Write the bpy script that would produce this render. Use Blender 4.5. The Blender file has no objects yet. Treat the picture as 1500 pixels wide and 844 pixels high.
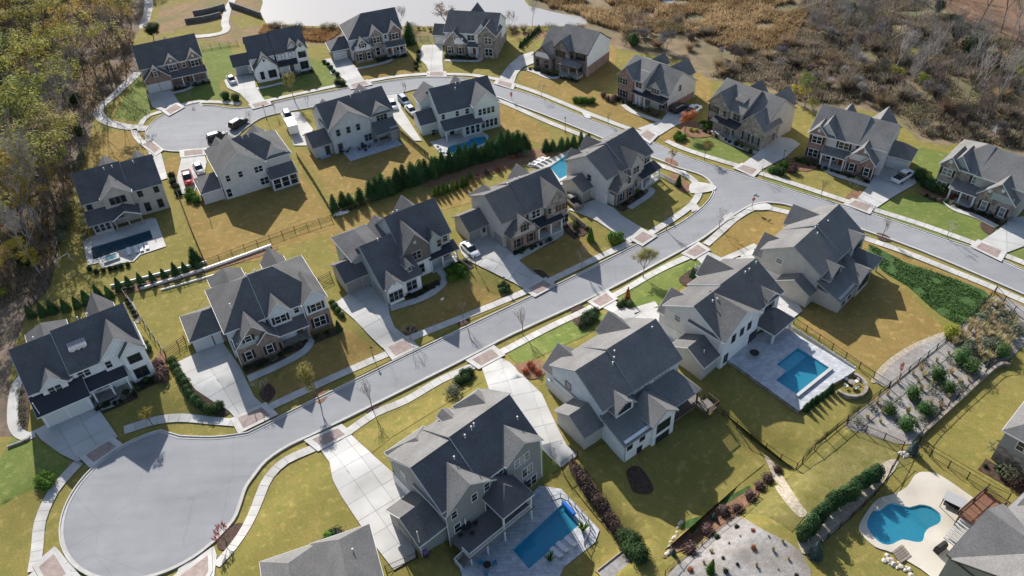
import bpy, bmesh, math, random
from mathutils import Vector, Matrix, noise
from mathutils.geometry import delaunay_2d_cdt
random.seed(7)
sc = bpy.context.scene
# ---------------------------------------------------------------- camera, sky, sun, exposure
CAM_H, F_PX, PITCH, ROLL = 85.0, 1142.05, math.radians(40.4886), math.radians(-3.3636)
cp, sp, cr, sr = math.cos(PITCH), math.sin(PITCH), math.cos(ROLL), math.sin(ROLL)
FW = Vector((0, cp, -sp)); _U = Vector((0, sp, cp)); _R = Vector((1, 0, 0))
RT = cr*_R + sr*_U; UP = -sr*_R + cr*_U
cam = bpy.data.cameras.new('camera'); camo = bpy.data.objects.new('camera', cam)
sc.collection.objects.link(camo)
cam.sensor_fit = 'HORIZONTAL'; cam.sensor_width = 36; cam.lens = 36*F_PX/1500
cam.clip_start = 1; cam.clip_end = 4000
m = Matrix.Identity(4)
for i in range(3):
    m[i][0] = RT[i]; m[i][1] = UP[i]; m[i][2] = -FW[i]
m[2][3] = CAM_H
camo.matrix_world = m
sc.camera = camo
SUN_AZ, SUN_EL = math.radians(-68), math.radians(31)      # heading in which shadows fall, height of the sun
LD = Vector((math.cos(SUN_EL)*math.cos(SUN_AZ), math.cos(SUN_EL)*math.sin(SUN_AZ), -math.sin(SUN_EL)))
w = bpy.data.worlds.new('World'); sc.world = w; w.use_nodes = True
nt = w.node_tree; bg = nt.nodes['Background']
sky = nt.nodes.new('ShaderNodeTexSky'); sky.sky_type = 'NISHITA'; sky.sun_disc = False
sky.sun_elevation = SUN_EL; sky.sun_rotation = math.atan2(-LD.x, -LD.y); sky.altitude = 300
sky.air_density = 1.0; sky.dust_density = 1.5
nt.links.new(sky.outputs[0], bg.inputs[0]); bg.inputs[1].default_value = 0.1
sl = bpy.data.lights.new('sun', 'SUN'); sl.energy = 4.8; sl.angle = math.radians(0.55); sl.color = (1, .955, .895)
so = bpy.data.objects.new('sun', sl); sc.collection.objects.link(so)
so.rotation_euler = LD.to_track_quat('-Z', 'Y').to_euler(); so.location = (-60, 260, 200)
sc.view_settings.view_transform = 'Standard'; sc.view_settings.look = 'None'
sc.view_settings.exposure = 0.63; sc.view_settings.gamma = 1.0; sc.view_settings.use_curve_mapping = False
sc.cycles.max_bounces = 6; sc.cycles.transparent_max_bounces = 12; sc.cycles.use_denoising = True
COL = sc.collection
# ---------------------------------------------------------------- terrain and survey
def sstep(t):
    t = max(0., min(1., t)); return t*t*(3-2*t)
def _rectd(x, y, org, ang, u0, u1, v0, v1):
    c, s = math.cos(math.radians(ang)), math.sin(math.radians(ang))
    dx, dy = x-org[0], y-org[1]; u, v = dx*c+dy*s, -dx*s+dy*c
    return math.hypot(max(u0-u, 0, u-u1), max(v0-v, 0, v-v1))
STREET = [(-48.7, 62.5), (-28, 76), (-9, 88), (14, 104), (30, 119)]
def _segd(x, y):
    best = (1e9, 0.)
    for k, ((ax, ay), (bx, by)) in enumerate(zip(STREET, STREET[1:])):
        dx, dy = bx-ax, by-ay; t = max(0., min(1., ((x-ax)*dx+(y-ay)*dy)/(dx*dx+dy*dy)))
        d = math.hypot(x-ax-dx*t, y-ay-dy*t); s_ = k+t
        d -= 7*max(0., 1-s_/.8)                                   # the turning circle is wider
        if d < best[0]: best = (d, s_)
    return best
def hgt(x, y):
    """height of the ground: a shallow dip along the street, walk-out gardens behind two houses"""
    if not (-80 < x < 48 and 28 < y < 132): return 0.
    a = -2.4*(1-sstep(_rectd(x, y, (-9.75, 52.83), 39.7, 2, 16.5, -14, -1.4)/4.5))
    c, k = math.cos(math.radians(35.4)), math.sin(math.radians(35.4)); dx, dy = x-10.94, y-66.81; u, v = dx*c+dy*k, -dx*k+dy*c
    b = -(1.1+1.5*sstep((-5-v)/9))*(1-sstep(max(0-u, u-15, 0)/7))*(1-sstep(max(v+4, -17-v, 0)/6))
    d, s_ = _segd(x, y)
    e = -1.3*(1-sstep((d-5.2)/8))*(1-sstep((s_-2.6)/1.4))
    return min(a, b, e)
def lift(zo): return zo*2.2 if zo < .1 else zo+.12
SLOPE_BOX = (-78, 47, 29, 131)
def P(x, y, z=None):
    """ground position (metres) of a point surveyed in the photograph"""
    d = RT*((x-750)/F_PX) - UP*((y-422)/F_PX) + FW
    zz = 0. if z is None else z
    for _ in range(1 if z is not None else 12):
        t = (zz-CAM_H)/d.z; X, Y = d.x*t, d.y*t
        if z is None: zz = hgt(X, Y)
    return Vector((X, Y, zz))
def P2(pts): return [P(*q).to_2d() for q in pts]
# ---------------------------------------------------------------- materials
MATS = {}
def _mat(name):
    mt = bpy.data.materials.new(name); mt.use_nodes = True
    return mt, mt.node_tree, mt.node_tree.nodes['Principled BSDF']
def mk(name, c1, c2=None, scale=1., rough=.8, c3=None, scale3=.1, detail=4, bump=0, spec=.3, metal=0, obj=False, rnd=0, lo=.35, hi=.65):
    """noise-mottled colour in world (or object) space"""
    if name in MATS: return MATS[name]
    mt, nt, b = _mat(name); N, L = nt.nodes, nt.links
    b.inputs['Roughness'].default_value = rough; b.inputs['Specular IOR Level'].default_value = spec; b.inputs['Metallic'].default_value = metal
    col = None
    if c2 is None and not rnd:
        b.inputs['Base Color'].default_value = (*c1, 1)
    else:
        if obj:
            tc = N.new('ShaderNodeTexCoord'); vec = tc.outputs['Object']
        else:
            g = N.new('ShaderNodeNewGeometry'); vec = g.outputs['Position']
        n = N.new('ShaderNodeTexNoise'); n.inputs['Scale'].default_value = scale; n.inputs['Detail'].default_value = detail; n.inputs['Roughness'].default_value = .65
        L.new(vec, n.inputs['Vector'])
        r = N.new('ShaderNodeValToRGB'); r.color_ramp.elements[0].position = lo; r.color_ramp.elements[1].position = hi
        r.color_ramp.elements[0].color = (*c1, 1); r.color_ramp.elements[1].color = (*(c2 or c1), 1)
        L.new(n.outputs['Fac'], r.inputs[0]); col = r.outputs[0]
        if c3:
            n2 = N.new('ShaderNodeTexNoise'); n2.inputs['Scale'].default_value = scale3; n2.inputs['Detail'].default_value = 5
            L.new(vec, n2.inputs['Vector'])
            r2 = N.new('ShaderNodeValToRGB'); r2.color_ramp.elements[0].position = .42; r2.color_ramp.elements[1].position = .68
            L.new(n2.outputs['Fac'], r2.inputs[0])
            mx = N.new('ShaderNodeMix'); mx.data_type = 'RGBA'; L.new(r2.outputs[0], mx.inputs[0]); L.new(col, mx.inputs[6]); mx.inputs[7].default_value = (*c3, 1)
            col = mx.outputs[2]
        if rnd:
            oi = N.new('ShaderNodeObjectInfo'); hs = N.new('ShaderNodeHueSaturation')
            mr = N.new('ShaderNodeMapRange'); mr.inputs[3].default_value = 1-rnd; mr.inputs[4].default_value = 1+rnd
            L.new(oi.outputs['Random'], mr.inputs[0]); L.new(mr.outputs[0], hs.inputs['Value'])
            m2 = N.new('ShaderNodeMapRange'); m2.inputs[3].default_value = .5-rnd*.07; m2.inputs[4].default_value = .5+rnd*.07
            ml = N.new('ShaderNodeMath'); ml.operation = 'MULTIPLY'; ml.inputs[1].default_value = 7.31
            fr = N.new('ShaderNodeMath'); fr.operation = 'FRACT'
            L.new(oi.outputs['Random'], ml.inputs[0]); L.new(ml.outputs[0], fr.inputs[0]); L.new(fr.outputs[0], m2.inputs[0]); L.new(m2.outputs[0], hs.inputs['Hue'])
            L.new(col, hs.inputs['Color']); col = hs.outputs[0]
        L.new(col, b.inputs['Base Color'])
        if bump:
            bp = N.new('ShaderNodeBump'); bp.inputs['Strength'].default_value = min(1, bump); bp.inputs['Distance'].default_value = .1
            n3 = N.new('ShaderNodeTexNoise'); n3.inputs['Scale'].default_value = scale*3; n3.inputs['Detail'].default_value = 3
            L.new(vec, n3.inputs['Vector']); L.new(n3.outputs['Fac'], bp.inputs['Height']); L.new(bp.outputs[0], b.inputs['Normal'])
    MATS[name] = mt; return mt
def grass(name, a, b_, c, bump=.6):
    """three tones of turf at three sizes of patch, with faint mowing bands"""
    if name in MATS: return MATS[name]
    mt, nt, b = _mat(name); N, L = nt.nodes, nt.links
    b.inputs['Roughness'].default_value = .95; b.inputs['Specular IOR Level'].default_value = .1
    g = N.new('ShaderNodeNewGeometry'); vec = g.outputs['Position']
    def noi(s, d=4, lo=.35, hi=.65):
        n = N.new('ShaderNodeTexNoise'); n.inputs['Scale'].default_value = s; n.inputs['Detail'].default_value = d
        L.new(vec, n.inputs['Vector']); r = N.new('ShaderNodeMapRange'); r.inputs[1].default_value = lo; r.inputs[2].default_value = hi
        L.new(n.outputs['Fac'], r.inputs[0]); return r.outputs[0]
    def mix(f, x, y):
        k = N.new('ShaderNodeMix'); k.data_type = 'RGBA'; L.new(f, k.inputs[0])
        for i, s in ((6, x), (7, y)):
            if isinstance(s, tuple): k.inputs[i].default_value = (*s, 1)
            else: L.new(s, k.inputs[i])
        return k.outputs[2]
    col = mix(noi(.16, 5), a, b_); col = mix(noi(.55, 5, .48, .75), col, c)
    dk = tuple(x*.62 for x in a)
    col = mix(noi(5, 5, .48, .85), col, dk)
    col = mix(noi(.9, 6, .55, .8), col, tuple(min(1, x*1.35) for x in b_))
    mp = N.new('ShaderNodeMapping'); mp.inputs['Rotation'].default_value = (0, 0, math.radians(-33)); L.new(vec, mp.inputs[0])
    wv = N.new('ShaderNodeTexWave'); wv.inputs['Scale'].default_value = .55; wv.inputs['Distortion'].default_value = 2.5; wv.inputs['Detail'].default_value = 3; wv.inputs['Detail Scale'].default_value = .6; L.new(mp.outputs[0], wv.inputs['Vector'])
    mw = N.new('ShaderNodeMapRange'); mw.inputs[3].default_value = .985; mw.inputs[4].default_value = 1.015; L.new(wv.outputs['Fac'], mw.inputs[0])
    fn = N.new('ShaderNodeTexNoise'); fn.inputs['Scale'].default_value = 16; fn.inputs['Detail'].default_value = 3; L.new(vec, fn.inputs['Vector'])
    mf = N.new('ShaderNodeMapRange'); mf.inputs[1].default_value = .3; mf.inputs[2].default_value = .7; mf.inputs[3].default_value = .84; mf.inputs[4].default_value = 1.16; L.new(fn.outputs['Fac'], mf.inputs[0])
    mm = N.new('ShaderNodeMath'); mm.operation = 'MULTIPLY'; L.new(mw.outputs[0], mm.inputs[0]); L.new(mf.outputs[0], mm.inputs[1])
    hv = N.new('ShaderNodeHueSaturation'); L.new(col, hv.inputs['Color']); L.new(mm.outputs[0], hv.inputs['Value']); col = hv.outputs[0]
    L.new(col, b.inputs['Base Color'])
    bp = N.new('ShaderNodeBump'); bp.inputs['Strength'].default_value = bump; bp.inputs['Distance'].default_value = .06
    n3 = N.new('ShaderNodeTexNoise'); n3.inputs['Scale'].default_value = 7; n3.inputs['Detail'].default_value = 6
    L.new(vec, n3.inputs['Vector']); L.new(n3.outputs['Fac'], bp.inputs['Height']); L.new(bp.outputs[0], b.inputs['Normal'])
    MATS[name] = mt; return mt
def brickmat(name, c1, c2, mortar, w_=.22, h_=.075, rough=.9, wall=True, ms=.012, nz=.5):
    if name in MATS: return MATS[name]
    mt, nt, b = _mat(name); N, L = nt.nodes, nt.links
    b.inputs['Roughness'].default_value = rough; b.inputs['Specular IOR Level'].default_value = .2
    tc = N.new('ShaderNodeTexCoord'); sx = N.new('ShaderNodeSeparateXYZ'); L.new(tc.outputs['Object'], sx.inputs[0])
    cx = N.new('ShaderNodeCombineXYZ')
    if wall:
        ad = N.new('ShaderNodeMath'); ad.operation = 'ADD'; L.new(sx.outputs[0], ad.inputs[0]); L.new(sx.outputs[1], ad.inputs[1])
        L.new(ad.outputs[0], cx.inputs[0]); L.new(sx.outputs[2], cx.inputs[1])
    else:
        L.new(sx.outputs[0], cx.inputs[0]); L.new(sx.outputs[1], cx.inputs[1])
    br = N.new('ShaderNodeTexBrick'); br.inputs['Scale'].default_value = 1; br.inputs['Brick Width'].default_value = w_; br.inputs['Row Height'].default_value = h_
    br.inputs['Mortar Size'].default_value = ms; br.inputs['Color1'].default_value = (*c1, 1); br.inputs['Color2'].default_value = (*c2, 1); br.inputs['Mortar'].default_value = (*mortar, 1)
    L.new(cx.outputs[0], br.inputs['Vector'])
    n = N.new('ShaderNodeTexNoise'); n.inputs['Scale'].default_value = 1.3; n.inputs['Detail'].default_value = 6; L.new(tc.outputs['Object'], n.inputs['Vector'])
    mr = N.new('ShaderNodeMapRange'); mr.inputs[1].default_value = .3; mr.inputs[2].default_value = .7; mr.inputs[3].default_value = 1-nz*.5; mr.inputs[4].default_value = 1+nz*.5
    L.new(n.outputs['Fac'], mr.inputs[0])
    hs = N.new('ShaderNodeHueSaturation'); L.new(br.outputs['Color'], hs.inputs['Color']); L.new(mr.outputs[0], hs.inputs['Value'])
    L.new(hs.outputs[0], b.inputs['Base Color']); MATS[name] = mt; return mt
def asphaltmat(name, c):
    """worn asphalt: lanes of traffic polish, patches, hairline cracks and fine aggregate"""
    mt, nt, b = _mat(name); N, L = nt.nodes, nt.links; b.inputs['Roughness'].default_value = .85; b.inputs['Specular IOR Level'].default_value = .25
    g = N.new('ShaderNodeNewGeometry'); vec = g.outputs['Position']
    def noi(sc_, d, a, c_, lo=.3, hi=.7, v=None):
        n = N.new('ShaderNodeTexNoise'); n.inputs['Scale'].default_value = sc_; n.inputs['Detail'].default_value = d; L.new(v or vec, n.inputs['Vector'])
        k = N.new('ShaderNodeMapRange'); k.inputs[1].default_value = lo; k.inputs[2].default_value = hi; k.inputs[3].default_value = a; k.inputs[4].default_value = c_; L.new(n.outputs['Fac'], k.inputs[0]); return k.outputs[0]
    def mul(x, y):
        k = N.new('ShaderNodeMath'); k.operation = 'MULTIPLY'; L.new(x, k.inputs[0]); L.new(y, k.inputs[1]); return k.outputs[0]
    mp = N.new('ShaderNodeMapping'); mp.inputs['Rotation'].default_value = (0, 0, math.radians(-33)); mp.inputs['Scale'].default_value = (.08, .9, 1); L.new(vec, mp.inputs[0])
    nd = N.new('ShaderNodeTexNoise'); nd.inputs['Scale'].default_value = .6; nd.inputs['Detail'].default_value = 5; L.new(vec, nd.inputs['Vector'])
    ad = N.new('ShaderNodeMix'); ad.data_type = 'VECTOR'; ad.inputs[0].default_value = .3; L.new(vec, ad.inputs[4]); L.new(nd.outputs['Color'], ad.inputs[5])
    vo = N.new('ShaderNodeTexVoronoi'); vo.feature = 'DISTANCE_TO_EDGE'; vo.inputs['Scale'].default_value = .13; L.new(ad.outputs[1], vo.inputs['Vector'])
    ck = N.new('ShaderNodeMapRange'); ck.inputs[1].default_value = 0; ck.inputs[2].default_value = .007; ck.inputs[3].default_value = .87; ck.inputs[4].default_value = 1; L.new(vo.outputs['Distance'], ck.inputs[0])
    v = mul(mul(noi(.09, 5, .9, 1.09), noi(1., 4, .95, 1.05, v=mp.outputs[0])), mul(noi(9, 4, .93, 1.07), mul(ck.outputs[0], noi(.5, 6, .96, 1.05))))
    hs = N.new('ShaderNodeHueSaturation'); hs.inputs['Color'].default_value = (*c, 1); L.new(v, hs.inputs['Value']); L.new(hs.outputs[0], b.inputs['Base Color']); MATS[name] = mt; return mt
def siding(name, c, period=.18, vertical=False):
    if name in MATS: return MATS[name]
    mt, nt, b = _mat(name); N, L = nt.nodes, nt.links
    b.inputs['Roughness'].default_value = .65; b.inputs['Specular IOR Level'].default_value = .3
    tc = N.new('ShaderNodeTexCoord'); sx = N.new('ShaderNodeSeparateXYZ'); L.new(tc.outputs['Object'], sx.inputs[0])
    if vertical:
        ad = N.new('ShaderNodeMath'); ad.operation = 'ADD'; L.new(sx.outputs[0], ad.inputs[0]); L.new(sx.outputs[1], ad.inputs[1]); src = ad.outputs[0]
    else: src = sx.outputs[2]
    md = N.new('ShaderNodeMath'); md.operation = 'MODULO'; L.new(src, md.inputs[0]); md.inputs[1].default_value = period
    ab = N.new('ShaderNodeMath'); ab.operation = 'ABSOLUTE'; L.new(md.outputs[0], ab.inputs[0])
    mr = N.new('ShaderNodeMapRange'); mr.inputs[1].default_value = 0; mr.inputs[2].default_value = period*.22; mr.inputs[3].default_value = .72; mr.inputs[4].default_value = 1
    L.new(ab.outputs[0], mr.inputs[0])
    n = N.new('ShaderNodeTexNoise'); n.inputs['Scale'].default_value = .9; n.inputs['Detail'].default_value = 6; L.new(tc.outputs['Object'], n.inputs['Vector'])
    m2 = N.new('ShaderNodeMapRange'); m2.inputs[1].default_value = .3; m2.inputs[2].default_value = .7; m2.inputs[3].default_value = .9; m2.inputs[4].default_value = 1.06
    L.new(n.outputs['Fac'], m2.inputs[0])
    ml = N.new('ShaderNodeMath'); ml.operation = 'MULTIPLY'; L.new(mr.outputs[0], ml.inputs[0]); L.new(m2.outputs[0], ml.inputs[1])
    hs = N.new('ShaderNodeHueSaturation'); hs.inputs['Color'].default_value = (*c, 1); L.new(ml.outputs[0], hs.inputs['Value'])
    L.new(hs.outputs[0], b.inputs['Base Color']); MATS[name] = mt; return mt
def shingle(name, c):
    """asphalt shingles: courses follow the height, tabs vary one by one"""
    if name in MATS: return MATS[name]
    mt, nt, b = _mat(name); N, L = nt.nodes, nt.links
    b.inputs['Roughness'].default_value = .92; b.inputs['Specular IOR Level'].default_value = .15
    tc = N.new('ShaderNodeTexCoord'); mp = N.new('ShaderNodeMapping'); mp.inputs['Scale'].default_value = (3.2, 3.2, 9); L.new(tc.outputs['Object'], mp.inputs[0])
    n1 = N.new('ShaderNodeTexNoise'); n1.inputs['Scale'].default_value = 1.; n1.inputs['Detail'].default_value = 3; L.new(mp.outputs[0], n1.inputs['Vector'])
    n2 = N.new('ShaderNodeTexNoise'); n2.inputs['Scale'].default_value = .35; n2.inputs['Detail'].default_value = 5; L.new(tc.outputs['Object'], n2.inputs['Vector'])
    n3 = N.new('ShaderNodeTexNoise'); n3.inputs['Scale'].default_value = 14; n3.inputs['Detail'].default_value = 2; L.new(tc.outputs['Object'], n3.inputs['Vector'])
    def mr(s, a, c_):
        k = N.new('ShaderNodeMapRange'); k.inputs[1].default_value = .3; k.inputs[2].default_value = .7; k.inputs[3].default_value = a; k.inputs[4].default_value = c_
        L.new(s, k.inputs[0]); return k.outputs[0]
    def mul(a, b2):
        k = N.new('ShaderNodeMath'); k.operation = 'MULTIPLY'; L.new(a, k.inputs[0]); L.new(b2, k.inputs[1]); return k.outputs[0]
    v = mul(mul(mr(n1.outputs['Fac'], .84, 1.16), mr(n2.outputs['Fac'], .86, 1.14)), mr(n3.outputs['Fac'], .88, 1.12))
    hs = N.new('ShaderNodeHueSaturation'); hs.inputs['Color'].default_value = (*c, 1); L.new(v, hs.inputs['Value'])
    L.new(hs.outputs[0], b.inputs['Base Color'])
    bp = N.new('ShaderNodeBump'); bp.inputs['Strength'].default_value = .4; bp.inputs['Distance'].default_value = .03
    L.new(n1.outputs['Fac'], bp.inputs['Height']); L.new(bp.outputs[0], b.inputs['Normal'])
    MATS[name] = mt; return mt
def watermat(name, tint, rough=.04, wave=2.2, bump=.15, opaque=None, scat=(.07, .50, .70)):
    if name in MATS: return MATS[name]
    mt, nt, b = _mat(name); N, L = nt.nodes, nt.links
    out = nt.nodes['Material Output']
    g = N.new('ShaderNodeNewGeometry'); n = N.new('ShaderNodeTexNoise'); n.inputs['Scale'].default_value = wave; n.inputs['Detail'].default_value = 4
    L.new(g.outputs['Position'], n.inputs['Vector'])
    bp = N.new('ShaderNodeBump'); bp.inputs['Strength'].default_value = bump; bp.inputs['Distance'].default_value = .1; L.new(n.outputs['Fac'], bp.inputs['Height'])
    gl = N.new('ShaderNodeBsdfGlossy'); gl.inputs['Roughness'].default_value = rough; L.new(bp.outputs[0], gl.inputs['Normal'])
    fr = N.new('ShaderNodeFresnel'); fr.inputs['IOR'].default_value = 1.33; L.new(bp.outputs[0], fr.inputs['Normal'])
    if opaque: tr = N.new('ShaderNodeBsdfDiffuse'); tr.inputs['Color'].default_value = (*opaque, 1)
    else:
        t1 = N.new('ShaderNodeBsdfTransparent'); t1.inputs['Color'].default_value = (*tint, 1); t2 = N.new('ShaderNodeBsdfDiffuse'); t2.inputs['Color'].default_value = (*scat, 1)
        tr = N.new('ShaderNodeMixShader'); tr.inputs[0].default_value = .3; L.new(t1.outputs[0], tr.inputs[1]); L.new(t2.outputs[0], tr.inputs[2])      # light scattered back by the water itself
    mx = N.new('ShaderNodeMixShader'); L.new(fr.outputs[0], mx.inputs[0]); L.new(tr.outputs[0], mx.inputs[1]); L.new(gl.outputs[0], mx.inputs[2])
    L.new(mx.outputs[0], out.inputs['Surface']); N.remove(b); MATS[name] = mt; return mt
def leafmat(name, c1, c2, rnd=.25, scale=.5, trans=.4):
    """leaves: tone varies through the crown and from one plant to the next"""
    if name in MATS: return MATS[name]
    mt = mk(name, c1, c2, scale=scale, rough=.75, rnd=rnd, spec=.2, detail=3)
    nt = mt.node_tree; N, L = nt.nodes, nt.links; b = N['Principled BSDF']; src = b.inputs['Base Color'].links[0].from_socket
    tr = N.new('ShaderNodeBsdfTranslucent'); L.new(src, tr.inputs['Color']); mx = N.new('ShaderNodeMixShader'); mx.inputs[0].default_value = trans
    L.new(b.outputs[0], mx.inputs[1]); L.new(tr.outputs[0], mx.inputs[2]); L.new(mx.outputs[0], N['Material Output'].inputs['Surface'])
    return mt
ORD = ['first', 'second', 'third', 'fourth', 'fifth', 'sixth', 'seventh', 'eighth', 'ninth', 'tenth', 'eleventh', 'twelfth', 'thirteenth', 'fourteenth', 'fifteenth', 'sixteenth', 'seventeenth', 'eighteenth', 'nineteenth', 'twentieth', 'twenty first', 'twenty second', 'twenty third', 'twenty fourth', 'twenty fifth', 'twenty sixth', 'twenty seventh', 'twenty eighth', 'twenty ninth', 'thirtieth', 'thirty first', 'thirty second', 'thirty third', 'thirty fourth', 'thirty fifth']
def nth(i, n): return 'leftmost' if i == 0 else ('rightmost' if i == n-1 else ORD[i]+' from left')
# ---------------------------------------------------------------- mesh helpers
def linkobj(name, data, parent=None, loc=None, rot=None, scale=None):
    o = bpy.data.objects.new(name, data); COL.objects.link(o)
    if parent is not None: o.parent = parent
    if loc is not None: o.location = loc
    if rot is not None: o.rotation_euler = rot
    if scale is not None: o.scale = scale
    return o
def tag(o, label=None, cat=None, group=None, kind=None):
    for k, v in (('label', label), ('category', cat), ('group', group), ('kind', kind)):
        if v: o[k] = v
    return o
def empty(name, loc=(0, 0, 0), rz=0, label=None, cat=None, group=None, kind=None):
    o = linkobj(name, None, loc=loc, rot=(0, 0, rz)); o.empty_display_size = .5
    return tag(o, label, cat, group, kind)
class MB:
    def __init__(s): s.v = []; s.f = []
    def add(s, vs, fs):
        k = len(s.v); s.v += [tuple(x) for x in vs]; s.f += [tuple(i+k for i in f) for f in fs]; return s
    def box(s, x0, x1, y0, y1, z0, z1, M=None):
        vs = [Vector(q) for q in ((x0,y0,z0),(x1,y0,z0),(x1,y1,z0),(x0,y1,z0),(x0,y0,z1),(x1,y0,z1),(x1,y1,z1),(x0,y1,z1))]
        if M: vs = [M @ q for q in vs]
        return s.add(vs, [(0,3,2,1),(4,5,6,7),(0,1,5,4),(1,2,6,5),(2,3,7,6),(3,0,4,7)])
    def beam(s, a, b, w_, h_):
        """box along a-b, w_ wide (horizontal), h_ high, centred"""
        a, b = Vector(a), Vector(b); d = (b-a).normalized()
        n = Vector((-d.y, d.x, 0)); n = n.normalized() if n.length > 1e-5 else Vector((1, 0, 0)); t = d.cross(n).normalized()
        n *= w_/2; t *= h_/2
        vs = [a-n-t, a+n-t, a+n+t, a-n+t, b-n-t, b+n-t, b+n+t, b-n+t]
        return s.add(vs, [(0,1,2,3),(7,6,5,4),(0,4,5,1),(1,5,6,2),(2,6,7,3),(3,7,4,0)])
    def tube(s, a, b, r0, r1=None, n=8, caps=True):
        r1 = r0 if r1 is None else r1; a, b = Vector(a), Vector(b); d = (b-a)
        if d.length < 1e-6: return s
        d.normalize(); p = d.orthogonal().normalized(); q = d.cross(p)
        vs = []
        for c, r in ((a, r0), (b, r1)):
            for i in range(n):
                t = 2*math.pi*i/n; vs.append(c + p*(r*math.cos(t)) + q*(r*math.sin(t)))
        fs = [(i, (i+1) % n, n+(i+1) % n, n+i) for i in range(n)]
        if caps: fs += [tuple(range(n))[::-1], tuple(range(n, 2*n))]
        return s.add(vs, fs)
    def prism(s, poly, z0, z1, top=True):
        """vertical prism over a 2-D polygon (ccw)"""
        n = len(poly); vs = [(q[0], q[1], z0) for q in poly] + [(q[0], q[1], z1) for q in poly]
        fs = [(i, (i+1) % n, n+(i+1) % n, n+i) for i in range(n)] + [tuple(range(n, 2*n))]
        return s.add(vs, fs)
    def lathe(s, prof, n=12, c=(0, 0, 0)):
        vs = []
        for r, z in prof:
            for i in range(n):
                t = 2*math.pi*i/n; vs.append((c[0]+r*math.cos(t), c[1]+r*math.sin(t), c[2]+z))
        fs = []
        for k in range(len(prof)-1):
            for i in range(n): fs.append((k*n+i, k*n+(i+1) % n, (k+1)*n+(i+1) % n, (k+1)*n+i))
        fs += [tuple(range(n))[::-1], tuple(range((len(prof)-1)*n, len(prof)*n))]
        return s.add(vs, fs)
    def mesh(s, name, mat=None, smooth=False):
        me = bpy.data.meshes.new(name); me.from_pydata(s.v, [], s.f)
        if mat: me.materials.append(mat)
        if smooth: me.polygons.foreach_set('use_smooth', [True]*len(me.polygons))
        me.update(); return me
    def build(s, name, mat, parent=None, smooth=False):
        return linkobj(name, s.mesh(name, mat, smooth), parent)
def area2(p): return sum(p[i][0]*p[(i+1) % len(p)][1]-p[(i+1) % len(p)][0]*p[i][1] for i in range(len(p)))/2
def ccw(p): return list(p) if area2(p) > 0 else list(p)[::-1]
def inpoly(q, poly):
    c = False; x, y = q[0], q[1]; j = len(poly)-1
    for i in range(len(poly)):
        a, b = poly[i], poly[j]
        if (a[1] > y) != (b[1] > y) and x < (b[0]-a[0])*(y-a[1])/(b[1]-a[1])+a[0]: c = not c
        j = i
    return c
def smooth(pts, n=5, closed=False):
    """Catmull-Rom through the points"""
    pts = [Vector(p) for p in pts]; out = []; N_ = len(pts)
    for i in range(N_ if closed else N_-1):
        p0 = pts[(i-1) % N_] if closed or i > 0 else pts[0]*2-pts[1]
        p1, p2 = pts[i], pts[(i+1) % N_]
        p3 = pts[(i+2) % N_] if closed or i+2 < N_ else p2*2-p1
        for k in range(n):
            t = k/n; out.append(.5*((2*p1)+(p2-p0)*t+(2*p0-5*p1+4*p2-p3)*t*t+(3*p1-p0-3*p2+p3)*t**3))
    if not closed: out.append(pts[-1])
    return out
def sheet(name, poly, mat, zo, holes=(), parent=None, kind=None, step=None):
    """a sheet laid over the terrain inside a polygon, with openings left free"""
    poly = ccw([Vector(q) for q in poly]); vs = []; es = []
    for lp in [poly]+[list(h) for h in holes]:
        k = len(vs); vs += [Vector(q) for q in lp]; es += [(k+i, k+(i+1) % len(lp)) for i in range(len(lp))]
    xs = [q.x for q in poly]; ys = [q.y for q in poly]
    bx = SLOPE_BOX
    if max(xs) > bx[0] and min(xs) < bx[1] and max(ys) > bx[2] and min(ys) < bx[3]:
        st = 1.0
        x = math.floor(max(min(xs), bx[0]))
        while x < min(max(xs), bx[1]):
            y = math.floor(max(min(ys), bx[2]))
            while y < min(max(ys), bx[3]):
                jv = Vector((x+.21*math.sin(x*12.9+y*78.2), y+.21*math.sin(x*39.3+y*11.1)))
                if inpoly(jv, poly): vs.append(jv)
                y += st
            x += st
    r = delaunay_2d_cdt([Vector((q[0], q[1])) for q in vs], es, [], 0, 1e-4)
    V, F = r[0], r[2]; fs = []
    for f in F:
        c = sum((V[i] for i in f), Vector((0, 0)))/len(f)
        if inpoly(c, poly) and not any(inpoly(c, h) for h in holes): fs.append(tuple(f))
    me = bpy.data.meshes.new(name); me.from_pydata([(q.x, q.y, hgt(q.x, q.y)+lift(zo)) for q in V], [], fs)
    bm = bmesh.new(); bm.from_mesh(me)
    bmesh.ops.delete(bm, geom=[v for v in bm.verts if not v.link_faces], context='VERTS')
    bmesh.ops.recalc_face_normals(bm, faces=bm.faces)
    for f in bm.faces:
        if f.normal.z < 0: f.normal_flip()
    bm.to_mesh(me); bm.free(); me.materials.append(mat); me.polygons.foreach_set('use_smooth', [True]*len(me.polygons))
    o = linkobj(name, me, parent)
    if kind: o['kind'] = kind
    return o
def offset(line, d):
    """polyline shifted sideways (left positive)"""
    out = []
    for i, q in enumerate(line):
        a = line[max(i-1, 0)]; b = line[min(i+1, len(line)-1)]; t = (b-a)
        t = t.normalized() if t.length > 1e-6 else Vector((1, 0)); out.append(q+Vector((-t.y, t.x))*d)
    return out
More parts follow.
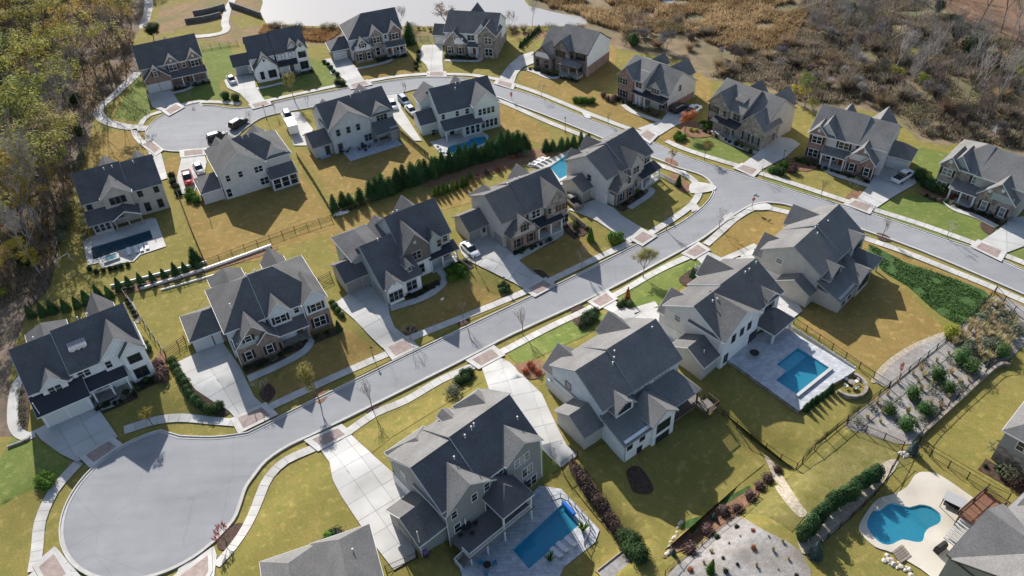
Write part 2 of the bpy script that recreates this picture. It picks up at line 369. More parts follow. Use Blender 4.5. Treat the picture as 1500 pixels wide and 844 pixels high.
def ribbon(name, line, d0, d1, zo, mat, parent=None, thick=0, kind=None):
    a, b = offset(line, d0), offset(line, d1); mb = MB()
    for i in range(len(line)-1):
        q = [a[i], a[i+1], b[i+1], b[i]]
        zt = [hgt(p.x, p.y)+lift(zo) for p in q]
        if d1 > d0: order = (0, 1, 2, 3)
        else: order = (3, 2, 1, 0)
        vs = [(q[k].x, q[k].y, zt[k]) for k in order]
        if thick:
            vs += [(q[k].x, q[k].y, zt[k]-thick) for k in order]
            mb.add(vs, [(0,1,2,3),(4,5,1,0),(5,6,2,1),(6,7,3,2),(7,4,0,3)])
        else: mb.add(vs, [(0, 1, 2, 3)])
    o = mb.build(name, mat, parent)
    if kind: o['kind'] = kind
    return o
def resample(line, step):
    out = [line[0].copy()]; acc = 0
    for i in range(len(line)-1):
        a, b = line[i], line[i+1]; L_ = (b-a).length; t = step-acc
        while t <= L_:
            out.append(a+(b-a)*(t/L_)); t += step
        acc = (acc+L_) % step
    if (out[-1]-line[-1]).length > step*.4: out.append(line[-1].copy())
    return out
def clip(poly, a, b, c):
    """part of poly where a*x+b*y<=c"""
    out = []
    for i in range(len(poly)):
        p, q = poly[i], poly[(i+1) % len(poly)]; dp, dq = a*p[0]+b*p[1]-c, a*q[0]+b*q[1]-c
        if dp <= 0: out.append(p)
        if (dp < 0 < dq) or (dq < 0 < dp):
            t = dp/(dp-dq); out.append(Vector((p[0]+(q[0]-p[0])*t, p[1]+(q[1]-p[1])*t)))
    return out
# ---------------------------------------------------------------- shared materials
M_GOLD = grass('turf_gold', (.25, .170, .056), (.305, .212, .074), (.212, .170, .05))
M_OLIVE = grass('turf_olive', (.208, .180, .05), (.258, .210, .066), (.172, .174, .044))
M_GREEN = grass('turf_green', (.135, .175, .045), (.185, .205, .06), (.11, .165, .038))
M_ROUGH = grass('rough_grass', (.17, .15, .045), (.22, .19, .07), (.13, .13, .03))
M_WET = mk('marsh_ground', (.16, .115, .07), (.28, .20, .115), .35, c3=(.12, .115, .055), scale3=.06, bump=.5, rough=.95)
M_LITTER = mk('leaf_litter', (.14, .10, .07), (.24, .175, .125), .6, c3=(.10, .08, .055), scale3=.15, bump=.6, rough=.95)
M_ASPHALT = asphaltmat('asphalt', (.262, .266, .275))
M_CONC = mk('concrete', (.47, .455, .425), (.55, .535, .505), .8, c3=(.40, .38, .345), scale3=.3, rough=.85, bump=.1, rnd=.07)
M_CONCW = mk('concrete_new', (.46, .452, .43), (.54, .53, .51), .5, c3=(.39, .378, .35), scale3=.25, rough=.85, rnd=.06)
M_JOINT = mk('concrete_joint', (.27, .26, .24), (.33, .32, .30), 2, rough=.9)
M_GUTTER = mk('gutter_concrete', (.40, .385, .36), (.49, .475, .45), 1.2, rough=.9)
M_PAVER = brickmat('clay_pavers', (.30, .235, .21), (.38, .30, .27), (.24, .19, .17), .2, .1, wall=False, nz=.3)
M_STONEP = brickmat('stone_paving', (.42, .43, .45), (.50, .51, .53), (.30, .30, .31), .8, .5, wall=False, ms=.02, nz=.35)
M_MULCH = mk('bark_mulch', (.045, .027, .02), (.10, .062, .045), 2.5, rough=.95, bump=.6)
M_STRAW = mk('pine_straw', (.16, .085, .05), (.26, .145, .085), 2.0, rough=.95, bump=.5)
M_GRAVEL = mk('gravel_bank', (.25, .235, .22), (.37, .35, .33), 1.5, c3=(.20, .175, .15), scale3=.2, rough=.95, bump=.6)
M_RIPRAP = mk('stone_chips', (.30, .25, .18), (.48, .42, .33), 2.2, rough=.9, bump=.8)
M_IVY = mk('ground_cover', (.03, .07, .015), (.065, .125, .03), 1.6, rough=.9, bump=.9)
M_WHITE = mk('white_paint', (.78, .78, .77), (.70, .70, .69), .6, rough=.5, obj=True)
M_POOLT = mk('pool_plaster', (.26, .66, .76), (.40, .78, .84), 1.5, rough=.6)
M_POOLDK = mk('pool_plaster_dark', (.14, .50, .68), (.20, .58, .74), 1.5, rough=.6)
M_WATER = watermat('pool_water', (.66, .90, .95))
M_DKMET = mk('black_metal', (.018, .018, .018), rough=.45)
M_WOODB = mk('brown_timber', (.10, .06, .04), (.15, .095, .062), 3, rough=.8, obj=True)
# ---------------------------------------------------------------- pools (openings in everything laid on the ground)
def P2z(pts, z): return [P(x, y, z).to_2d() for x, y in pts]
POOL13 = P2([(133.9, 363.7), (220, 337.6), (224.5, 351), (137, 381.3)])
SPA13 = P2([(155.7, 379), (171, 374), (172.5, 380), (157, 385.5)])
POOL11 = P2(smooth([(656, 216.8), (685, 208), (688, 204), (709, 200.7), (712.5, 205), (708, 211), (688, 219), (665.6, 227)], 3, True))
POOL18 = P2([(838, 222), (805, 245), (820, 263), (854, 245)])
Z20 = .45
POOL20 = P2z([(1168.7, 509.9), (1214.7, 539.7), (1167, 578.7), (1136.4, 557.6), (1151.3, 544.3), (1137.2, 534.4)], Z20)
POOL22 = P2([(751, 806), (824, 739), (848, 770), (775, 834)])
POOL24 = P2(smooth([(1279, 749), (1290, 747.8), (1300.8, 738.5), (1313, 739), (1331.6, 744), (1347, 740), (1362.4, 743), (1376, 753), (1378.6, 761), (1373, 768.6), (1361, 774), (1354.7, 781), (1351.7, 793), (1341, 794.8), (1321, 791), (1307, 797.9), (1293, 797.9), (1279, 787), (1270, 771.7), (1271.5, 761)], 2, True))
HOLES = [ccw(p) for p in (POOL13, POOL11, POOL18, POOL20, POOL22, POOL24)]
def holes_in(poly):
    return [h for h in HOLES if inpoly(sum(h, Vector((0, 0)))/len(h), poly)]
def lay(name, px, mat, zo, sm=0, kind='structure', parent=None, closed=True):
    q = px if not sm else smooth([Vector(p) for p in px], sm, True)
    poly = ccw(P2(q)); return sheet(name, poly, mat, zo, holes_in(poly), parent, kind)
sheet('ground', [(-2500, -300), (2500, -300), (2500, 3500), (-2500, 3500)], M_OLIVE, 0, HOLES, kind='structure')
# ---------------------------------------------------------------- wild land round the estate
fl = P2([(232, -30), (222, 5), (206, 40), (194, 62), (205, 104), (188, 124), (160, 150), (138, 165), (133, 195), (116, 250), (100, 300), (84, 372), (72, 424), (45, 452), (22, 505), (14, 560), (20, 640), (-40, 720)])
sheet('forest_floor', fl+[Vector((-160, 40)), Vector((-420, 60)), Vector((-420, 700)), Vector((-150, 700))], M_LITTER, .0013, kind='structure')
wl = P2([(862, 45), (905, 72), (1000, 88), (1040, 118), (1100, 122), (1160, 150), (1190, 165), (1250, 158), (1312, 172), (1345, 206), (1384, 214), (1440, 205), (1520, 240), (1600, 260)])
sheet('marsh', wl+[Vector((260, 120)), Vector((500, 300)), Vector((500, 900)), Vector((120, 900)), *P2([(800, -160), (760, -60), (775, 8)])], M_WET, .0017, kind='structure')
lay('meadow', [(235, 10), (300, 0), (380, -30), (400, 5), (384, 24), (392, 40), (450, 46), (500, 46), (590, 46), (745, 48), (860, 44), (868, 52), (770, 58), (640, 62), (480, 66), (330, 62), (285, 60), (225, 60)], mk('dry_meadow', (.19, .12, .055), (.27, .17, .085), .5, c3=(.14, .13, .04), scale3=.12, rough=.95, bump=.6), .0021)
lay('bank_of_bare_soil', [(1280, -60), (1390, 20), (1500, 66), (1700, 90), (1700, -200), (1300, -160)], mk('bare_soil', (.17, .09, .05), (.24, .14, .085), .4, c3=(.11, .075, .04), scale3=.1, rough=.95), .0025)
M_POND = watermat('pond_water', (1, 1, 1), rough=.12, wave=.5, bump=.12, opaque=(.36, .355, .35))
po = lay('pond', [(418, -90), (385, 5), (381, 22), (389, 34), (449, 38), (500, 38.5), (591, 38.5), (670, 39), (746, 40), (779, 38), (852, 37), (858, 25), (832, 22), (791, 12.7), (771, 5), (765, -30), (790, -90)], M_POND, .0029, sm=3)
for pp in ([(1036, 30), (1045, 34), (1052, 45), (1048, 50), (1040, 40)], [(1052, 62), (1066, 56), (1068, 70), (1058, 74)], [(1434, 180), (1452, 172), (1461, 190), (1448, 202), (1436, 196)], [(1385, 158), (1393, 154), (1396, 166), (1388, 170)], [(1212, 114), (1222, 112), (1222, 124), (1215, 128)], [(970, -4), (990, -6), (985, 4), (972, 3)]):
    lay('marsh_pool', pp, M_POND, .0033, sm=3)
lay('creek', [(213, -20), (224, 0), (222, 20), (216, 36), (206, 42), (204, 36), (210, 20), (211, 0)], M_POND, .0033, sm=3)
lay('trail_bank', [(1260, -20), (1290, 30), (1320, 70), (1370, 95), (1420, 110), (1500, 130), (1500, 122), (1420, 98), (1375, 85), (1330, 60), (1300, 20), (1285, -20)], M_ROUGH, .0031, sm=3)
# ---------------------------------------------------------------- lawns
def lawn(px, mat, sm=0, z=.02): return lay('lawn', px, mat, z, sm)
G, O, D = M_GREEN, M_OLIVE, M_GOLD; LN = [0]
for px, mt in [
    ([(204, 108), (217, 140), (222, 160), (212, 180), (165, 172), (180, 148), (192, 126)], G), ([(255, 140), (290, 118), (318, 105), (326, 145), (300, 147), (262, 153)], G),
    ([(292, 72), (335, 65), (352, 100), (328, 117), (308, 112)], G), ([(376, 128), (455, 104), (462, 122), (395, 145), (386, 146)], G),
    ([(452, 84), (475, 92), (492, 112), (508, 124), (470, 130), (458, 110)], G), ([(586, 55), (618, 66), (616, 90), (625, 104), (600, 110), (588, 84)], O), ([(700, 52), (770, 52), (752, 88), (736, 104), (700, 110), (652, 106), (654, 92), (700, 92)], O),
    ([(232, 50), (285, 40), (325, 30), (326, 50), (270, 60), (234, 62)], O), ([(335, 24), (382, 20), (392, 38), (352, 42)], O),
    ([(522, 100), (570, 95), (605, 80), (612, 106), (540, 122)], D), ([(768, 101), (830, 116), (905, 150), (930, 170), (962, 181), (934, 190), (760, 120)], D), ([(845, 50), (905, 72), (900, 110), (890, 130), (850, 130), (840, 60)], D),
    ([(1015, 100), (1042, 122), (1040, 160), (1020, 140)], D), ([(970, 185), (1010, 180), (1040, 193), (1012, 222), (962, 203)], D), ([(1012, 197), (1048, 200), (1070, 212), (1102, 226), (1084, 241), (1008, 222)], G),
    ([(1160, 242), (1215, 254), (1266, 274), (1247, 296), (1190, 282), (1125, 258)], O), ([(1278, 303), (1310, 288), (1342, 283), (1384, 297), (1440, 328), (1462, 336), (1434, 357), (1340, 327)], G),
    ([(1340, 215), (1390, 225), (1375, 270), (1345, 285), (1338, 255)], G), ([(1474, 372), (1500, 350), (1520, 360), (1510, 392)], G),
    ([(436, 220), (470, 232), (600, 210), (640, 250), (486, 292), (474, 270)], D), ([(440, 250), (484, 318), (290, 388), (272, 300), (330, 292)], D), ([(640, 160), (722, 140), (800, 190), (815, 220), (750, 196)], D),
    ([(482, 322), (640, 280), (700, 262), (720, 290), (560, 330), (500, 350), (495, 370), (290, 392)], D), ([(175, 445), (285, 400), (320, 410), (275, 470), (270, 522), (237, 530)], O), ([(395, 368), (480, 345), (492, 380), (486, 416), (420, 400)], O),
    ([(120, 260), (130, 330), (120, 390), (70, 440), (180, 420), (300, 388), (265, 300), (248, 270), (246, 330), (244, 362), (180, 394), (128, 390)], O), ([(136, 196), (212, 190), (210, 214), (230, 230), (135, 252), (120, 240)], D),
    ([(240, 235), (264, 228), (262, 250), (252, 275)], D), ([(833, 312), (870, 328), (924, 352), (918, 358), (890, 370), (858, 346), (832, 325)], O), ([(960, 247), (1002, 262), (1018, 275), (1016, 292), (952, 338), (912, 316), (952, 282)], O),
    ([(762, 388), (822, 345), (860, 348), (884, 370), (806, 411)], D), ([(578, 470), (655, 410), (700, 420), (742, 432), (680, 462), (604, 495)], D), ([(376, 582), (455, 495), (498, 470), (520, 490), (560, 516), (510, 540), (400, 592)], D),
    ([(1040, 352), (1062, 335), (1096, 316), (1130, 310), (1170, 318), (1110, 368), (1078, 377), (1056, 378)], D), ([(898, 438), (962, 402), (1012, 382), (1036, 372), (1030, 392), (962, 452), (932, 460)], G),
    ([(742, 518), (800, 488), (872, 454), (890, 462), (862, 490), (796, 520), (760, 536)], G), ([(514, 636), (552, 610), (600, 590), (660, 556), (692, 548), (706, 560), (640, 600), (575, 640), (545, 664)], O),
    ([(468, 660), (484, 682), (490, 706), (536, 786), (576, 838), (560, 870), (300, 870), (330, 830), (384, 740), (400, 700)], O), ([(0, 640), (40, 640), (75, 668), (112, 678), (80, 720), (56, 780), (40, 850), (-40, 880), (-60, 700)], O), ([(20, 638), (62, 648), (108, 678), (86, 706), (0, 742), (-10, 690)], G),
    ([(1176, 455), (1262, 395), (1320, 420), (1392, 492), (1300, 550), (1280, 545), (1170, 478)], D), ([(1264, 352), (1400, 404), (1460, 428), (1500, 445), (1520, 470), (1440, 432), (1300, 380), (1262, 362)], D),
    ([(1066, 530), (1160, 605), (1240, 560), (1300, 568), (1166, 690), (1030, 580)], O), ([(820, 690), (860, 660), (1030, 590), (1120, 680), (1080, 712), (975, 805), (900, 790)], O), ([(700, 640), (790, 650), (822, 688), (806, 694), (788, 690)], G),
    ([(1166, 690), (1246, 626), (1316, 650), (1320, 690), (1180, 760), (1145, 706)], M_ROUGH), ([(1110, 722), (1130, 700), (1180, 755), (1160, 780), (1090, 752)], M_ROUGH), ([(1352, 645), (1440, 540), (1530, 560), (1530, 720), (1480, 722)], O), ([(1198, 800), (1262, 740), (1325, 660), (1440, 720), (1430, 740), (1340, 690), (1260, 770), (1290, 815), (1330, 860), (1200, 880)], O),
    ([(822, 800), (905, 800), (925, 850), (820, 860)], O)]:
    lawn(px, mt, 0, .006+.0004*LN[0]); LN[0] += 1
for px in ([(604, 494), (640, 480), (700, 460), (746, 440), (748, 445), (680, 474), (630, 500), (606, 512)], [(510, 545), (566, 521), (574, 527), (524, 552)], [(905, 425), (965, 390), (1005, 372), (1010, 376), (960, 405), (912, 428)], [(800, 490), (862, 452), (868, 455), (812, 483), (796, 496)], [(508, 635), (560, 603), (640, 565), (690, 536), (694, 542), (640, 572), (562, 612), (514, 640)], [(1282, 312), (1345, 330), (1425, 362), (1420, 366), (1345, 340), (1280, 318)], [(1122, 262), (1200, 288), (1240, 302), (1235, 307), (1196, 294), (1118, 268)]):
    lawn(px, M_GREEN if px[0][0] > 790 else M_OLIVE, 0, .0285)
# ---------------------------------------------------------------- roads and kerbs
def arc(c, r, a0, a1, n=28): return [Vector((c[0]+r*math.cos(math.radians(a0+(a1-a0)*i/n)), c[1]+r*math.sin(math.radians(a0+(a1-a0)*i/n)))) for i in range(n+1)]
C_LOW, C_UP, RC = (-48.74, 62.48), (-69.69, 163.76), 11.7
north_main = smooth(P2([(263.6, 641.4), (311.8, 642.7), (355, 637.6), (373, 631.6), (440, 598), (522.6, 558), (613.8, 513.8), (753, 448), (814.4, 419.5), (923.4, 365), (989, 333), (1022.6, 311), (1041, 292), (1046, 279), (1041, 267), (1030, 258), (1013, 251.5), (994, 246), (977, 238.8), (953.9, 230), (903, 211), (829.6, 181), (788, 165), (753, 152), (728, 142), (690, 133), (650, 129.5), (611, 130.5), (583, 137), (515, 146), (454, 158), (413.6, 165), (392, 170), (377.7, 175.5), (363.5, 185), (352, 194)]), 3)
south_main = smooth(P2([(314, 792.4), (340.6, 763), (351, 739), (359, 715.5), (370, 699), (390, 675), (424, 652), (474, 629), (591, 571), (695, 518.5), (753, 488.4), (893, 423), (1002, 364.6), (1037.5, 343), (1066, 321), (1081, 310.8), (1098, 301.5), (1111.7, 298), (1130.6, 297), (1160, 302), (1210, 319), (1264.5, 337), (1348, 367), (1457, 412.8), (1540, 450), (1640, 500)]), 3)
north_top = smooth(P2([(296, 155.8), (311, 156), (323.7, 157.8), (342, 160), (367.7, 158.5), (400, 152), (449, 141.5), (515, 129), (565.6, 120.4), (600, 116), (626.5, 114.3), (672, 115.3), (720, 122), (746, 131), (789, 144.5), (855, 173), (938.6, 203), (998, 228), (1035.8, 241), (1077.5, 253.9), (1120, 267), (1176, 285), (1231.5, 301.5), (1272, 312.7), (1388.7, 353), (1434, 368), (1500, 398), (1560, 428), (1660, 470)]), 3)
def ang_of(c, q): return math.degrees(math.atan2(q.y-c[1], q.x-c[0]))
a0 = ang_of(C_LOW, north_main[0]); a1 = ang_of(C_LOW, south_main[0])
if a1 < a0: a1 += 360
low = arc(C_LOW, RC, a0+16, a1-4, 40)                 # counter-clockwise: from the north join, by the west, to the south join
b0 = ang_of(C_UP, north_top[0]); b1 = ang_of(C_UP, north_main[-1])
while b1 < b0: b1 += 360
upc = arc(C_UP, RC, b0+4, b1-4, 40)
edge_in = [north_main, ]
loopA = north_main[::-1]+low+south_main              # kerb line of the inner block and the lower turning circle
loopB = north_top[::-1]+upc                          # kerb line of the outer side
road_poly = south_main + north_top[::-1] + upc + north_main[::-1] + low
road = sheet('road', road_poly, M_ASPHALT, .03, kind='structure')
def kerbs(line, side):
    ribbon('gutter', line, side*-.22, side*.16, .05, M_GUTTER, kind='structure')
    ribbon('kerb', line, side*.16, side*.31, .13, M_CONC, kind='structure', thick=.3)
kerbs([*upc[::-1][0:0], *north_top[::-1], *upc, *north_main[::-1], *low, *south_main], -1)
# ---------------------------------------------------------------- sidewalks
def sidewalk(px, w_=1.35, slabs=True, name='sidewalk', mat=None, sm=4):
    mat = mat or M_CONC
    ln = smooth(P2(px), sm)
    if not slabs: return ribbon(name, ln, -w_/2, w_/2, .06, mat, kind='structure')
    base = ribbon(name, ln, -w_/2, w_/2, .045, M_JOINT, kind='structure')
    rs = resample(ln, 1.55); a, b = offset(rs, -w_/2), offset(rs, w_/2)
    for i in range(len(rs)-1):
        t = (rs[i+1]-rs[i]).normalized()*.022; mb = MB(); dz = random.uniform(-.006, .006)
        q = [a[i]+t, a[i+1]-t, b[i+1]-t, b[i]+t]
        zt = [hgt(p.x, p.y)+lift(.065)+dz for p in q]
        vs = [(q[k].x, q[k].y, zt[k]) for k in range(4)]+[(q[k].x, q[k].y, zt[k]-.05) for k in range(4)]
        mb.add(vs, [(0,1,2,3),(4,5,1,0),(5,6,2,1),(6,7,3,2),(7,4,0,3)]); mb.build('slab', mat, base)
    return base
for px in ([(50, 838), (55, 806), (58.4, 768.5), (69, 739), (82.2, 715.5), (100.8, 694), (116.7, 677)], [(182, 631), (215.5, 620.3), (243.3, 614), (273.8, 613), (310, 617), (346, 620)],
           [(396, 597), (449, 572), (510, 544), (570, 518)], [(600, 497), (626.5, 486), (677, 466), (753, 435), (780, 423)], [(804, 412.5), (834.7, 397.6), (880, 376), (924, 356)],
           [(953, 342), (981.7, 324), (1006, 307), (1020, 292), (1024, 279), (1018, 267), (1002, 255.6), (979, 247), (955, 239)],
           [(316.7, 829.5), (340.6, 803), (359, 776.5), (372.4, 750), (381, 728), (393, 701), (418.6, 675.6), (463, 656)], [(512, 632), (550.4, 606), (593.5, 588), (624, 570), (651.8, 554.5), (694, 537)],
           [(732, 518), (746, 511), (809.4, 478), (852.5, 458), (875, 446)], [(894, 437), (923.4, 420.4), (961.5, 398.5), (1012, 375)], [(1034, 359), (1050, 345), (1075.5, 322), (1095.8, 309), (1111, 304.5), (1126, 305.5), (1158, 313), (1210, 330), (1267, 350), (1322.8, 369), (1386, 394), (1457, 423), (1540, 460)],
           [(976, 207), (998, 217), (1035.8, 230), (1086, 245)], [(1112, 254), (1160, 269), (1196, 281), (1250, 299)], [(1276, 306.5), (1348, 329), (1432, 359)], [(1468, 373.5), (1500, 386), (1560, 412)]):
    sidewalk(px)
for px in ([(728, 147), (753, 157), (800, 178), (830, 190), (880, 210), (940, 234), (957, 241)], [(751, 124), (791.6, 138), (855, 164), (923.4, 190), (942, 196)], [(383, 150), (449, 135.5), (505, 123.5), (515, 122)], [(537, 120), (581, 112.5), (628, 108.5)], [(650, 109), (690, 110.5), (731, 117)], [(246, 160), (276.8, 151.5), (299.5, 149.5), (328, 150.5), (352, 153)], [(206, 184), (210, 177), (218.5, 170), (236, 164)], [(196, 190), (200, 200), (210, 212)]):
    sidewalk(px, slabs=False)
sidewalk([(218, 189), (196, 187.5), (177.5, 185), (155, 178), (144.5, 166), (150, 154), (162, 144.5), (187.6, 121.7), (203, 106.5)], 2.4, False, 'trail', M_GUTTER)
sidewalk([(284, 54.5), (310, 52), (327, 48), (332, 42), (329.6, 34), (334.6, 12.7), (341, 0), (350, -20)], 2.2, False, 'trail', M_CONC)
# junction ramps and drain lids
for px in ([(1012, 284), (1046, 280), (1045, 272), (1014, 268)], [(1092, 308), (1106, 299), (1126, 300), (1128, 308)]): lay('kerb_ramp', px, M_CONC, .085, sm=3)
for px in ([(1010, 304), (1020, 300), (1026, 307), (1014, 312)], [(994, 250), (1004, 252), (1008, 258), (998, 256)], [(1058, 318), (1072, 312), (1076, 320), (1062, 326)], [(852, 166), (862, 166), (866, 174), (858, 174)]): lay('drain_inlet', px, M_CONC, .1)
# ---------------------------------------------------------------- driveways: cast slabs with open joints
def driveway(px, apron=None, cell=3.0, mat=None, ang=None):
    mat = mat or M_CONCW
    poly = ccw(P2(px)); base = sheet('driveway', poly, M_JOINT, .05, kind='structure')
    if ang is None:
        e = max(((poly[(i+1) % len(poly)]-poly[i]) for i in range(len(poly))), key=lambda q: q.length); ang = math.atan2(e.y, e.x)
    c, s = math.cos(ang), math.sin(ang); us = [q.x*c+q.y*s for q in poly]; vs = [-q.x*s+q.y*c for q in poly]
    nu = max(1, round((max(us)-min(us))/cell)); nv = max(1, round((max(vs)-min(vs))/cell)); g = .02
    du, dv = (max(us)-min(us))/nu, (max(vs)-min(vs))/nv
    for i in range(nu):
        for j in range(nv):
            a, b = min(us)+i*du+g, min(us)+(i+1)*du-g; d, e = min(vs)+j*dv+g, min(vs)+(j+1)*dv-g
            q = [Vector(p) for p in poly]
            for A, B, Cc in ((-c, -s, -a), (c, s, b), (s, -c, -d), (-s, c, e)):
                q = clip(q, A, B, Cc)
                if len(q) < 3: break
            if len(q) < 3 or abs(area2(q)) < .15: continue
            sheet('slab', q, mat, .075+random.uniform(-.004, .004), parent=base)
    if apron:
        q = ccw(P2(apron)); c_ = sum(q, Vector((0, 0)))/len(q); sheet('apron_border', [c_+(p-c_)*1.5 for p in q], M_CONC, .128, kind='structure'); sheet('paver_apron', q, M_PAVER, .145, kind='structure')
    return base
driveway([(76, 619), (136, 588), (152, 610), (173, 640), (166, 651), (128, 673), (112, 677), (88, 665), (62, 646), (50, 632)], [(127, 668), (160, 648), (171, 656), (138, 679)])
driveway([(259, 532), (291, 517), (326, 501), (352, 538), (363, 562), (373, 582), (389, 597), (348, 617), (335, 602), (317, 592), (287, 572), (272, 552)], [(349, 614), (384, 598), (396, 610), (357, 629)])
driveway([(491, 445), (513, 430), (540, 417), (569, 443), (571, 462), (578, 480), (600, 497), (564, 514), (538, 489), (518, 468)], [(569, 510), (593.5, 499), (606, 510), (579, 523)])
driveway([(672, 360), (690, 353), (715, 344), (736, 357), (749, 370), (764, 386), (803, 413), (772, 427), (753, 415), (705, 392), (686, 383), (676, 372)], [(774, 424), (797, 412), (808, 420), (786, 432)])
driveway([(832, 308), (853, 300), (871, 293), (899, 305), (910, 316), (952, 342), (922, 357), (905, 345), (875, 325), (850, 314)], [(928.5, 350.7), (942, 341), (956, 348), (941, 358)])
driveway([(1017, 377), (1034, 368), (1062, 381), (1078, 379), (1103, 365), (1112, 378), (1140, 407), (1176, 456), (1163, 466), (1120, 442), (1060, 412), (1035, 395)], [(1004.6, 371.6), (1022, 360), (1034, 368), (1017.4, 377.6)])
driveway([(879, 450), (898, 440), (931, 462), (948, 452), (966, 452), (966, 470), (995, 500), (1012, 524), (1005, 534), (985, 516), (950, 492), (915, 470)], [(868, 442.8), (888, 431), (898, 440), (879, 450.6)])
driveway([(705, 537), (730, 523), (746, 531), (770, 555), (794, 578), (806, 605), (818, 630), (830, 653), (846, 668), (822, 686), (790, 655), (760, 622), (735, 592), (716, 570)], [(692, 528), (720, 513), (731, 523), (705, 537)])
driveway([(469, 659), (505, 638), (514, 637), (548, 669), (573, 691), (590, 705), (600, 735), (598, 760), (606, 795), (609, 818), (577, 836), (538, 785), (502, 731), (488, 704), (483, 678)], [(458, 645), (495, 629), (506, 638), (472, 656)])
driveway([(215.5, 139), (251, 133), (264, 152), (254, 158), (240, 164), (224, 158)], [(243, 163), (258, 154), (266, 159), (250, 168)], 4)
driveway([(328.5, 118), (346, 113), (372, 110), (375, 128), (386, 145), (390, 149), (366, 153), (352, 138), (333.5, 129.5)], [(370, 154), (390, 149), (394, 154), (374, 159)], 4)
driveway([(472, 88), (510, 82), (519, 97), (537, 123), (513, 126), (503, 116), (485, 109), (479, 97)], [(514, 125), (535, 120), (540, 125), (518, 130)], 4)
driveway([(619, 67), (649, 66), (648, 91), (650, 108), (629, 108), (625, 97), (616, 88), (616, 74)], [(630, 107), (649, 107), (650, 112), (630, 112)], 4)
driveway([(781, 76), (762, 82), (745, 96), (733, 112), (731, 121), (752, 126), (757, 110), (766, 99), (786, 92)], [(731, 119), (750, 124), (748, 130), (729, 124)], 4)
driveway([(934, 189), (969, 177), (978, 165), (1003, 152), (1028, 163), (1005, 178), (984, 188), (959, 204)], [(938, 199), (948, 192), (960, 199), (951, 208)], 4)
driveway([(1087, 241.6), (1108, 226), (1117, 216), (1136, 200), (1160, 204), (1172, 212), (1153, 230), (1134, 240), (1112, 251)], [(1080, 248), (1089, 243), (1109, 250), (1101, 257)], 3.5)
driveway([(1252, 296), (1272, 273), (1282, 255), (1302, 242), (1338, 254), (1342, 270), (1308, 289), (1283, 306)], [(1243, 301), (1252, 295), (1275, 303), (1269, 311)], 3.2)
driveway([(1437, 354), (1465, 335), (1480, 321), (1510, 316), (1512, 357), (1472, 372)], [(1429, 364), (1437, 357), (1466, 369), (1460, 379)], 3.2)
driveway([(566, 140), (584, 137), (588, 160), (602, 182), (618, 207), (607, 207), (590, 190), (575, 172)], None, 4)
driveway([(411, 167), (439, 165), (459, 190), (450, 214), (431, 214), (421, 188)], None, 4)
driveway([(268, 222), (298, 221), (303, 238), (300, 256), (289, 272), (285, 284), (266, 285), (258, 268), (263, 245)], [(270, 222.5), (297, 220), (297, 227), (271, 230)], 3.5)
driveway([(212, 216), (226, 224), (236, 224), (246, 262), (236, 265), (222, 232)], [(210, 213), (220, 207), (235, 219), (227, 225)], 3.5)
driveway([(30, 856), (83, 803), (120, 846), (110, 870)], [(58, 832), (80, 813), (98, 842), (72, 856)], 3.5)
driveway([(256, 850), (262, 834), (314, 801), (318, 815), (313, 856)], [(264, 846), (305, 815), (306, 838), (296, 856)], 3.5)
sidewalk([(34, 552), (26, 562), (21, 580), (19, 602), (20, 620), (27, 634), (40, 640), (52, 636)], 1.5, False, 'side_path', M_CONCW)
for px in ([(140, 600), (165, 592), (182, 580), (190, 570)], [(364, 556), (400, 540), (428, 526), (448, 513), (455, 500), (447, 492)], [(572, 453), (616, 438.5), (641, 424), (652, 409), (643, 396)], [(753, 381), (787, 362), (815, 347), (821, 340), (815, 334)], [(922, 306), (946, 290), (955, 281), (950, 276)], [(253, 137), (272, 132.4), (282, 126.7), (279, 123)], [(374, 131), (396, 126.7), (414, 122)], [(520, 102), (550, 96), (570, 90), (575, 84)], [(652, 89), (679, 90), (700, 90), (706, 84)], [(769, 101), (786, 107), (807, 115), (824, 112)], [(912, 154), (926, 164), (949, 173), (969, 179)], [(1047, 193), (1062, 206), (1084, 216), (1108, 225)], [(1200, 241), (1219, 255), (1246, 264), (1272, 273)], [(1384, 295), (1399, 307), (1430, 318), (1460, 333)], [(1060, 381), (1090, 368), (1108, 360)], [(905, 463), (940, 452), (962, 446)], [(715, 560), (735, 556)]):
    sidewalk(px, 1.25, False, 'front_path', M_CONC)
# ---------------------------------------------------------------- house kit
M_ROOF = shingle('shingles_charcoal', (.142, .138, .135))
M_ROOF2 = shingle('shingles_grey', (.182, .177, .171))
M_ROOF3 = shingle('shingles_slate', (.122, .121, .125))
M_SEAM = mk('standing_seam_dark', (.05, .052, .06), rough=.35, metal=.3)
M_SEAML = mk('standing_seam_grey', (.30, .30, .31), rough=.35, metal=.3)
M_BRICK = brickmat('red_brick', (.22, .105, .075), (.29, .15, .11), (.33, .29, .26))
M_BRICKB = brickmat('brown_brick', (.20, .125, .095), (.27, .18, .14), (.30, .27, .24))
M_STONE = brickmat('field_stone', (.19, .165, .145), (.33, .28, .24), (.28, .26, .24), .45, .2, nz=1.0)
M_STONET = brickmat('tan_stone', (.24, .205, .17), (.36, .31, .26), (.30, .28, .25), .45, .2, nz=.9)
S_WHITE = siding('siding_white', (0.820, 0.820, 0.820)); S_WBATT = siding('board_and_batten_white', (0.805, 0.816, 0.820), .4, True)
S_GREY = siding('siding_pale_grey', (0.575, 0.575, 0.575)); S_GREYL = siding('siding_light_grey', (.62, .60, .57)); S_CREAM = siding('siding_cream', (0.759, 0.770, 0.713)); S_TAUPE = siding('siding_taupe', (0.460, 0.420, 0.374))
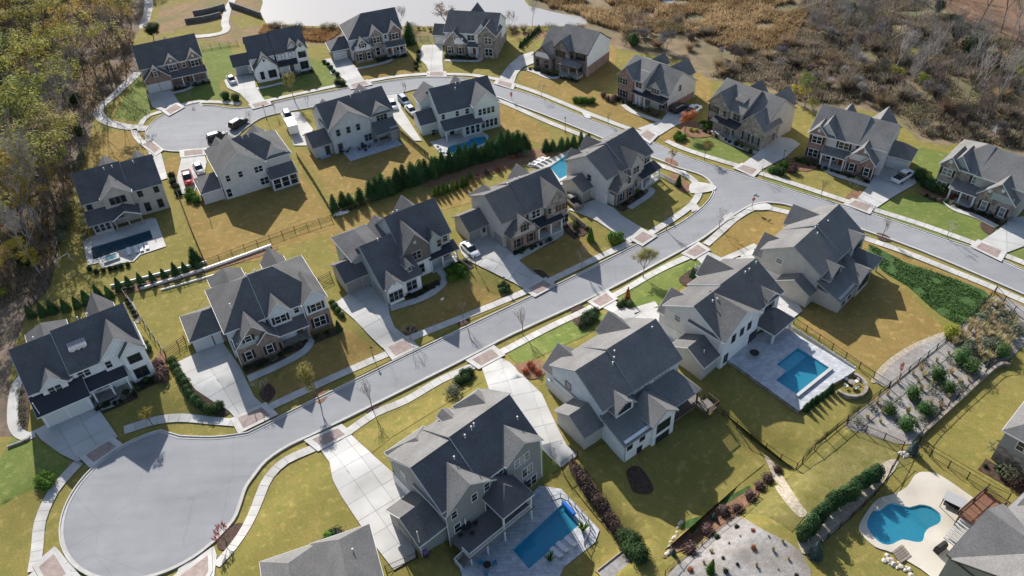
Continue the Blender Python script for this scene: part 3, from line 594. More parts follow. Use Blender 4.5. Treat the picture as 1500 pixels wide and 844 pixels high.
S_GREIGE = siding('siding_greige', (0.494, 0.471, 0.431)); S_TEAL = siding('siding_grey_green', (0.380, 0.425, 0.414)); S_SLATE = siding('siding_slate', (0.293, 0.299, 0.293)); S_BLUE = siding('siding_blue_grey', (0.621, 0.655, 0.690)); S_BROWN = siding('shake_brown', (.15, .135, .12))
M_TRIMW = mk('trim_white', (.72, .72, .71), rough=.5); M_TRIMT = mk('trim_taupe', (.30, .28, .25), rough=.55); M_TRIMG = mk('trim_grey', (.40, .40, .40), rough=.55); M_TRIMD = mk('trim_dark', (.06, .06, .062), rough=.5)
M_GLASS = mk('window_glass', (.02, .025, .03), rough=.06, spec=.8); M_GLASSL = mk('window_glass_bright', (.16, .18, .18), rough=.12, spec=.8)
M_SHUT = mk('shutter_black', (.025, .025, .028), rough=.6); M_SHUTR = mk('shutter_red', (.09, .03, .025), rough=.6)
M_DOORC = mk('garage_door_white', (.62, .62, .61), rough=.5); M_DOORT = mk('garage_door_taupe', (.30, .285, .265), rough=.5); M_DOORG = mk('garage_door_grey', (.36, .37, .38), rough=.5)
M_DOORW = mk('front_door_wood', (.16, .07, .03), rough=.5); M_DECK = mk('deck_boards', (.16, .14, .13), (.21, .19, .17), 4, rough=.8, obj=True); M_DECKR = mk('deck_boards_red', (.22, .10, .06), (.28, .14, .09), 3, rough=.8, obj=True)
WCACHE = {}
class House:
    def __init__(s, name, label, org, ang, wall, trim=M_TRIMW, roof=M_ROOF, group=None):
        s.o = empty(name, (org[0], org[1], 0), math.radians(ang), label, 'house', group)
        s.wall, s.trim, s.roof = wall, trim, roof; s.org = Vector(org); s.ang = math.radians(ang)
    def W(s, u, v):
        c, k = math.cos(s.ang), math.sin(s.ang); return Vector((s.org.x+u*c-v*k, s.org.y+u*k+v*c))
    def wing(s, u0, u1, v0, v1, ze, zr, ax='u', ends='gg', wall=None, z0=-.4, roof=None, oh=.38, rk=.26, t=.2, rv=None, walls=True, trim=None):
        """block with a pitched roof; u0..v1 and ze are the roof's eave edges, ends g gable / h hip"""
        if ax == 'v' and v0 >= 5 and walls: zr -= .45          # gables on the far side stay below the main ridge
        sw = (lambda p: Vector((p[1], p[0], p[2]))) if ax == 'v' else (lambda p: Vector(p))
        a0, a1, b0, b1 = (v0, v1, u0, u1) if ax == 'v' else (u0, u1, v0, v1)      # a along the ridge, b across
        bm_ = (b0+b1)/2 if rv is None else rv; hd = (b1-b0)/2*.95
        r0, r1 = a0+(hd if ends[0] == 'h' else 0), a1-(hd if ends[1] == 'h' else 0)
        if r0 > r1: r0 = r1 = (r0+r1)/2
        A, B, C_, D_ = (a0, b0, ze), (a1, b0, ze), (a1, b1, ze), (a0, b1, ze); R0, R1 = (r0, bm_, zr), (r1, bm_, zr)
        top = [A, B, C_, D_, R0, R1]; faces = [(0, 1, 5, 4), (2, 3, 4, 5)]
        bnd = [(0, 1), (2, 3)]
        if ends[1] == 'h': faces.append((1, 2, 5)); bnd.append((1, 2))
        else: bnd += [(1, 5), (5, 2)]
        if ends[0] == 'h': faces.append((3, 0, 4)); bnd.append((3, 0))
        else: bnd += [(3, 4), (4, 0)]
        vs = [sw(p) for p in top]+[sw((p[0], p[1], p[2]-t)) for p in top]
        fl_ = (lambda f: f[::-1]) if ax == 'v' else (lambda f: f)
        fs = [fl_(f) for f in faces]+[fl_(tuple(i+6 for i in f)[::-1]) for f in faces]+[fl_((j, i, i+6, j+6)) for i, j in bnd]
        ro = MB().add(vs, fs).build('roof', roof or s.roof, s.o)
        mb = MB(); cen = Vector((((a0+a1)/2), (b0+b1)/2, 0))
        for i, j in bnd:                                                          # fascia, rake boards and gutters
            p, q = Vector(top[i]), Vector(top[j]); e = (q-p); n = Vector((e.y, -e.x, 0)).normalized()
            if n.dot((p+q)/2-cen) < 0: n = -n
            k = .05; dz0, dz1 = -.03, -.235
            pp = [p+Vector((0, 0, dz0)), q+Vector((0, 0, dz0)), q+n*k+Vector((0, 0, dz0)), p+n*k+Vector((0, 0, dz0))]
            qq = [x+Vector((0, 0, dz1-dz0)) for x in pp]
            mb.add([sw(x) for x in pp+qq], [(0,1,2,3),(7,6,5,4),(0,4,5,1),(1,5,6,2),(2,6,7,3),(3,7,4,0)])
        mb.build('fascia', trim or s.trim, ro)
        if walls:
            sl_ = (zr-ze)/((b1-b0)/2) if rv is None else (zr-ze)/max(bm_-b0, b1-bm_)
            slf = (zr-ze)/(bm_-b0); slb = (zr-ze)/(b1-bm_)
            wa0, wa1, wb0, wb1 = a0+(rk if ends[0] == 'g' else oh), a1-(rk if ends[1] == 'g' else oh), b0+oh, b1-oh
            zf, zb, zt = ze+slf*oh-t+.03, ze+slb*oh-t+.03, zr-t+.03
            w0 = r0+(0 if ends[0] == 'h' else rk); w1 = r1-(0 if ends[1] == 'h' else rk)
            vs = [(wa0, wb0, z0), (wa1, wb0, z0), (wa1, wb1, z0), (wa0, wb1, z0), (wa0, wb0, zf), (wa1, wb0, zf), (wa1, wb1, zb), (wa0, wb1, zb), (w0, bm_, zt), (w1, bm_, zt)]
            fs = [(0, 1, 5, 4), (2, 3, 7, 6), (4, 5, 9, 8), (6, 7, 8, 9)]
            fs += [(1, 2, 6, 9, 5)] if ends[1] == 'g' else [(1, 2, 6, 5), (5, 6, 9)]
            fs += [(3, 0, 4, 8, 7)] if ends[0] == 'g' else [(3, 0, 4, 7), (7, 4, 8)]
            MB().add([sw(p) for p in vs], [fl_(f) for f in fs]).build('wall', wall or s.wall, s.o)
        return ro
    def slab(s, pts, mat=None, t=.16, trim=True, name='roof'):
        """single roof plane through the given corner points (ccw from above)"""
        pts = [Vector(p) for p in pts]; n = len(pts)
        vs = pts+[p-Vector((0, 0, t)) for p in pts]
        fs = [tuple(range(n)), tuple(range(n, 2*n))[::-1]]+[((i+1) % n, i, i+n, (i+1) % n+n) for i in range(n)]
        ro = MB().add(vs, fs).build(name, mat or s.roof, s.o)
        if trim:
            mb = MB(); c = sum(pts, Vector())/n
            for i in range(n):
                p, q = pts[i], pts[(i+1) % n]; e = q-p; nn = Vector((e.y, -e.x, 0)).normalized(); k = .045
                pp = [p+Vector((0, 0, -.03)), q+Vector((0, 0, -.03)), q+nn*k+Vector((0, 0, -.03)), p+nn*k+Vector((0, 0, -.03))]
                qq = [x-Vector((0, 0, .17)) for x in pp]
                mb.add(pp+qq, [(0,1,2,3),(7,6,5,4),(0,4,5,1),(1,5,6,2),(2,6,7,3),(3,7,4,0)])
            mb.build('fascia', s.trim, ro)
        return ro
    def shed(s, u0, u1, v0, v1, zl, zh, mat=None, hip=0, seams=False):
        """lean-to roof falling towards -v"""
        ro = s.slab([(u0, v0, zl), (u1, v0, zl), (u1-hip, v1, zh), (u0+hip, v1, zh)], mat)
        if hip:
            s.slab([(u1, v0, zl-.005), (u1, v1, zl), (u1-hip, v1, zh-.005)], mat); s.slab([(u0, v1, zl), (u0, v0, zl-.005), (u0+hip, v1, zh-.005)], mat)
        if seams:
            mb = MB(); n = max(2, int((u1-u0)/.5))
            for i in range(1, n):
                u = u0+(u1-u0)*i/n; mb.beam((u, v0+.03, zl+.035), (u, v1-.03, zh+.035), .035, .06)
            mb.build('seam', mat or s.roof, ro)
        return ro
    def box(s, name, u0, u1, v0, v1, z0, z1, mat):
        return MB().box(u0, u1, v0, v1, z0, z1).build(name, mat, s.o)
    def posts(s, pts, z0, z1, w_=.24, mat=None):
        for u, v in pts: s.box('porch_post', u-w_/2, u+w_/2, v-w_/2, v+w_/2, z0, z1, mat or M_TRIMW)
    def _place(s, face, a, off):
        return {'f': ((a, off, 0), 0), 'b': ((a, off, 0), math.pi), 'l': ((off, a, 0), -math.pi/2), 'r': ((off, a, 0), math.pi/2)}[face]
    def win(s, face, a, z, w_=.95, h_=1.5, off=0., n=1, sh=None, trim=None, glass=None):
        """window on a wall face; a along the wall, z sill height, n lights side by side"""
        trim = trim or s.trim; glass = glass or M_GLASS
        key = ('w', w_, h_, n, trim.name)
        if key not in WCACHE:
            tw = w_*n; f = MB(); b = .09; d0, d1 = -.07, .03
            f.box(-tw/2-b, tw/2+b, d0, d1, -b-.02, 0); f.box(-tw/2-b, tw/2+b, d0, d1, h_, h_+b+.03)
            for i in range(n+1):
                x = -tw/2+i*w_; hw = b if i in (0, n) else .05
                x0, x1 = (x-b, x) if i == 0 else ((x, x+b) if i == n else (x-.05, x+.05)); f.box(x0, x1, d0, d1, 0, h_)
            f.box(-tw/2, tw/2, d0+.03, d1, h_*.5-.03, h_*.5+.03)
            p = MB().box(-tw/2, tw/2, -.025, .02, 0, h_)
            sm = MB().box(-.19, .19, -.045, .0, -.03, h_+.03)
            WCACHE[key] = (f.mesh('window', trim), p, sm)
        fm, pm, sm = WCACHE[key]; loc, rz = s._place(face, a, off)
        o = linkobj('window', fm, s.o, (loc[0], loc[1], z), (0, 0, rz))
        k2 = key+(glass.name,)
        if k2 not in WCACHE: WCACHE[k2] = pm.mesh('pane', glass)
        linkobj('pane', WCACHE[k2], o)
        if sh:
            k3 = key+(sh.name,)
            if k3 not in WCACHE: WCACHE[k3] = sm.mesh('shutter', sh)
            for sg in (-1, 1): linkobj('shutter', WCACHE[k3], o, (sg*(w_*n/2+.30), 0, 0))
        return o
    def gdoor(s, face, a, w_=2.5, h_=2.2, off=0., z=0., mat=None):
        mat = mat or M_DOORC; key = ('g', w_, h_, mat.name)
        if key not in WCACHE:
            d = MB().box(-w_/2, w_/2, -.03, .02, 0, h_); fr = MB(); b = .12
            fr.box(-w_/2-b, -w_/2, -.08, .02, 0, h_+b); fr.box(w_/2, w_/2+b, -.08, .02, 0, h_+b); fr.box(-w_/2, w_/2, -.08, .02, h_, h_+b)
            pn = MB(); nx, nz = max(2, int(w_/.6)), 4
            for i in range(nx):
                for j in range(nz):
                    x0 = -w_/2+.06+i*(w_-.12)/nx; z0 = .05+j*(h_-.1)/nz; pn.box(x0+.03, x0+(w_-.12)/nx-.03, -.05, -.031, z0+.04, z0+(h_-.1)/nz-.04)
            WCACHE[key] = (d.mesh('garage_door', mat), fr.mesh('frame', M_TRIMW if mat is M_DOORC else mat), pn.mesh('panel', mat))
        loc, rz = s._place(face, a, off); o = linkobj('garage_door', WCACHE[key][0], s.o, (loc[0], loc[1], z), (0, 0, rz))
        linkobj('frame', WCACHE[key][1], o); linkobj('panel', WCACHE[key][2], o); return o
    def door(s, face, a, off=0., z=.3, mat=None, w_=1.0, h_=2.1):
        mat = mat or M_DOORW; loc, rz = s._place(face, a, off)
        d = MB().box(-w_/2, w_/2, -.04, .02, 0, h_).build('door', mat, s.o); d.location = (loc[0], loc[1], z); d.rotation_euler = (0, 0, rz)
        MB().box(-w_/2-.1, -w_/2, -.06, .02, 0, h_+.1).box(w_/2, w_/2+.1, -.06, .02, 0, h_+.1).box(-w_/2, w_/2, -.06, .02, h_, h_+.1).build('frame', s.trim, d)
        MB().box(w_/2-.16, w_/2-.1, -.1, -.04, .95, 1.07).build('handle', M_DKMET, d); return d
    def panel(s, face, a0, a1, z0, z1, off, mat, t=.03):
        x0, x1 = sorted((a0, a1))
        b = {'f': (x0, x1, off-t, off+.02), 'b': (x0, x1, off-.02, off+t), 'l': (off-t, off+.02, x0, x1), 'r': (off-.02, off+t, x0, x1)}[face]
        return s.box('cladding', b[0], b[1], b[2], b[3], z0, z1, mat)
    def spout(s, pts, z1, z0=0, mat=None):
        for u, v in pts: s.box('downspout', u-.05, u+.05, v-.05, v+.05, z0, z1, mat or s.trim)
    def vent(s, pts):
        for u, v, z in pts:
            o = MB().tube((0, 0, -.3), (0, 0, .34), .07, n=8).lathe([(.07, .34), (.12, .36), (.11, .43), (.02, .46)], 8).build('vent_pipe', M_TRIMW, s.o); o.location = (u, v, z)
    def gvent(s, face, a, z, off, mat=None):
        loc, rz = s._place(face, a, off); o = MB().box(-.2, .2, -.05, .02, 0, .5).box(-.26, .26, -.035, .02, -.06, .56).build('gable_vent', mat or s.trim, s.o); o.location = (loc[0], loc[1], z); o.rotation_euler = (0, 0, rz)
    def shedormer(s, u0, u1, v0, v1, z0, zf, zb, wall=None, mat=None):
        """small dormer with a low metal roof"""
        MB().box(u0+.15, u1-.15, v0+.15, v1, z0, zf-.12).build('dormer_wall', wall or s.wall, s.o); ro = s.slab([(u0, v0, zf), (u1, v0, zf), (u1, v1, zb), (u0, v1, zb)], mat or M_SEAML, .1)
        mb = MB(); n = max(2, int((u1-u0)/.4))
        for i in range(1, n): u = u0+(u1-u0)*i/n; mb.beam((u, v0+.02, zf+.03), (u, v1, zb+.03), .03, .05)
        mb.build('seam', mat or M_SEAML, ro)
        for k in (-.35, .35): s.win('f', (u0+u1)/2+k, zf-.75, .45, .45, v0+.15)
    def rail(s, pts, z0, h_=.95, mat=None, name='railing', close=.14):
        """railing with balusters along (u,v) points"""
        mb = MB()
        for (a, b) in zip(pts, pts[1:]):
            A, B = Vector((*a, 0)), Vector((*b, 0)); L_ = (B-A).length
            mb.beam(A+Vector((0, 0, z0+h_)), B+Vector((0, 0, z0+h_)), .09, .07); mb.beam(A+Vector((0, 0, z0+.12)), B+Vector((0, 0, z0+.12)), .05, .06)
            n = max(1, int(L_/close))
            for i in range(n+1):
                q = A+(B-A)*(i/n); w_ = .05 if i in (0, n) else .018; mb.box(q.x-w_, q.x+w_, q.y-w_, q.y+w_, z0, z0+h_-.03)
        return mb.build(name, mat or M_TRIMW, s.o)
def twomain(h, W_, st, D, ze, zr, dz=.38, first='low', **k):
    """long ridge in two lengths, one a step higher than the other"""
    a, b = (0, dz) if first == 'low' else (dz, 0)
    h.wing(0, st+(0 if first == 'low' else .12), 0, D, ze, zr+a, **k); h.wing(st-(.12 if first == 'low' else 0), W_, -.06 if first == 'low' else .06, D+.05, ze+.02, zr+b, **k)
BEDS = []
# ---------------------------------------------------------------- the houses, each in its own frame: u along the front, v to the back
# --- house by the forest at the upper turning circle
h = House('brick_house', 'red brick house with three front gables beside the forest at the far turning circle', (-87.81, 182.84), 23.0, S_GREIGE)
h.wing(0, 15.1, 0, 11, 5.8, 9.9); h.wing(.1, 6.5, -1.8, 5, 3.45, 6.5, 'v', wall=M_BRICK); h.wing(5.5, 9.7, -.25, 5, 5.75, 7.75, 'v', wall=M_BRICK); h.wing(10.9, 15, -.3, 5, 5.85, 7.9, 'v', wall=M_BRICK)
h.panel('f', 6.2, 14.6, -.3, 5.6, .38, M_BRICK); h.shed(6.5, 15.1, -1.9, .1, 2.75, 3.7); h.posts([(8.9, -1.65), (11.5, -1.65), (14.8, -1.65)], 0, 2.7); h.box('porch_floor', 6.7, 15, -1.9, .3, -.3, .3, M_CONC)
h.win('f', 3.3, 4.1, .9, 1.2, -1.54, 1, M_SHUT); h.win('f', 7.6, 4.0, .9, 1.4, .01, 2, M_SHUT); h.win('f', 12.9, 4.0, .9, 1.4, -.04, 2, M_SHUT); h.win('f', 10.3, 4.1, .8, 1.2, .35); h.gvent('f', 7.6, 6.2, .01); h.gvent('f', 12.9, 6.3, -.04)
for a in (1.8, 4.7): h.gdoor('f', a, 2.5, 2.2, -1.54)
h.win('f', 8.0, .9, .9, 1.6, .35, 2); h.door('f', 10.2, .35); h.win('f', 13, .9, .9, 1.6, .35, 2); h.wing(6, 10, 6, 12, 5.2, 8.8, 'v'); h.spout([(.3, -1.5), (6.3, -1.5), (14.9, .2)], 3.4); h.win('l', 4, 3.9, 1, 1.4, .26); h.win('r', 5, 3.9, 1, 1.4, 14.84)
BEDS.append((h, 6.3, 15, -3.0, -1.9, 9, M_MULCH, 'forest side brick house'))
# --- white house with arched windows
h = House('white_brick_house', 'white painted house with arched front windows next to the forest side brick house', (-61.56, 185.77), 20.4, S_WHITE, M_TRIMD, M_ROOF3)
twomain(h, 14.4, 6.3, 10.6, 5.8, 9.3); h.wing(.1, 6.4, -2.2, 5, 3.5, 6.7, 'v', wall=S_WHITE); h.wing(11.0, 14.6, -.7, 5, 5.85, 7.6, 'v', wall=S_WHITE); h.wing(8.9, 12.9, .1, 5, 5.85, 8.1, 'v', wall=S_GREY)
h.wing(-4.2, .4, 4.3, 10, 2.8, 4.7, 'u', wall=S_WHITE); h.gdoor('f', -2.2, 2.6, 2.1, 4.68, mat=M_DOORG); h.win('f', 4.5, .8, .9, 1.8, -1.94, 2, trim=M_TRIMD); h.win('f', 2.0, .8, .8, 1.8, -1.94, 1); h.gvent('f', 3.2, 5.2, -1.94, M_TRIMD)
h.win('f', 12.8, 3.7, .9, 1.4, -.44, 2); h.win('f', 12.8, .7, .95, 1.8, -.44, 2); h.win('f', 7.7, 3.8, .9, 1.4, .36, 2); h.win('f', 10, 4, .8, 1.2, .36); h.gvent('f', 12.8, 6.4, -.44, M_TRIMD)
h.shed(6.4, 11.2, -1.5, .3, 2.9, 3.6, M_SEAM, seams=True); h.posts([(6.8, -1.3), (8.9, -1.3), (10.9, -1.3)], 0, 2.8); h.door('f', 9.6, .36, mat=M_TRIMD); h.box('porch_floor', 6.5, 11.2, -1.6, .3, -.3, .28, M_CONC); h.win('l', 3, .8, 1, 1.5, .26); h.wing(8.5, 12.5, 6, 11.8, 5.2, 8.3, 'v')
BEDS.append((h, 6.6, 14.5, -2.4, -1.6, 8, M_MULCH, 'arched window house'))
# --- hipped stone house on the pond
h = House('stone_house', 'hip roofed stone and blue grey house in front of the pond', (-37.89, 193.62), 19.0, S_BLUE, M_TRIMW, M_ROOF3)
h.wing(-.2, 14.2, 0, 11.2, 5.75, 9.9, 'u', 'hg'); h.wing(.3, 5.6, -2.2, 5, 3.5, 6.3, 'v', wall=M_BRICKB); h.panel('f', .9, 5.0, 3.3, 4.6, -1.96, S_BLUE); h.wing(5.0, 9.0, -.7, 5, 5.85, 7.95, 'v', wall=M_STONE); h.wing(10.1, 14, -.6, 5, 5.95, 8.0, 'v', wall=M_BRICKB)
h.wing(-4.9, .3, 2.2, 9, 2.8, 4.9, 'u', 'hg', wall=M_BRICKB); h.shed(9.0, 14.2, -2.1, -.2, 2.8, 3.6); h.posts([(10.6, -1.9), (12.4, -1.9), (14, -1.9)], 0, 2.7); h.box('porch_floor', 9.1, 14.1, -2.1, -.1, -.3, .3, M_CONC)
for a in (-3.4, -1.6): h.gdoor('f', a, 1.5, 2.1, 2.6)
h.win('f', 2.0, .8, .9, 1.7, -1.94, 1, M_SHUT); h.win('f', 4.2, .8, .9, 1.7, -1.94, 1, M_SHUT); h.win('f', 3, 4.0, .8, 1.1, -1.99, 1, M_SHUT); h.win('f', 7, 4.0, .85, 1.4, -.44, 2, M_SHUT); h.win('f', 7, .7, 1.0, 2.0, -.44, 1); h.win('f', 12, 4.0, .85, 1.4, -.34, 2, M_SHUT); h.win('f', 12.8, .8, .9, 1.6, -.34, 2); h.door('f', 10, -.34)
h.win('f', 9.6, 4.2, .6, 1.1, .36); h.win('l', 7, 3.8, 1, 1.4, .18); BEDS.append((h, 5.8, 14, -3.3, -2.3, 9, M_MULCH, 'hip roofed pond house'))
# --- stone fronted house on the bend
h = House('stone_front_house', 'stone fronted house with a pale side wall on the outside of the street bend', (-13.74, 195.4), -16.8, S_WHITE, M_TRIMW, M_ROOF3)
h.wing(0, 14.0, 0, 11, 5.8, 9.4); h.wing(.1, 6.4, -1.6, 5, 3.6, 6.8, 'v', wall=M_STONET); h.panel('f', 3.2, 5.6, 3.4, 5.0, -1.36, S_WHITE); h.wing(9.2, 14.5, -1.4, 5, 6.0, 8.5, 'v', wall=M_STONE); h.wing(8.3, 12.6, -.4, 5, 6.0, 8.6, 'v', wall=S_WHITE)
h.wing(-5.0, .5, 4.6, 9.8, 2.8, 4.9, 'u', wall=M_STONET); 
for a in (-3.6, -1.7): h.gdoor('f', a, 1.6, 2.1, 4.98)
h.win('f', 1.7, .8, .9, 1.7, -1.34, 1, M_SHUT); h.win('f', 4.6, .8, .9, 1.7, -1.34, 1, M_SHUT); h.win('f', 3.4, 4.6, .5, .8, -1.4); h.win('f', 12.2, 3.9, .9, 1.5, -1.14, 2); h.win('f', 12.2, .7, .95, 1.8, -1.14, 2); h.win('f', 7.2, 3.9, .9, 1.3, .37, 2); h.win('f', 9.6, 4.0, .7, 1.2, -.13)
h.shed(6.4, 9.3, -1.2, .3, 2.8, 3.5); h.box('porch_floor', 6.4, 9.4, -1.4, .3, -.3, .25, M_CONC); h.posts([(7.0, -1.0), (8.9, -1.0)], 0, 2.7); h.door('f', 8, .37); h.wing(3, 8.5, 6, 12.4, 5.4, 9.6, 'v'); h.win('r', 4, 3.8, 1, 1.4, 13.74)
h.panel('r', .4, 10.5, -.3, 2.4, 13.75, M_STONET); BEDS.append((h, .3, 9, -2.8, -1.7, 9, M_MULCH, 'stone fronted bend house'))
# --- gabled house with white side wall
h = House('gabled_house', 'house with tall white gable end and red brick base on the outer curve', (13.96, 182.03), -37.7, S_WHITE, M_TRIMD, M_ROOF2)
h.wing(-.5, 9.2, 0, 11.2, 5.8, 9.5); h.wing(-5.0, .2, 1.0, 11, 4.4, 8.2); h.wing(-6.0, .1, -1.6, 6, 3.1, 5.9, 'v', wall=M_BRICKB); h.panel('f', -5, -1, 3.0, 4.3, -1.35, S_WHITE); h.wing(-.3, 4.5, -.6, 5, 5.8, 8.2, 'v', wall=M_STONE)
h.panel('f', 2.0, 8.8, -.3, 5.6, .38, M_BRICKB); h.panel('r', .4, 10.9, -.4, 2.5, 8.94, M_BRICK); h.wing(2.4, 7.9, -2.4, .6, 2.95, 4.0, 'u', 'hh', walls=False); h.posts([(2.8, -2.1), (5.2, -2.1), (7.5, -2.1)], 0, 2.9, .3, M_TRIMT); h.box('porch_floor', 2.5, 7.8, -2.4, .3, -.3, .35, M_CONC)
h.win('f', 1.7, 3.9, .9, 1.4, -.33, 2, M_SHUT); h.win('f', 4.6, 4, .8, 1.2, .34); h.win('f', 7, 3.9, .9, 1.4, .34, 2, M_SHUT); h.win('f', -1.7, .7, .9, 1.7, -1.34, 1); h.win('f', -4.4, .7, .9, 1.7, -1.34, 1); h.door('f', 5, .34); h.win('f', 7, .9, .9, 1.5, .34, 1); h.gvent('f', 2.1, 6.6, -.33, M_TRIMT)
BEDS.append((h, -6, 8.5, -3.6, -2.4, 13, M_MULCH, 'white gable end house'))
# --- grey house with striped dormer
h = House('dormer_house', 'grey house with a ribbed metal dormer and brick base overlooking the marsh', (26.61, 167.26), -49.3, S_GREYL, M_TRIMG, M_ROOF2)
h.wing(1.6, 8.6, -.6, 10.2, 5.8, 8.6); h.wing(8.4, 14.9, .6, 11.2, 4.2, 8.3, rv=5.2, oh=.3); h.wing(1.5, 6.3, -1.2, 5, 5.8, 8.3, 'v', wall=M_BRICK); h.wing(9.7, 12.9, .3, 5, 4.9, 6.6, 'v', wall=S_GREIGE); h.panel('r', 1.0, 10.6, -.4, 1.6, 14.65, M_BRICK); h.panel('f', 6, 14.5, -.3, 2.7, .9, M_BRICKB)
h.shed(5.4, 14.9, -1.1, 1.0, 2.85, 3.5, M_SEAM); h.posts([(7.2, -.9), (8.2, -.9), (9.6, -.9)], 0, 2.8, .2); h.box('porch_floor', 6.2, 10, -1.2, .6, -.3, .3, M_CONC); h.shedormer(5.9, 8.1, 1.9, 5, 5.6, 7.15, 8.0, S_GREIGE)
h.win('f', 3.0, 3.9, .8, 1.3, -.93, 2, M_SHUT); h.win('f', 3.2, .8, .9, 1.6, -.93, 2, M_SHUT); h.win('f', 7.2, 4, .8, 1.2, -.22, 2); h.win('f', 11.3, 3.7, .7, 1.0, .56, 3)
for a in (10.6, 12.2, 13.7): h.win('f', a, .7, .8, 1.5, .86, 1, M_SHUT)
h.wing(8, 13, 6, 12.8, 5.0, 8.2, 'v'); h.wing(3, 6.4, 6, 11.8, 5.6, 8.0, 'v'); h.win('r', 5, 3.8, .8, 1.3, 14.64); BEDS.append((h, 1.5, 14.5, -2.2, -1.2, 12, M_MULCH, 'ribbed dormer house'))
# --- taupe house
h = House('taupe_house', 'taupe stone house with arched windows and two steep front gables above the street', (43.85, 149.97), -52.4, S_TAUPE, M_TRIMT, M_ROOF2)
h.wing(0, 8.9, .3, 11, 5.8, 9.3); h.wing(8.7, 14.2, 1.4, 11.6, 5.2, 9.0); h.wing(0, 5.8, -.2, 5, 5.85, 9.0, 'v', wall=M_STONET); h.wing(8.6, 14.8, -.2, 6, 4.3, 7.2, 'v', wall=M_STONET); h.shedormer(5.3, 7.6, 2.0, 5.4, 6.0, 7.5, 8.6, S_TAUPE, M_ROOF2)
h.shed(2.4, 8.8, -1.4, .8, 2.95, 3.7, M_SEAM); h.posts([(3.2, -1.1), (5.4, -1.1), (7.6, -1.1)], 0, 2.9, .3, M_TRIMT); h.box('porch_floor', 2.6, 8.7, -1.4, .6, -.3, .3, M_CONC); h.win('f', 1.7, 3.9, .8, 1.5, .05, 2, M_SHUT); h.win('f', 4.6, 3.9, .7, 1.3, .05); h.win('f', 7.2, 3.8, .8, 1.3, .66, 2); h.win('f', 1.5, .8, .9, 1.7, .05, 1, M_SHUT)
h.win('f', 10.5, .8, .9, 1.7, .05, 1, M_SHUT, glass=M_GLASSL); h.win('f', 13.0, .8, .9, 1.7, .05, 1, M_SHUT, glass=M_GLASSL); h.win('f', 4.2, .8, .9, 1.7, .66); h.door('f', 6.6, .66); h.wing(8.4, 13, 6, 13, 5.4, 8.9, 'v'); h.wing(2.5, 6.5, 6, 12.2, 5.6, 8.6, 'v'); h.gvent('f', 2.9, 7.0, .05); h.gvent('f', 11.6, 5.4, .05)
h.win('r', 4, .9, .7, 1.5, 14.5); h.spout([(13.9, 1.9), (.3, .6)], 5.2); BEDS.append((h, 0, 14.2, -2.6, -1.5, 11, M_MULCH, 'arched taupe house'))
# --- brick house with white porch columns
h = House('porch_brick_house', 'red brick house with white porch columns and a detached looking garage wing on the right', (60.35, 134.9), -37.2, S_GREYL, M_TRIMW, M_ROOF2)
twomain(h, 14.9, 9.4, 11, 5.75, 9.0, .35, 'high'); h.wing(-.1, 3.9, -.3, 5, 5.75, 7.9, 'v', wall=M_BRICK); h.wing(1.0, 5.4, .2, 5, 5.75, 8.6, 'v', wall=S_GREYL); h.wing(8.2, 13.9, -1.8, 5, 3.4, 6.6, 'v', wall=M_BRICK); h.panel('f', 8.9, 12.4, 3.3, 4.6, -1.56, S_GREYL); h.wing(11.2, 14.0, -2.1, 4, 3.4, 4.9, 'v', wall=M_BRICK)
h.wing(14.4, 19.0, 4.2, 9.4, 2.8, 4.9, 'u', 'gh', wall=S_GREYL); h.panel('f', 15.0, 18.5, -.2, 2.6, 4.58, M_BRICKB); h.gdoor('f', 17.2, 2.4, 2.1, 4.54); h.door('f', 15.4, 4.54, .1, M_DOORC); h.shed(3.4, 8.3, -1.5, .5, 2.8, 3.7); h.posts([(3.7, -1.3), (5.6, -1.3), (8.0, -1.3)], 0, 2.75, .26); h.box('porch_floor', 3.5, 8.2, -1.6, .4, -.3, .3, M_CONC)
h.panel('f', 3.6, 8.3, -.3, 2.8, .38, M_BRICK); h.win('f', 1.9, 3.9, .9, 1.4, -.04, 2, M_SHUT); h.win('f', 1.7, .8, .9, 1.6, -.04, 2, M_SHUT); h.win('f', 4.6, 3.9, .8, 1.3, .46); h.win('f', 7.0, 3.9, .9, 1.3, .36, 2, M_SHUT); h.win('f', 9.7, .8, .9, 1.6, -1.54, 1, M_SHUT); h.win('f', 12.6, .8, .9, 1.6, -1.84, 1, M_SHUT); h.win('f', 5.2, .9, .9, 1.5, .34, 2); h.door('f', 7.2, .34); h.gvent('f', 1.9, 6.4, -.04); h.gvent('f', 11.4, 5.3, -1.59)
h.win('r', 7, 3.8, .9, 1.4, 14.64); h.wing(8.8, 13.6, 6, 12.6, 5.6, 9.1, 'v'); h.wing(2.8, 6, 6, 12, 5.6, 8.4, 'v'); h.spout([(8.5, -1.6), (13.7, -1.9)], 3.3, 0); BEDS.append((h, 0, 8.2, -2.7, -1.7, 7, M_MULCH, 'white columned brick house')); BEDS.append((h, 8.4, 13.6, -3.2, -2.2, 6, M_MULCH, 'white columned brick house'))
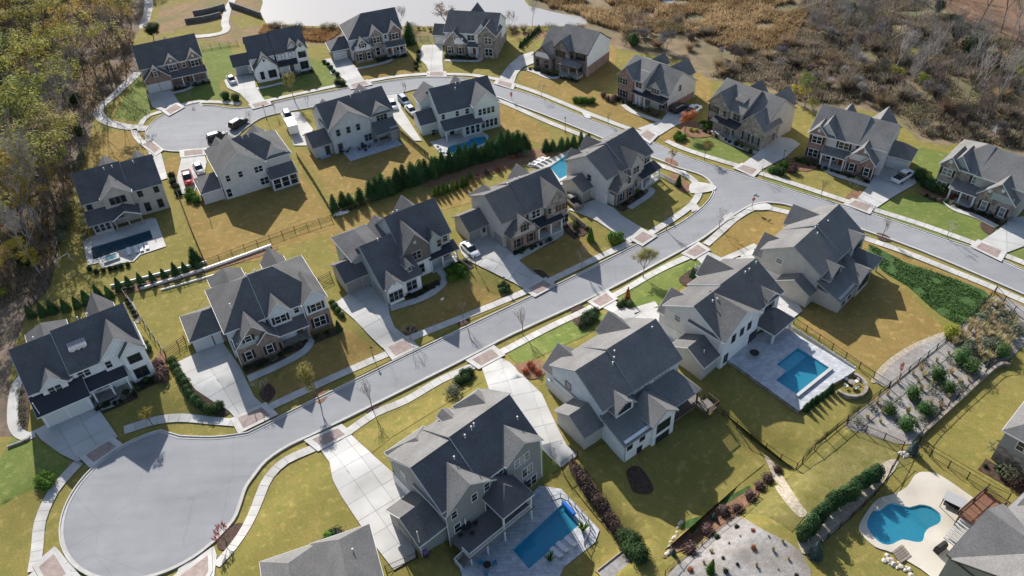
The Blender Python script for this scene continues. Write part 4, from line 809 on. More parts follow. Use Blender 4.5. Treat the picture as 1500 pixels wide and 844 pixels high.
# --- stone house at the right margin
h = House('stone_gable_house', 'grey stone house with white rake boards at the far right', (80.01, 121.18), -47.5, M_STONET, M_TRIMW, M_ROOF2)
h.wing(0, 6.6, 0, 11.2, 5.8, 9.3, 'u', 'hg'); h.wing(6.4, 15.2, -.1, 11.3, 5.8, 9.1, wall=S_GREIGE); h.wing(0, 3.8, -.4, 5, 5.8, 7.9, 'v'); h.wing(1.2, 5.3, .2, 5, 5.75, 8.5, 'v', wall=S_TEAL); h.wing(8.0, 14.6, -1.9, 5, 3.6, 7.0, 'v', wall=M_STONE); h.panel('f', 10.4, 14.0, 3.4, 4.7, -1.66, S_TEAL)
h.shed(3.3, 8.2, -1.8, .3, 2.75, 3.6); h.posts([(3.7, -1.5), (5.6, -1.5), (7.9, -1.5)], 0, 2.7, .26); h.box('porch_floor', 3.4, 8.1, -1.8, .3, -.3, .3, M_CONC); h.win('f', 1.8, 3.9, .8, 1.3, -.14, 2, M_SHUT, glass=M_GLASSL); h.win('f', 1.6, .8, .8, 1.6, -.14, 2, M_SHUT, glass=M_GLASSL); h.win('f', 4.4, 4.0, .8, 1.3, .46, 1, glass=M_GLASSL); h.win('f', 7.0, 3.9, .9, 1.3, .37, 2, M_SHUT, glass=M_GLASSL)
h.win('f', 9.8, .7, .9, 1.7, -1.64, 1, M_SHUT, glass=M_GLASSL); h.win('f', 12.9, .7, .9, 1.7, -1.64, 1, M_SHUT, glass=M_GLASSL); h.gvent('f', 1.8, 6.5, -.14); h.gvent('f', 9.8, 4.4, -1.64); h.gvent('f', 11.8, 5.3, -1.69); h.door('f', 6.8, .37); h.win('f', 5, .9, .8, 1.5, .37, 1); BEDS.append((h, 0, 14.4, -3.2, -2.0, 13, M_MULCH, 'far right stone house'))
# --- pale grey house, rear view, between the two back gardens
h = House('grey_house', 'pale grey sided house with a covered terrace seen from its rear garden', (-36.28, 146.6), 27.9, S_GREY, M_TRIMG)
h.wing(0, 15.1, .9, 11.6, 5.75, 9.3); h.wing(0, 9.6, -.05, 6.2, 5.8, 9.0, 'v'); h.wing(9.6, 15, 1.0, 6, 5.7, 7.7, 'v'); h.wing(-4.0, .4, .5, 7.2, 2.8, 4.8, 'u', 'gg'); h.shed(9.3, 14.8, -2.2, 1.4, 2.8, 4.2); h.posts([(9.7, -1.95), (14.5, -1.95)], 0, 2.7, .3, M_TRIMT); h.box('end_wall', 12.8, 14.6, -1.6, 1.3, -.3, 3.2, S_TAUPE)
for a in (1.9, 4.2, 6.4): h.win('f', a, 4.0, .8, 1.4, .2)
h.win('f', 8.2, .9, .8, 1.5, .2, 2); h.door('f', 1.8, .2, .1, M_TRIMD); h.win('f', 12.3, 4.1, .8, 1.3, 1.25, 3); h.door('f', -.9, .88, .1, M_TRIMD); h.win('l', 7.5, 3.9, .5, 1.5, .26); h.wing(9.8, 14.4, 6, 12.6, 5.7, 8.6, 'v'); h.wing(1, 5.4, 7, 12.4, 4.8, 7.6, 'v'); h.box('patio_step', 2, 14, -4.4, 0, -.3, .12, M_STONEP)
h.spout([(.12, .4), (9.5, .5), (14.9, 1.2)], 5.5); h.vent([(7.6, 5.6, 9.05), (10, 6, 9.3)])
# --- cream house with the pool and conifer screen
h = House('cream_house', 'cream sided house with a pool terrace behind the row of conifers', (-13.39, 151.14), 21.2, S_CREAM, M_TRIMW, M_ROOF3)
h.wing(-.1, 13.6, 0, 10.8, 5.8, 9.4); h.wing(7.3, 13.7, -1.4, 5.5, 6.2, 9.0, 'v'); h.shed(.1, 9.1, -2.4, .4, 2.8, 4.0); h.wing(-3.7, .4, 2.6, 8.6, 2.8, 4.7); h.posts([(.5, -2.15)], 0, 2.75); h.box('sun_room', 4.4, 8.7, -2.0, .4, -.3, 2.7, S_CREAM)
for a in (5.4, 6.6, 7.8): h.win('f', a, .6, .75, 1.8, -2.0)
for a in (8.9, 9.9, 10.9, 11.9): h.win('f', a, 3.9, .7, 1.4, -1.14)
for a in (9.4, 10.4, 11.4, 12.4): h.win('f', a, .7, .7, 1.7, -1.14)
for a in (1.0, 4.2): h.win('f', a, 4.2, .7, 1.2, .38)
h.win('f', 6.5, 4.2, .8, 1.2, .38); h.door('f', 2.6, .38, .1, M_TRIMD); h.wing(-2.2, 3.8, 7, 12, 5.5, 8.6, 'v'); h.wing(6.5, 10, 6, 12.2, 5.6, 8.4, 'v'); h.vent([(6, 5, 9.2), (7, 5, 9.25), (5.5, 4, 8.6)]); h.spout([(13.4, -1.2), (.2, .2)], 5.6)
# --- grey hipped house, rear view, with screened porch
h = House('screened_porch_house', 'light grey house with a white screened porch behind it at the far turning circle', (-55.83, 131.29), 27.8, S_GREYL, M_TRIMW)
h.wing(.1, 15, .6, 11.8, 5.75, 9.4, 'u', 'hh'); h.wing(0, 9.65, -.05, 8, 5.8, 9.7, 'v', 'gg'); h.wing(9.6, 15, .9, 6, 5.7, 7.7, 'v'); h.wing(-4.0, .4, .5, 7.2, 2.8, 4.8, 'u', 'hg'); h.shed(9.2, 14.9, -2.3, 1.4, 2.8, 3.9)
h.posts([(9.5, -2.1), (11.2, -2.1), (12.9, -2.1), (14.6, -2.1)], 0, 2.75, .2); h.box('porch_floor', 9.3, 14.8, -2.2, 1, -.3, .2, M_CONC)
for a in (10.35, 12.05, 13.75): h.win('f', a, .4, 1.35, 2.1, -2.08, 1, trim=M_TRIMW)
h.win('f', 1.8, 3.9, .8, 1.3, .2); h.win('f', 4.3, 4.0, .8, 1.3, .2); h.win('f', 7.9, 3.9, .8, 1.3, .2, 2); h.win('f', 8.4, .9, .8, 1.5, .2, 2); h.win('f', 1.2, .5, .9, 1.8, .2)
h.win('f', 12.3, 4.1, .8, 1.3, 1.15, 3); h.wing(8.5, 13.2, 7, 13, 5.7, 9.2, 'v', 'gh'); h.wing(1.5, 5, 7, 12.6, 5.4, 8.0, 'v'); h.spout([(.1, .2), (9.5, .2), (14.8, .9), (-3.7, .8)], 5.5); h.vent([(7.4, 5.6, 9.2), (8.6, 5.6, 9.2)])
# --- taupe house with pool by the forest
h = House('pool_house', 'taupe house with a long dark blue roof and rectangular pool beside the forest', (-79.36, 123.73), 25.1, S_TAUPE, M_TRIMG, M_ROOF3)
h.wing(0, 8.6, 0, 11.8, 5.8, 9.6); h.wing(8.4, 14.6, -.05, 11.6, 5.8, 9.35); h.wing(3.3, 9.1, -.6, 6, 6.15, 8.4, 'v', trim=M_TRIMW); h.shed(-.2, 6.2, -2.9, .4, 2.7, 4.1); h.wing(4.1, 9.3, -3.4, .5, 2.75, 4.15, 'v', walls=False, trim=M_TRIMW); h.posts([(4.4, -3.0), (6.7, -3.0), (9.0, -3.0)], 0, 2.8, .26, M_TRIMT); h.box('sun_room', .4, 3.7, -2.4, .4, -.3, 2.6, S_TAUPE)
for a in (1.0, 2.0, 3.0): h.win('f', a, .8, .7, 1.4, -2.4, glass=M_GLASS)
for a in (5.2, 6.2, 7.2): h.win('f', a, 4.4, .75, 1.3, -.33, trim=M_TRIMD)
h.win('f', 1.1, 4.3, .8, 1.1, .38, trim=M_TRIMD); h.win('f', 10.2, 4.1, .8, 1.3, .33, trim=M_TRIMD); h.win('f', 13.2, 4.1, .8, 1.3, .33, trim=M_TRIMD); h.win('f', 10.6, .7, .9, 1.7, .33, trim=M_TRIMD); h.win('f', 13.0, .7, .9, 1.7, .33, trim=M_TRIMD)
h.door('f', 7.6, .38, .1, M_TRIMD); h.wing(3.6, 8.2, 7, 13, 5.5, 8.6, 'v'); h.wing(10, 13.6, 7, 12.6, 5.4, 8.2, 'v'); h.vent([(5.7, 5, 9.1), (7.2, 5, 9.1), (11, 5, 9.0)]); h.spout([(14.35, .3)], 5.5)
# --- white farmhouse at the lower turning circle
h = House('white_farmhouse', 'white farmhouse with double garage and metal dormer at the near turning circle', (-68.92, 76.3), 31.7, S_WBATT, M_TRIMW, M_ROOF3)
h.wing(0, 5.9, -.2, 11.6, 5.3, 9.7, t=.22); h.wing(5.7, 16.0, 0, 11.8, 5.8, 10.0); h.wing(1.3, 5.4, -.5, 6, 5.3, 7.3, 'v'); h.wing(9.8, 16.2, -.3, 6, 6.0, 9.3, 'v'); h.wing(12.4, 16.3, -.9, 4, 5.7, 7.9, 'v', wall=S_WHITE); h.shedormer(7.0, 9.3, 2.3, 5.6, 6.3, 8.0, 9.0, S_WBATT)
h.shed(-.2, 7.0, -2.5, .3, 2.9, 4.6, M_SEAM); h.box('garage_wall', .2, 6.6, -2.2, .5, -.4, 2.85, S_WHITE); h.gdoor('f', 1.9, 2.6, 2.2, -2.2); h.gdoor('f', 4.9, 2.6, 2.2, -2.2); h.shed(7.0, 12.5, -1.7, .3, 2.9, 3.9, M_SEAM); h.posts([(7.3, -1.45), (9.8, -1.45), (12.1, -1.45)], 0, 2.8); h.box('porch_floor', 6.8, 12.4, -1.8, .4, -.3, .3, M_BRICKB)
h.win('f', 3.3, 4.0, .85, 1.2, -.24, 2, trim=M_TRIMW); h.win('f', 7.4, 4.2, .8, 1.2, .38, 2); h.win('f', 10.8, 4.3, .8, 1.2, -.04); h.win('f', 14.3, 3.9, .85, 1.3, -.64, 2, trim=M_TRIMD); h.win('f', 14.3, .8, .9, 1.7, -.64, 2, trim=M_TRIMD); h.door('f', 10.8, .38); h.win('f', 8.6, .8, .9, 1.6, .38, 2)
h.wing(1.5, 7.5, 6, 14.5, 5.0, 8.4, 'v', 'gh'); h.wing(10.4, 14.6, 6, 13.4, 5.6, 9.2, 'v'); h.vent([(3.4, 6.6, 9.2), (9.6, 7, 9.4), (11, 7, 9.4)]); h.spout([(16.0, -.6), (.3, -2.1)], 5.4, 0); BEDS.append((h, 6.8, 12.4, -3.6, -1.9, 8, M_MULCH, 'white farmhouse')); BEDS.append((h, 12.6, 16, -2.4, -1.0, 5, M_MULCH, 'white farmhouse'))
# --- hip roofed brick house
h = House('hipped_brick_house', 'brown brick house with a broad hip roof beside the white farmhouse', (-43.4, 86.25), 28.1, S_BLUE, M_TRIMW)
h.wing(-.2, 6.4, 0, 12, 5.75, 9.9, 'u', 'hg'); h.wing(6.2, 16.0, -.08, 12.2, 5.8, 10.1, 'u', 'gh'); h.wing(.3, 6.9, -2.2, 5, 3.6, 7.2, 'v', wall=M_BRICKB); h.panel('f', .9, 4.3, 3.4, 4.7, -1.96, S_TEAL); h.wing(3.6, 7.0, -2.5, 4, 3.55, 5.3, 'v', wall=M_BRICKB); h.wing(6.3, 10.3, -.4, 5, 5.9, 8.0, 'v', wall=S_BLUE); h.wing(11.8, 16.0, -.8, 5, 6.0, 8.3, 'v', wall=S_BLUE); h.panel('f', 12.0, 15.8, -.3, 3.6, -.54, M_BRICKB, .05)
h.wing(-5.2, .3, 4.6, 11.6, 2.8, 5.0, 'u', 'hg', wall=M_BRICKB)
for a in (-3.4, ): h.gdoor('f', a, 2.6, 2.1, 4.98)
h.door('f', -1.1, 4.98, .1, M_DOORC); h.win('f', 2.0, .8, .9, 1.6, -1.94, 1, M_SHUT); h.win('f', 5.2, .8, .9, 1.6, -2.24, 1, M_SHUT); h.win('f', 2.7, 4.3, .9, 1.0, -1.99, 1, M_SHUT); h.win('f', 8.3, 4.0, .85, 1.3, -.14, 2, M_SHUT); h.win('f', 13.9, 4.0, .85, 1.4, -.54, 2, M_SHUT); h.win('f', 13.9, .8, .9, 1.8, -.6, 2, M_SHUT); h.win('f', 11.0, 4.3, .75, 1.2, .3)
h.shed(6.9, 11.9, -1.8, .3, 2.8, 3.7); h.posts([(7.2, -1.5), (11.6, -1.5)], 0, 2.75, .28, M_BRICKB); h.box('porch_floor', 7.0, 11.8, -1.8, .3, -.3, .3, M_BRICKB); h.door('f', 10.6, .32); h.win('f', 8.6, .8, .9, 1.6, .32, 2); h.wing(.8, 6.4, 7, 15, 5.5, 8.9, 'v', 'gh'); h.wing(9.4, 13.4, 7, 14, 5.6, 8.8, 'v'); h.vent([(6.2, 7.2, 9.3), (7.6, 7, 9.5), (2.2, 3, 8.0)])
h.spout([(.5, -1.9), (15.8, -.5), (11.9, -.5)], 5.6, 0); BEDS.append((h, .5, 6.8, -3.6, -2.5, 6, M_MULCH, 'hip roofed brick house')); BEDS.append((h, 7, 15.8, -3.0, -1.9, 8, M_MULCH, 'hip roofed brick house'))
# --- white brick house with tall blocks
h = House('tall_gabled_house', 'grey green and white brick house with stacked gables in the middle of the row', (-20.64, 96.94), 31.7, S_TEAL, M_TRIMG, M_ROOF3)
h.wing(-.3, 7.0, 0, 13.2, 3.4, 8.0, rv=7.3); h.wing(5.6, 15.3, 4.2, 14.4, 5.8, 10.2); h.wing(5.0, 10.8, 3.1, 9, 5.85, 9.5, 'v', wall=S_BROWN); h.wing(10.4, 13.2, 3.7, 8, 5.85, 7.4, 'v'); h.wing(0, 3.3, -.6, 4, 3.5, 5.1, 'v', wall=S_WHITE); h.wing(4.5, 6.0, .7, 4.5, 5.1, 6.1, 'v', wall=S_TEAL)
h.panel('f', .3, 6.7, -.3, 3.3, .38, S_WHITE); h.panel('f', 5.4, 10.4, -.3, 3.2, 3.36, S_WHITE, .06); h.wing(-4.4, .2, 6.2, 12.4, 2.8, 4.8, wall=S_GREIGE); h.gdoor('f', -2.7, 2.4, 2.1, 6.58, mat=M_DOORT); h.door('f', -.7, 6.58, .1, M_DOORT); h.win('f', 1.6, .7, .8, 1.8, -.34, 3); h.win('f', 4.9, .8, .9, 1.8, .33, 2); h.win('f', 7.9, 4.0, .8, 1.5, 3.36, 2); h.win('f', 7.9, .8, 1.0, 1.8, 3.28, 2); h.win('f', 5.25, 4.3, .6, .7, .96)
h.win('f', 12.6, 4.1, .8, 1.4, 3.96); h.win('f', 14.1, 4.1, .8, 1.4, 4.56, 1); h.gvent('f', 7.9, 7.2, 3.36); h.gvent('f', 1.65, 4.0, -.34); h.shed(10.0, 15.8, 2.9, 4.9, 2.8, 3.7, M_SEAM, seams=True); h.posts([(10.3, 3.2), (12.5, 3.2), (15.4, 3.2)], 0, 2.7); h.box('porch_floor', 10.2, 15.6, 2.8, 4.6, -.3, .3, M_CONC); h.door('f', 11.4, 4.58, mat=M_TRIMD); h.win('f', 13.8, .8, .9, 1.5, 4.58, 2); h.rail([(12.6, 2.95), (15.4, 2.95), (15.4, 4.5)], .3)
h.gdoor('l', 3.3, 2.4, 2.1, -.04, mat=M_DOORT); h.gdoor('l', 1.6, 1.0, 2.1, -.04, mat=M_DOORT); h.wing(-1.9, 4.8, 8, 16.6, 5.0, 7.6, 'v', 'gh'); h.wing(9.6, 14.4, 9, 15.6, 5.6, 9.2, 'v'); h.wing(4, 9, 10, 16, 4.4, 7.0, 'v'); h.vent([(7.4, 9.4, 10.1), (8.2, 9.4, 10.1), (3, 7, 7.9)]); BEDS.append((h, 3.2, 10, -1.2, .3, 6, M_MULCH, 'stacked gable house')); BEDS.append((h, 12.2, 16.8, .2, 2.6, 9, M_MULCH, 'stacked gable house'))
# --- taupe brick house, white car on its drive
h = House('brick_front_house', 'taupe sided house with brick front and metal porch roof beside the white car', (-1.05, 110.04), 31.5, S_GREIGE, M_TRIMT)
twomain(h, 14.1, 5.6, 10.9, 5.8, 8.9, .42); h.wing(.5, 6.6, -1.8, 5, 3.3, 6.2, 'v', wall=M_BRICKB); h.panel('f', 1.4, 5.8, 3.0, 4.4, -1.56, S_TAUPE); h.wing(8.7, 14.0, -.9, 5, 5.95, 8.8, 'v', wall=M_STONE); h.wing(-4.0, .3, 5.0, 11, 2.8, 4.7); h.gdoor('f', -2.6, 2.0, 2.1, 5.38, mat=M_DOORT); h.win('f', -.7, 1.2, .6, .9, 5.38); h.gdoor('l', 2.0, 2.4, 2.1, .26, mat=M_DOORT)
h.shed(6.4, 12.2, -1.6, .3, 2.8, 3.6, M_SEAM, seams=True); h.posts([(6.7, -1.3), (9.4, -1.3), (11.8, -1.3)], 0, 2.75); h.box('porch_floor', 6.5, 12.1, -1.6, .3, -.3, .3, M_CONC); h.win('f', 2.2, .8, .9, 1.7, -1.54, 1, M_SHUTR); h.win('f', 4.9, .8, .9, 1.7, -1.54, 1, M_SHUTR); h.win('f', 3.6, 3.7, .7, 1.3, -1.6, 1, M_SHUTR); h.win('f', 7.3, 3.9, .85, 1.4, .3, 2, trim=M_TRIMW); h.win('f', 9.6, 4.1, .7, 1.2, -.64); h.win('f', 12.3, 3.9, .8, 1.3, -.64, 2, M_SHUTR); h.win('f', 12.9, .9, .8, 1.6, -.64, 2)
h.door('f', 8.8, .3); h.win('f', 7.4, .9, .9, 1.5, .3, 1); h.gvent('f', 11.3, 7.0, -.64); h.wing(.4, 5, 6, 12.2, 5.3, 8.1, 'v', 'gh'); h.wing(9, 13.4, 6, 12, 5.5, 8.4, 'v'); h.vent([(5, 5.6, 8.9), (6.6, 5.6, 9.2), (7.6, 5.6, 9.2)]); h.spout([(.8, -1.5), (6.4, -1.5)], 3.2); BEDS.append((h, .6, 9, -2.9, -1.9, 8, M_MULCH, 'brick fronted taupe house')); BEDS.append((h, 12.2, 16.4, -4.2, -1.0, 5, M_MULCH, 'brick fronted taupe house'))
# --- corner house
h = House('corner_house', 'pale sided corner house with brick front at the street junction', (18.71, 121.79), 41.6, S_GREYL, M_TRIMG)
twomain(h, 13.6, 5.7, 10.6, 5.8, 8.9, .4); h.wing(.9, 6.4, -1.9, 5, 3.3, 6.2, 'v', wall=M_BRICKB); h.panel('f', 1.6, 5.8, 3.0, 4.4, -1.66, S_TAUPE); h.wing(5.9, 9.9, -.8, 5, 5.85, 8.4, 'v', wall=S_TAUPE); h.wing(8.0, 11, -.5, 4, 5.85, 7.3, 'v', wall=S_TAUPE); h.wing(-2.7, .5, 3.5, 9.4, 2.8, 4.6); h.gdoor('f', -1.2, 2.0, 2.1, 3.88, mat=M_DOORT); h.gdoor('l', 1.4, 2.4, 2.1, .26, mat=M_DOORC); h.gdoor('l', -.2, 1.2, 2.1, 1.16, mat=M_DOORC)
h.shed(8.4, 14.3, -1.8, .3, 2.8, 3.6, M_SEAM, seams=True); h.posts([(8.7, -1.5), (11.2, -1.5), (14, -1.5)], 0, 2.75); h.box('porch_floor', 8.5, 14.2, -1.8, .3, -.3, .35, M_CONC); h.rail([(9.9, -1.6), (14.1, -1.6), (14.1, .2)], .35); h.win('f', 2.2, .8, .9, 1.7, -1.64, 1, M_SHUT); h.win('f', 5.0, .8, .9, 1.7, -1.64, 1, M_SHUT); h.win('f', 4.4, 3.8, .8, 1.2, -1.7); h.win('f', 7.8, 4.0, .8, 1.3, -.54, 2); h.win('f', 12, 4.0, .85, 1.3, .3, 2); h.win('l', 4.6, 3.6, .9, 1.3, .26); h.win('f', 7.9, .8, .9, 1.5, -.54, 1); h.door('f', 9.6, .3); h.win('f', 12, .9, .9, 1.5, .3, 2)
h.wing(5.2, 9, 5.5, 11.8, 5.5, 8.3, 'v'); h.wing(1, 4.6, 6, 11.8, 4.6, 7.4, 'v'); h.vent([(6, 5.6, 9.2), (7.4, 5.6, 9.2), (9.6, 5.6, 9.2), (1.6, 6.4, 8.5)]); h.spout([(1.2, -1.6), (6.2, -1.6)], 3.2); BEDS.append((h, .8, 8.4, -3.2, -2.0, 8, M_MULCH, 'corner house')); 
# --- rear view row, right to left
h = House('tan_house', 'taupe house with bare rear lawn just below the street junction', (48.01, 91.29), 43.6, S_GREIGE, M_TRIMG, M_ROOF2)
twomain(h, 14.6, 7.0, 10.6, 5.75, 8.9, .4, 'low'); h.wing(.5, 6.4, 5, 12.0, 3.6, 7.0, 'v', roof=M_ROOF); h.wing(8.6, 13.4, 5.5, 11.4, 5.8, 8.9, 'v'); h.wing(9.4, 14.9, -.5, 5, 5.5, 7.2, 'v'); h.wing(1.0, 5.8, -1.2, 3, 4.7, 6.5, 'v', wall=S_TAUPE); h.shed(-.1, 9.6, -4.0, .5, 2.6, 4.5); h.box('rear_wall', .3, 9.4, -3.7, .5, -.5, 2.9, S_GREIGE); h.wing(5.2, 10.4, -4.3, -.4, 3.1, 4.7, 'v', wall=S_TAUPE); h.wing(9.6, 14.5, -4.0, 1.2, 2.8, 4.5, 'v', 'hg', walls=False)
h.posts([(14.1, -3.6), (10.2, -3.6)], 0, 2.8); h.wing(-2.0, 1.2, .2, 6.2, 2.7, 4.5, 'u', 'gg'); h.win('l', 7.2, 4.4, 1.0, .9, .26, glass=M_GLASSL, trim=M_TRIMW); h.win('f', 3.4, 4.2, .75, 1.0, -.94, 3, trim=M_TRIMD); h.win('f', 12.2, 4.1, .8, 1.2, -.24, 3, trim=M_TRIMD); h.win('f', 7.8, 1.2, .8, 1.7, -4.04, 4, trim=M_TRIMD); h.win('f', 2.0, .8, .8, 1.4, -3.7, 1, trim=M_TRIMD); h.win('f', 4.0, .8, .8, 1.4, -3.7, 1, trim=M_TRIMD); h.win('f', 8, 4.2, .7, .9, .38, 1, trim=M_TRIMD)
for a in (9.4, 7.2): h.gdoor('l', a, 2.0, 2.1, .26 if a < 9 else .26, mat=M_DOORC)
h.vent([(6.4, 5.2, 8.8), (7.2, 5.2, 8.8), (5.8, 4.4, 8.4), (9.6, 4.6, 8.6)])
h = House('white_pool_house', 'off white house with the L shaped pool on its stone terrace', (29.37, 78.49), 39.6, S_WHITE, M_TRIMW, M_ROOF)
h.wing(0, 6.6, 0, 10.8, 5.75, 9.0, wall=S_GREYL); h.wing(6.4, 15.4, -.05, 11.2, 5.78, 9.1, wall=S_GREYL); h.wing(.4, 6.4, 5, 12.0, 3.6, 7.0, 'v', wall=S_GREYL); h.wing(9.2, 14, 5.5, 11.8, 5.8, 8.9, 'v', wall=S_GREYL); h.wing(-.1, 9.2, -.6, 6, 5.75, 8.9, 'v'); h.wing(9.8, 15.3, .0, 6, 5.2, 7.2, 'v'); h.wing(9.2, 14.6, -3.2, 1.5, 2.8, 4.6, 'v', 'hg', walls=False); h.posts([(9.7, -2.8), (14.2, -2.8)], .3, 2.8, .3)
h.wing(-3.5, .6, -.1, 6.3, 2.8, 4.7, wall=S_GREIGE); h.win('l', 8.0, 4.2, 1.0, 1.0, .26, glass=M_GLASSL)
for a in (2.6, 4.6, 6.4): h.win('f', a, 4.1, .75, 1.3, -.33, trim=M_TRIMD)
h.win('f', 1.4, .8, .8, 1.5, -.33, trim=M_TRIMD); h.win('f', 8.0, .5, .9, 1.9, -.33, 2, trim=M_TRIMD); h.win('f', 12.4, 4.0, .75, 1.2, .26, 3, trim=M_TRIMD); h.door('f', 11, .38, .3, M_TRIMD); h.win('f', 12.8, .7, .9, 1.6, .38, 2, trim=M_TRIMD)
for a in (9.2, 7.0): h.gdoor('l', a, 2.0, 2.1, .26, mat=M_DOORC)
h.vent([(4, 4.2, 8.4), (3.2, 4.4, 8.4), (11.6, 4.8, 8.7), (12.6, 4.8, 8.7), (14.6, 5, 8.8), (-1.8, 1.4, 3.8)])
h = House('blue_white_house', 'pale blue grey house with low rear roof and raised deck above a shaded lawn', (10.94, 66.81), 35.4, S_BLUE, M_TRIMG, M_ROOF2)
twomain(h, 15.0, 5.8, 11, 5.78, 9.1, .4); h.wing(.2, 6.2, 5, 12.9, 3.6, 7.1, 'v', roof=M_ROOF); h.wing(9.4, 14.2, 5.5, 11.8, 5.9, 8.9, 'v', roof=M_ROOF); h.wing(1.2, 5.1, -1.2, 3.5, 5.1, 6.6, 'v', wall=S_WHITE); h.shed(-.1, 9.4, -4.5, .5, 2.75, 4.5); h.box('rear_wall', .3, 9.1, -4.2, .5, -2.2, 3.0, S_WHITE); h.slab([(9.2, -3.9, 2.75), (15.1, -3.9, 2.75), (13.6, .45, 4.4), (9.2, .45, 4.4)]); h.slab([(15.1, -3.9, 2.74), (15.1, .45, 2.75), (13.6, .45, 4.39)])
h.wing(4.6, 9.4, -4.9, -.6, 3.5, 5.3, 'v', wall=S_WHITE, z0=-2.2); h.wing(-3.2, .4, -.1, 6.2, 2.8, 4.7, wall=S_GREIGE); h.win('l', 7.2, 4.0, 1.0, 1.1, .26, glass=M_GLASSL, trim=M_TRIMD); h.win('f', 3.1, 4.5, .7, 1.0, -.94, 3, trim=M_TRIMD)
for a in (8.4, ): h.win('f', a, 4.6, .7, .9, .36, 1, trim=M_TRIMD)
h.win('f', 11.4, 4.6, .7, .9, .36, 4, trim=M_TRIMD); h.win('f', 6.9, 1.2, .8, 1.6, -4.64, 3, trim=M_TRIMD); h.win('f', 6.9, -1.0, .8, 1.2, -4.64, 3, trim=M_TRIMD); h.win('f', 1.1, 1.2, .8, 1.3, -4.2, 1, trim=M_TRIMD); h.win('f', 3.4, 1.2, .8, 1.4, -4.2, 1, trim=M_TRIMD); h.win('f', 3.0, -1.0, .8, 1.1, -4.2, 1, trim=M_TRIMD)
for a in (10.6, 8.4): h.gdoor('l', a, 2.0, 2.1, .26, mat=M_DOORC)
h.vent([(6.4, 4.8, 8.9), (5.8, 4.2, 8.5), (5.2, 3.8, 8.2), (13.6, 4.8, 8.9)]); h.box('deck', 9.5, 15.6, -4.2, .4, .0, .2, M_DECK); h.box('deck', 14.2, 16.6, -6.2, -4.2, -.05, .17, M_DECK); h.posts([(15.4, -3.9), (9.8, -3.9), (14.4, -6.0), (16.4, -6.0)], -2, 0.9, .16, M_WOODB); h.posts([(14.8, -3.6)], 0, 2.75, .2, M_WOODB); h.rail([(9.6, -4.1), (14.2, -4.1), (14.2, -6.1), (16.5, -6.1), (16.5, -4.2)], .17, mat=M_WOODB)
h.spout([(.25, -4.25)], 2.7, -1.5); h.door('f', 11.4, .4, .2, M_TRIMD); h.win('f', 13.3, .8, .9, 1.6, .4, 2, trim=M_TRIMD)
h = House('slate_house', 'slate grey house with white deck railing above the blue pool in the foreground', (-9.75, 52.83), 39.7, S_SLATE, M_TRIMW, M_ROOF2)
h.wing(0, 6.2, 0, 11.2, 5.78, 9.2, z0=-2.6, roof=M_ROOF3); h.wing(6.0, 15.9, -.06, 11.4, 5.8, 9.6, z0=-2.6, roof=M_ROOF3); h.slab([(5.9, 5.62, 9.66), (16.2, 5.62, 9.66), (16.2, 11.75, 5.72), (5.9, 11.75, 5.72)], M_ROOF2, .08, False); h.slab([(-.05, 5.5, 9.26), (5.95, 5.5, 9.26), (5.95, 11.5, 5.75), (-.05, 11.5, 5.75)], M_ROOF2, .06, False)  # paler skins cover the sunward slopes: sun and shade put into the shingle colour
h.wing(.8, 7.2, 6, 13.6, 3.8, 7.2, 'v', 'gh'); h.wing(11.0, 15.6, 6, 11.9, 6.0, 9.0, 'v', 'gh'); h.wing(8.2, 10.2, 8, 11.6, 6.6, 7.8, 'v'); h.wing(0, 8.0, -.5, 6, 5.3, 8.2, 'v', z0=-2.6); h.wing(9.6, 16.0, -.5, 6, 6.0, 8.2, 'v', z0=-2.6); h.wing(-3.8, .5, 0, 7.0, 2.8, 4.9, z0=-.6, roof=M_ROOF)
h.wing(5.7, 10.8, -4.2, .4, 3.3, 5.2, 'v', 'hg', walls=False, roof=M_ROOF3); h.box('deck', .3, 11, -4.0, .0, -.05, .2, M_DECK); h.posts([(6.0, -3.8), (10.5, -3.8)], -2.4, 3.3, .22); h.posts([(3.2, -3.8), (.6, -3.8)], -2.4, .2, .2)
h.rail([(.4, -3.9), (6, -3.9), (10.6, -3.9), (10.6, .2)], .2); h.rail([(.4, -3.9), (.4, -2.6)], .2); h.rail([(-1.0, -4.0), (-1.0, -2.7), (.4, -2.6)], -.6)
for i in range(8): h.box('stair_tread', -.9+.17*i, -.73+.17*i, -3.9, -2.8, -1.1+.16*i, -1.0+.16*i, M_DECK)
for i, (a, z) in enumerate(((1.4, 3.6), (4.6, 4.0), (6.6, 4.2))): h.win('f', a, z, .8, 1.3, -.24)
h.win('f', 1.6, .5, .9, 1.6, -.24); h.door('f', 6.6, -.24, .2, M_TRIMD); h.win('f', 12.4, 4.1, .8, 1.4, -.24, 3, glass=M_GLASSL); h.win('f', 13.2, 1.0, .85, 1.7, -.24, 2); h.win('f', 13.8, -2.0, .9, 1.8, -.24, 2); h.win('f', 9, 4.3, .7, 1.1, .32, 2); h.win('l', 8.4, 3.9, .9, 1.3, .26, glass=M_GLASSL)
for a in (10.2, 8.0): h.gdoor('l', a, 2.0, 2.1, .26, mat=M_DOORC)
h.gdoor('l', 3.4, 2.4, 2.1, -3.54, mat=M_DOORT); h.spout([(15.8, -.2), (.2, -.3), (-3.5, .35)], 5.4, -2); h.vent([(7.6, 4.6, 9.2), (8.9, 4.9, 9.4), (9.4, 5, 9.5), (5, 3.6, 8.2), (14.8, 3, 8)]); h.win('f', 3.0, -2.0, .9, 1.7, -.24, 2); h.win('f', 8.8, -2.0, .9, 1.8, .32, 2)
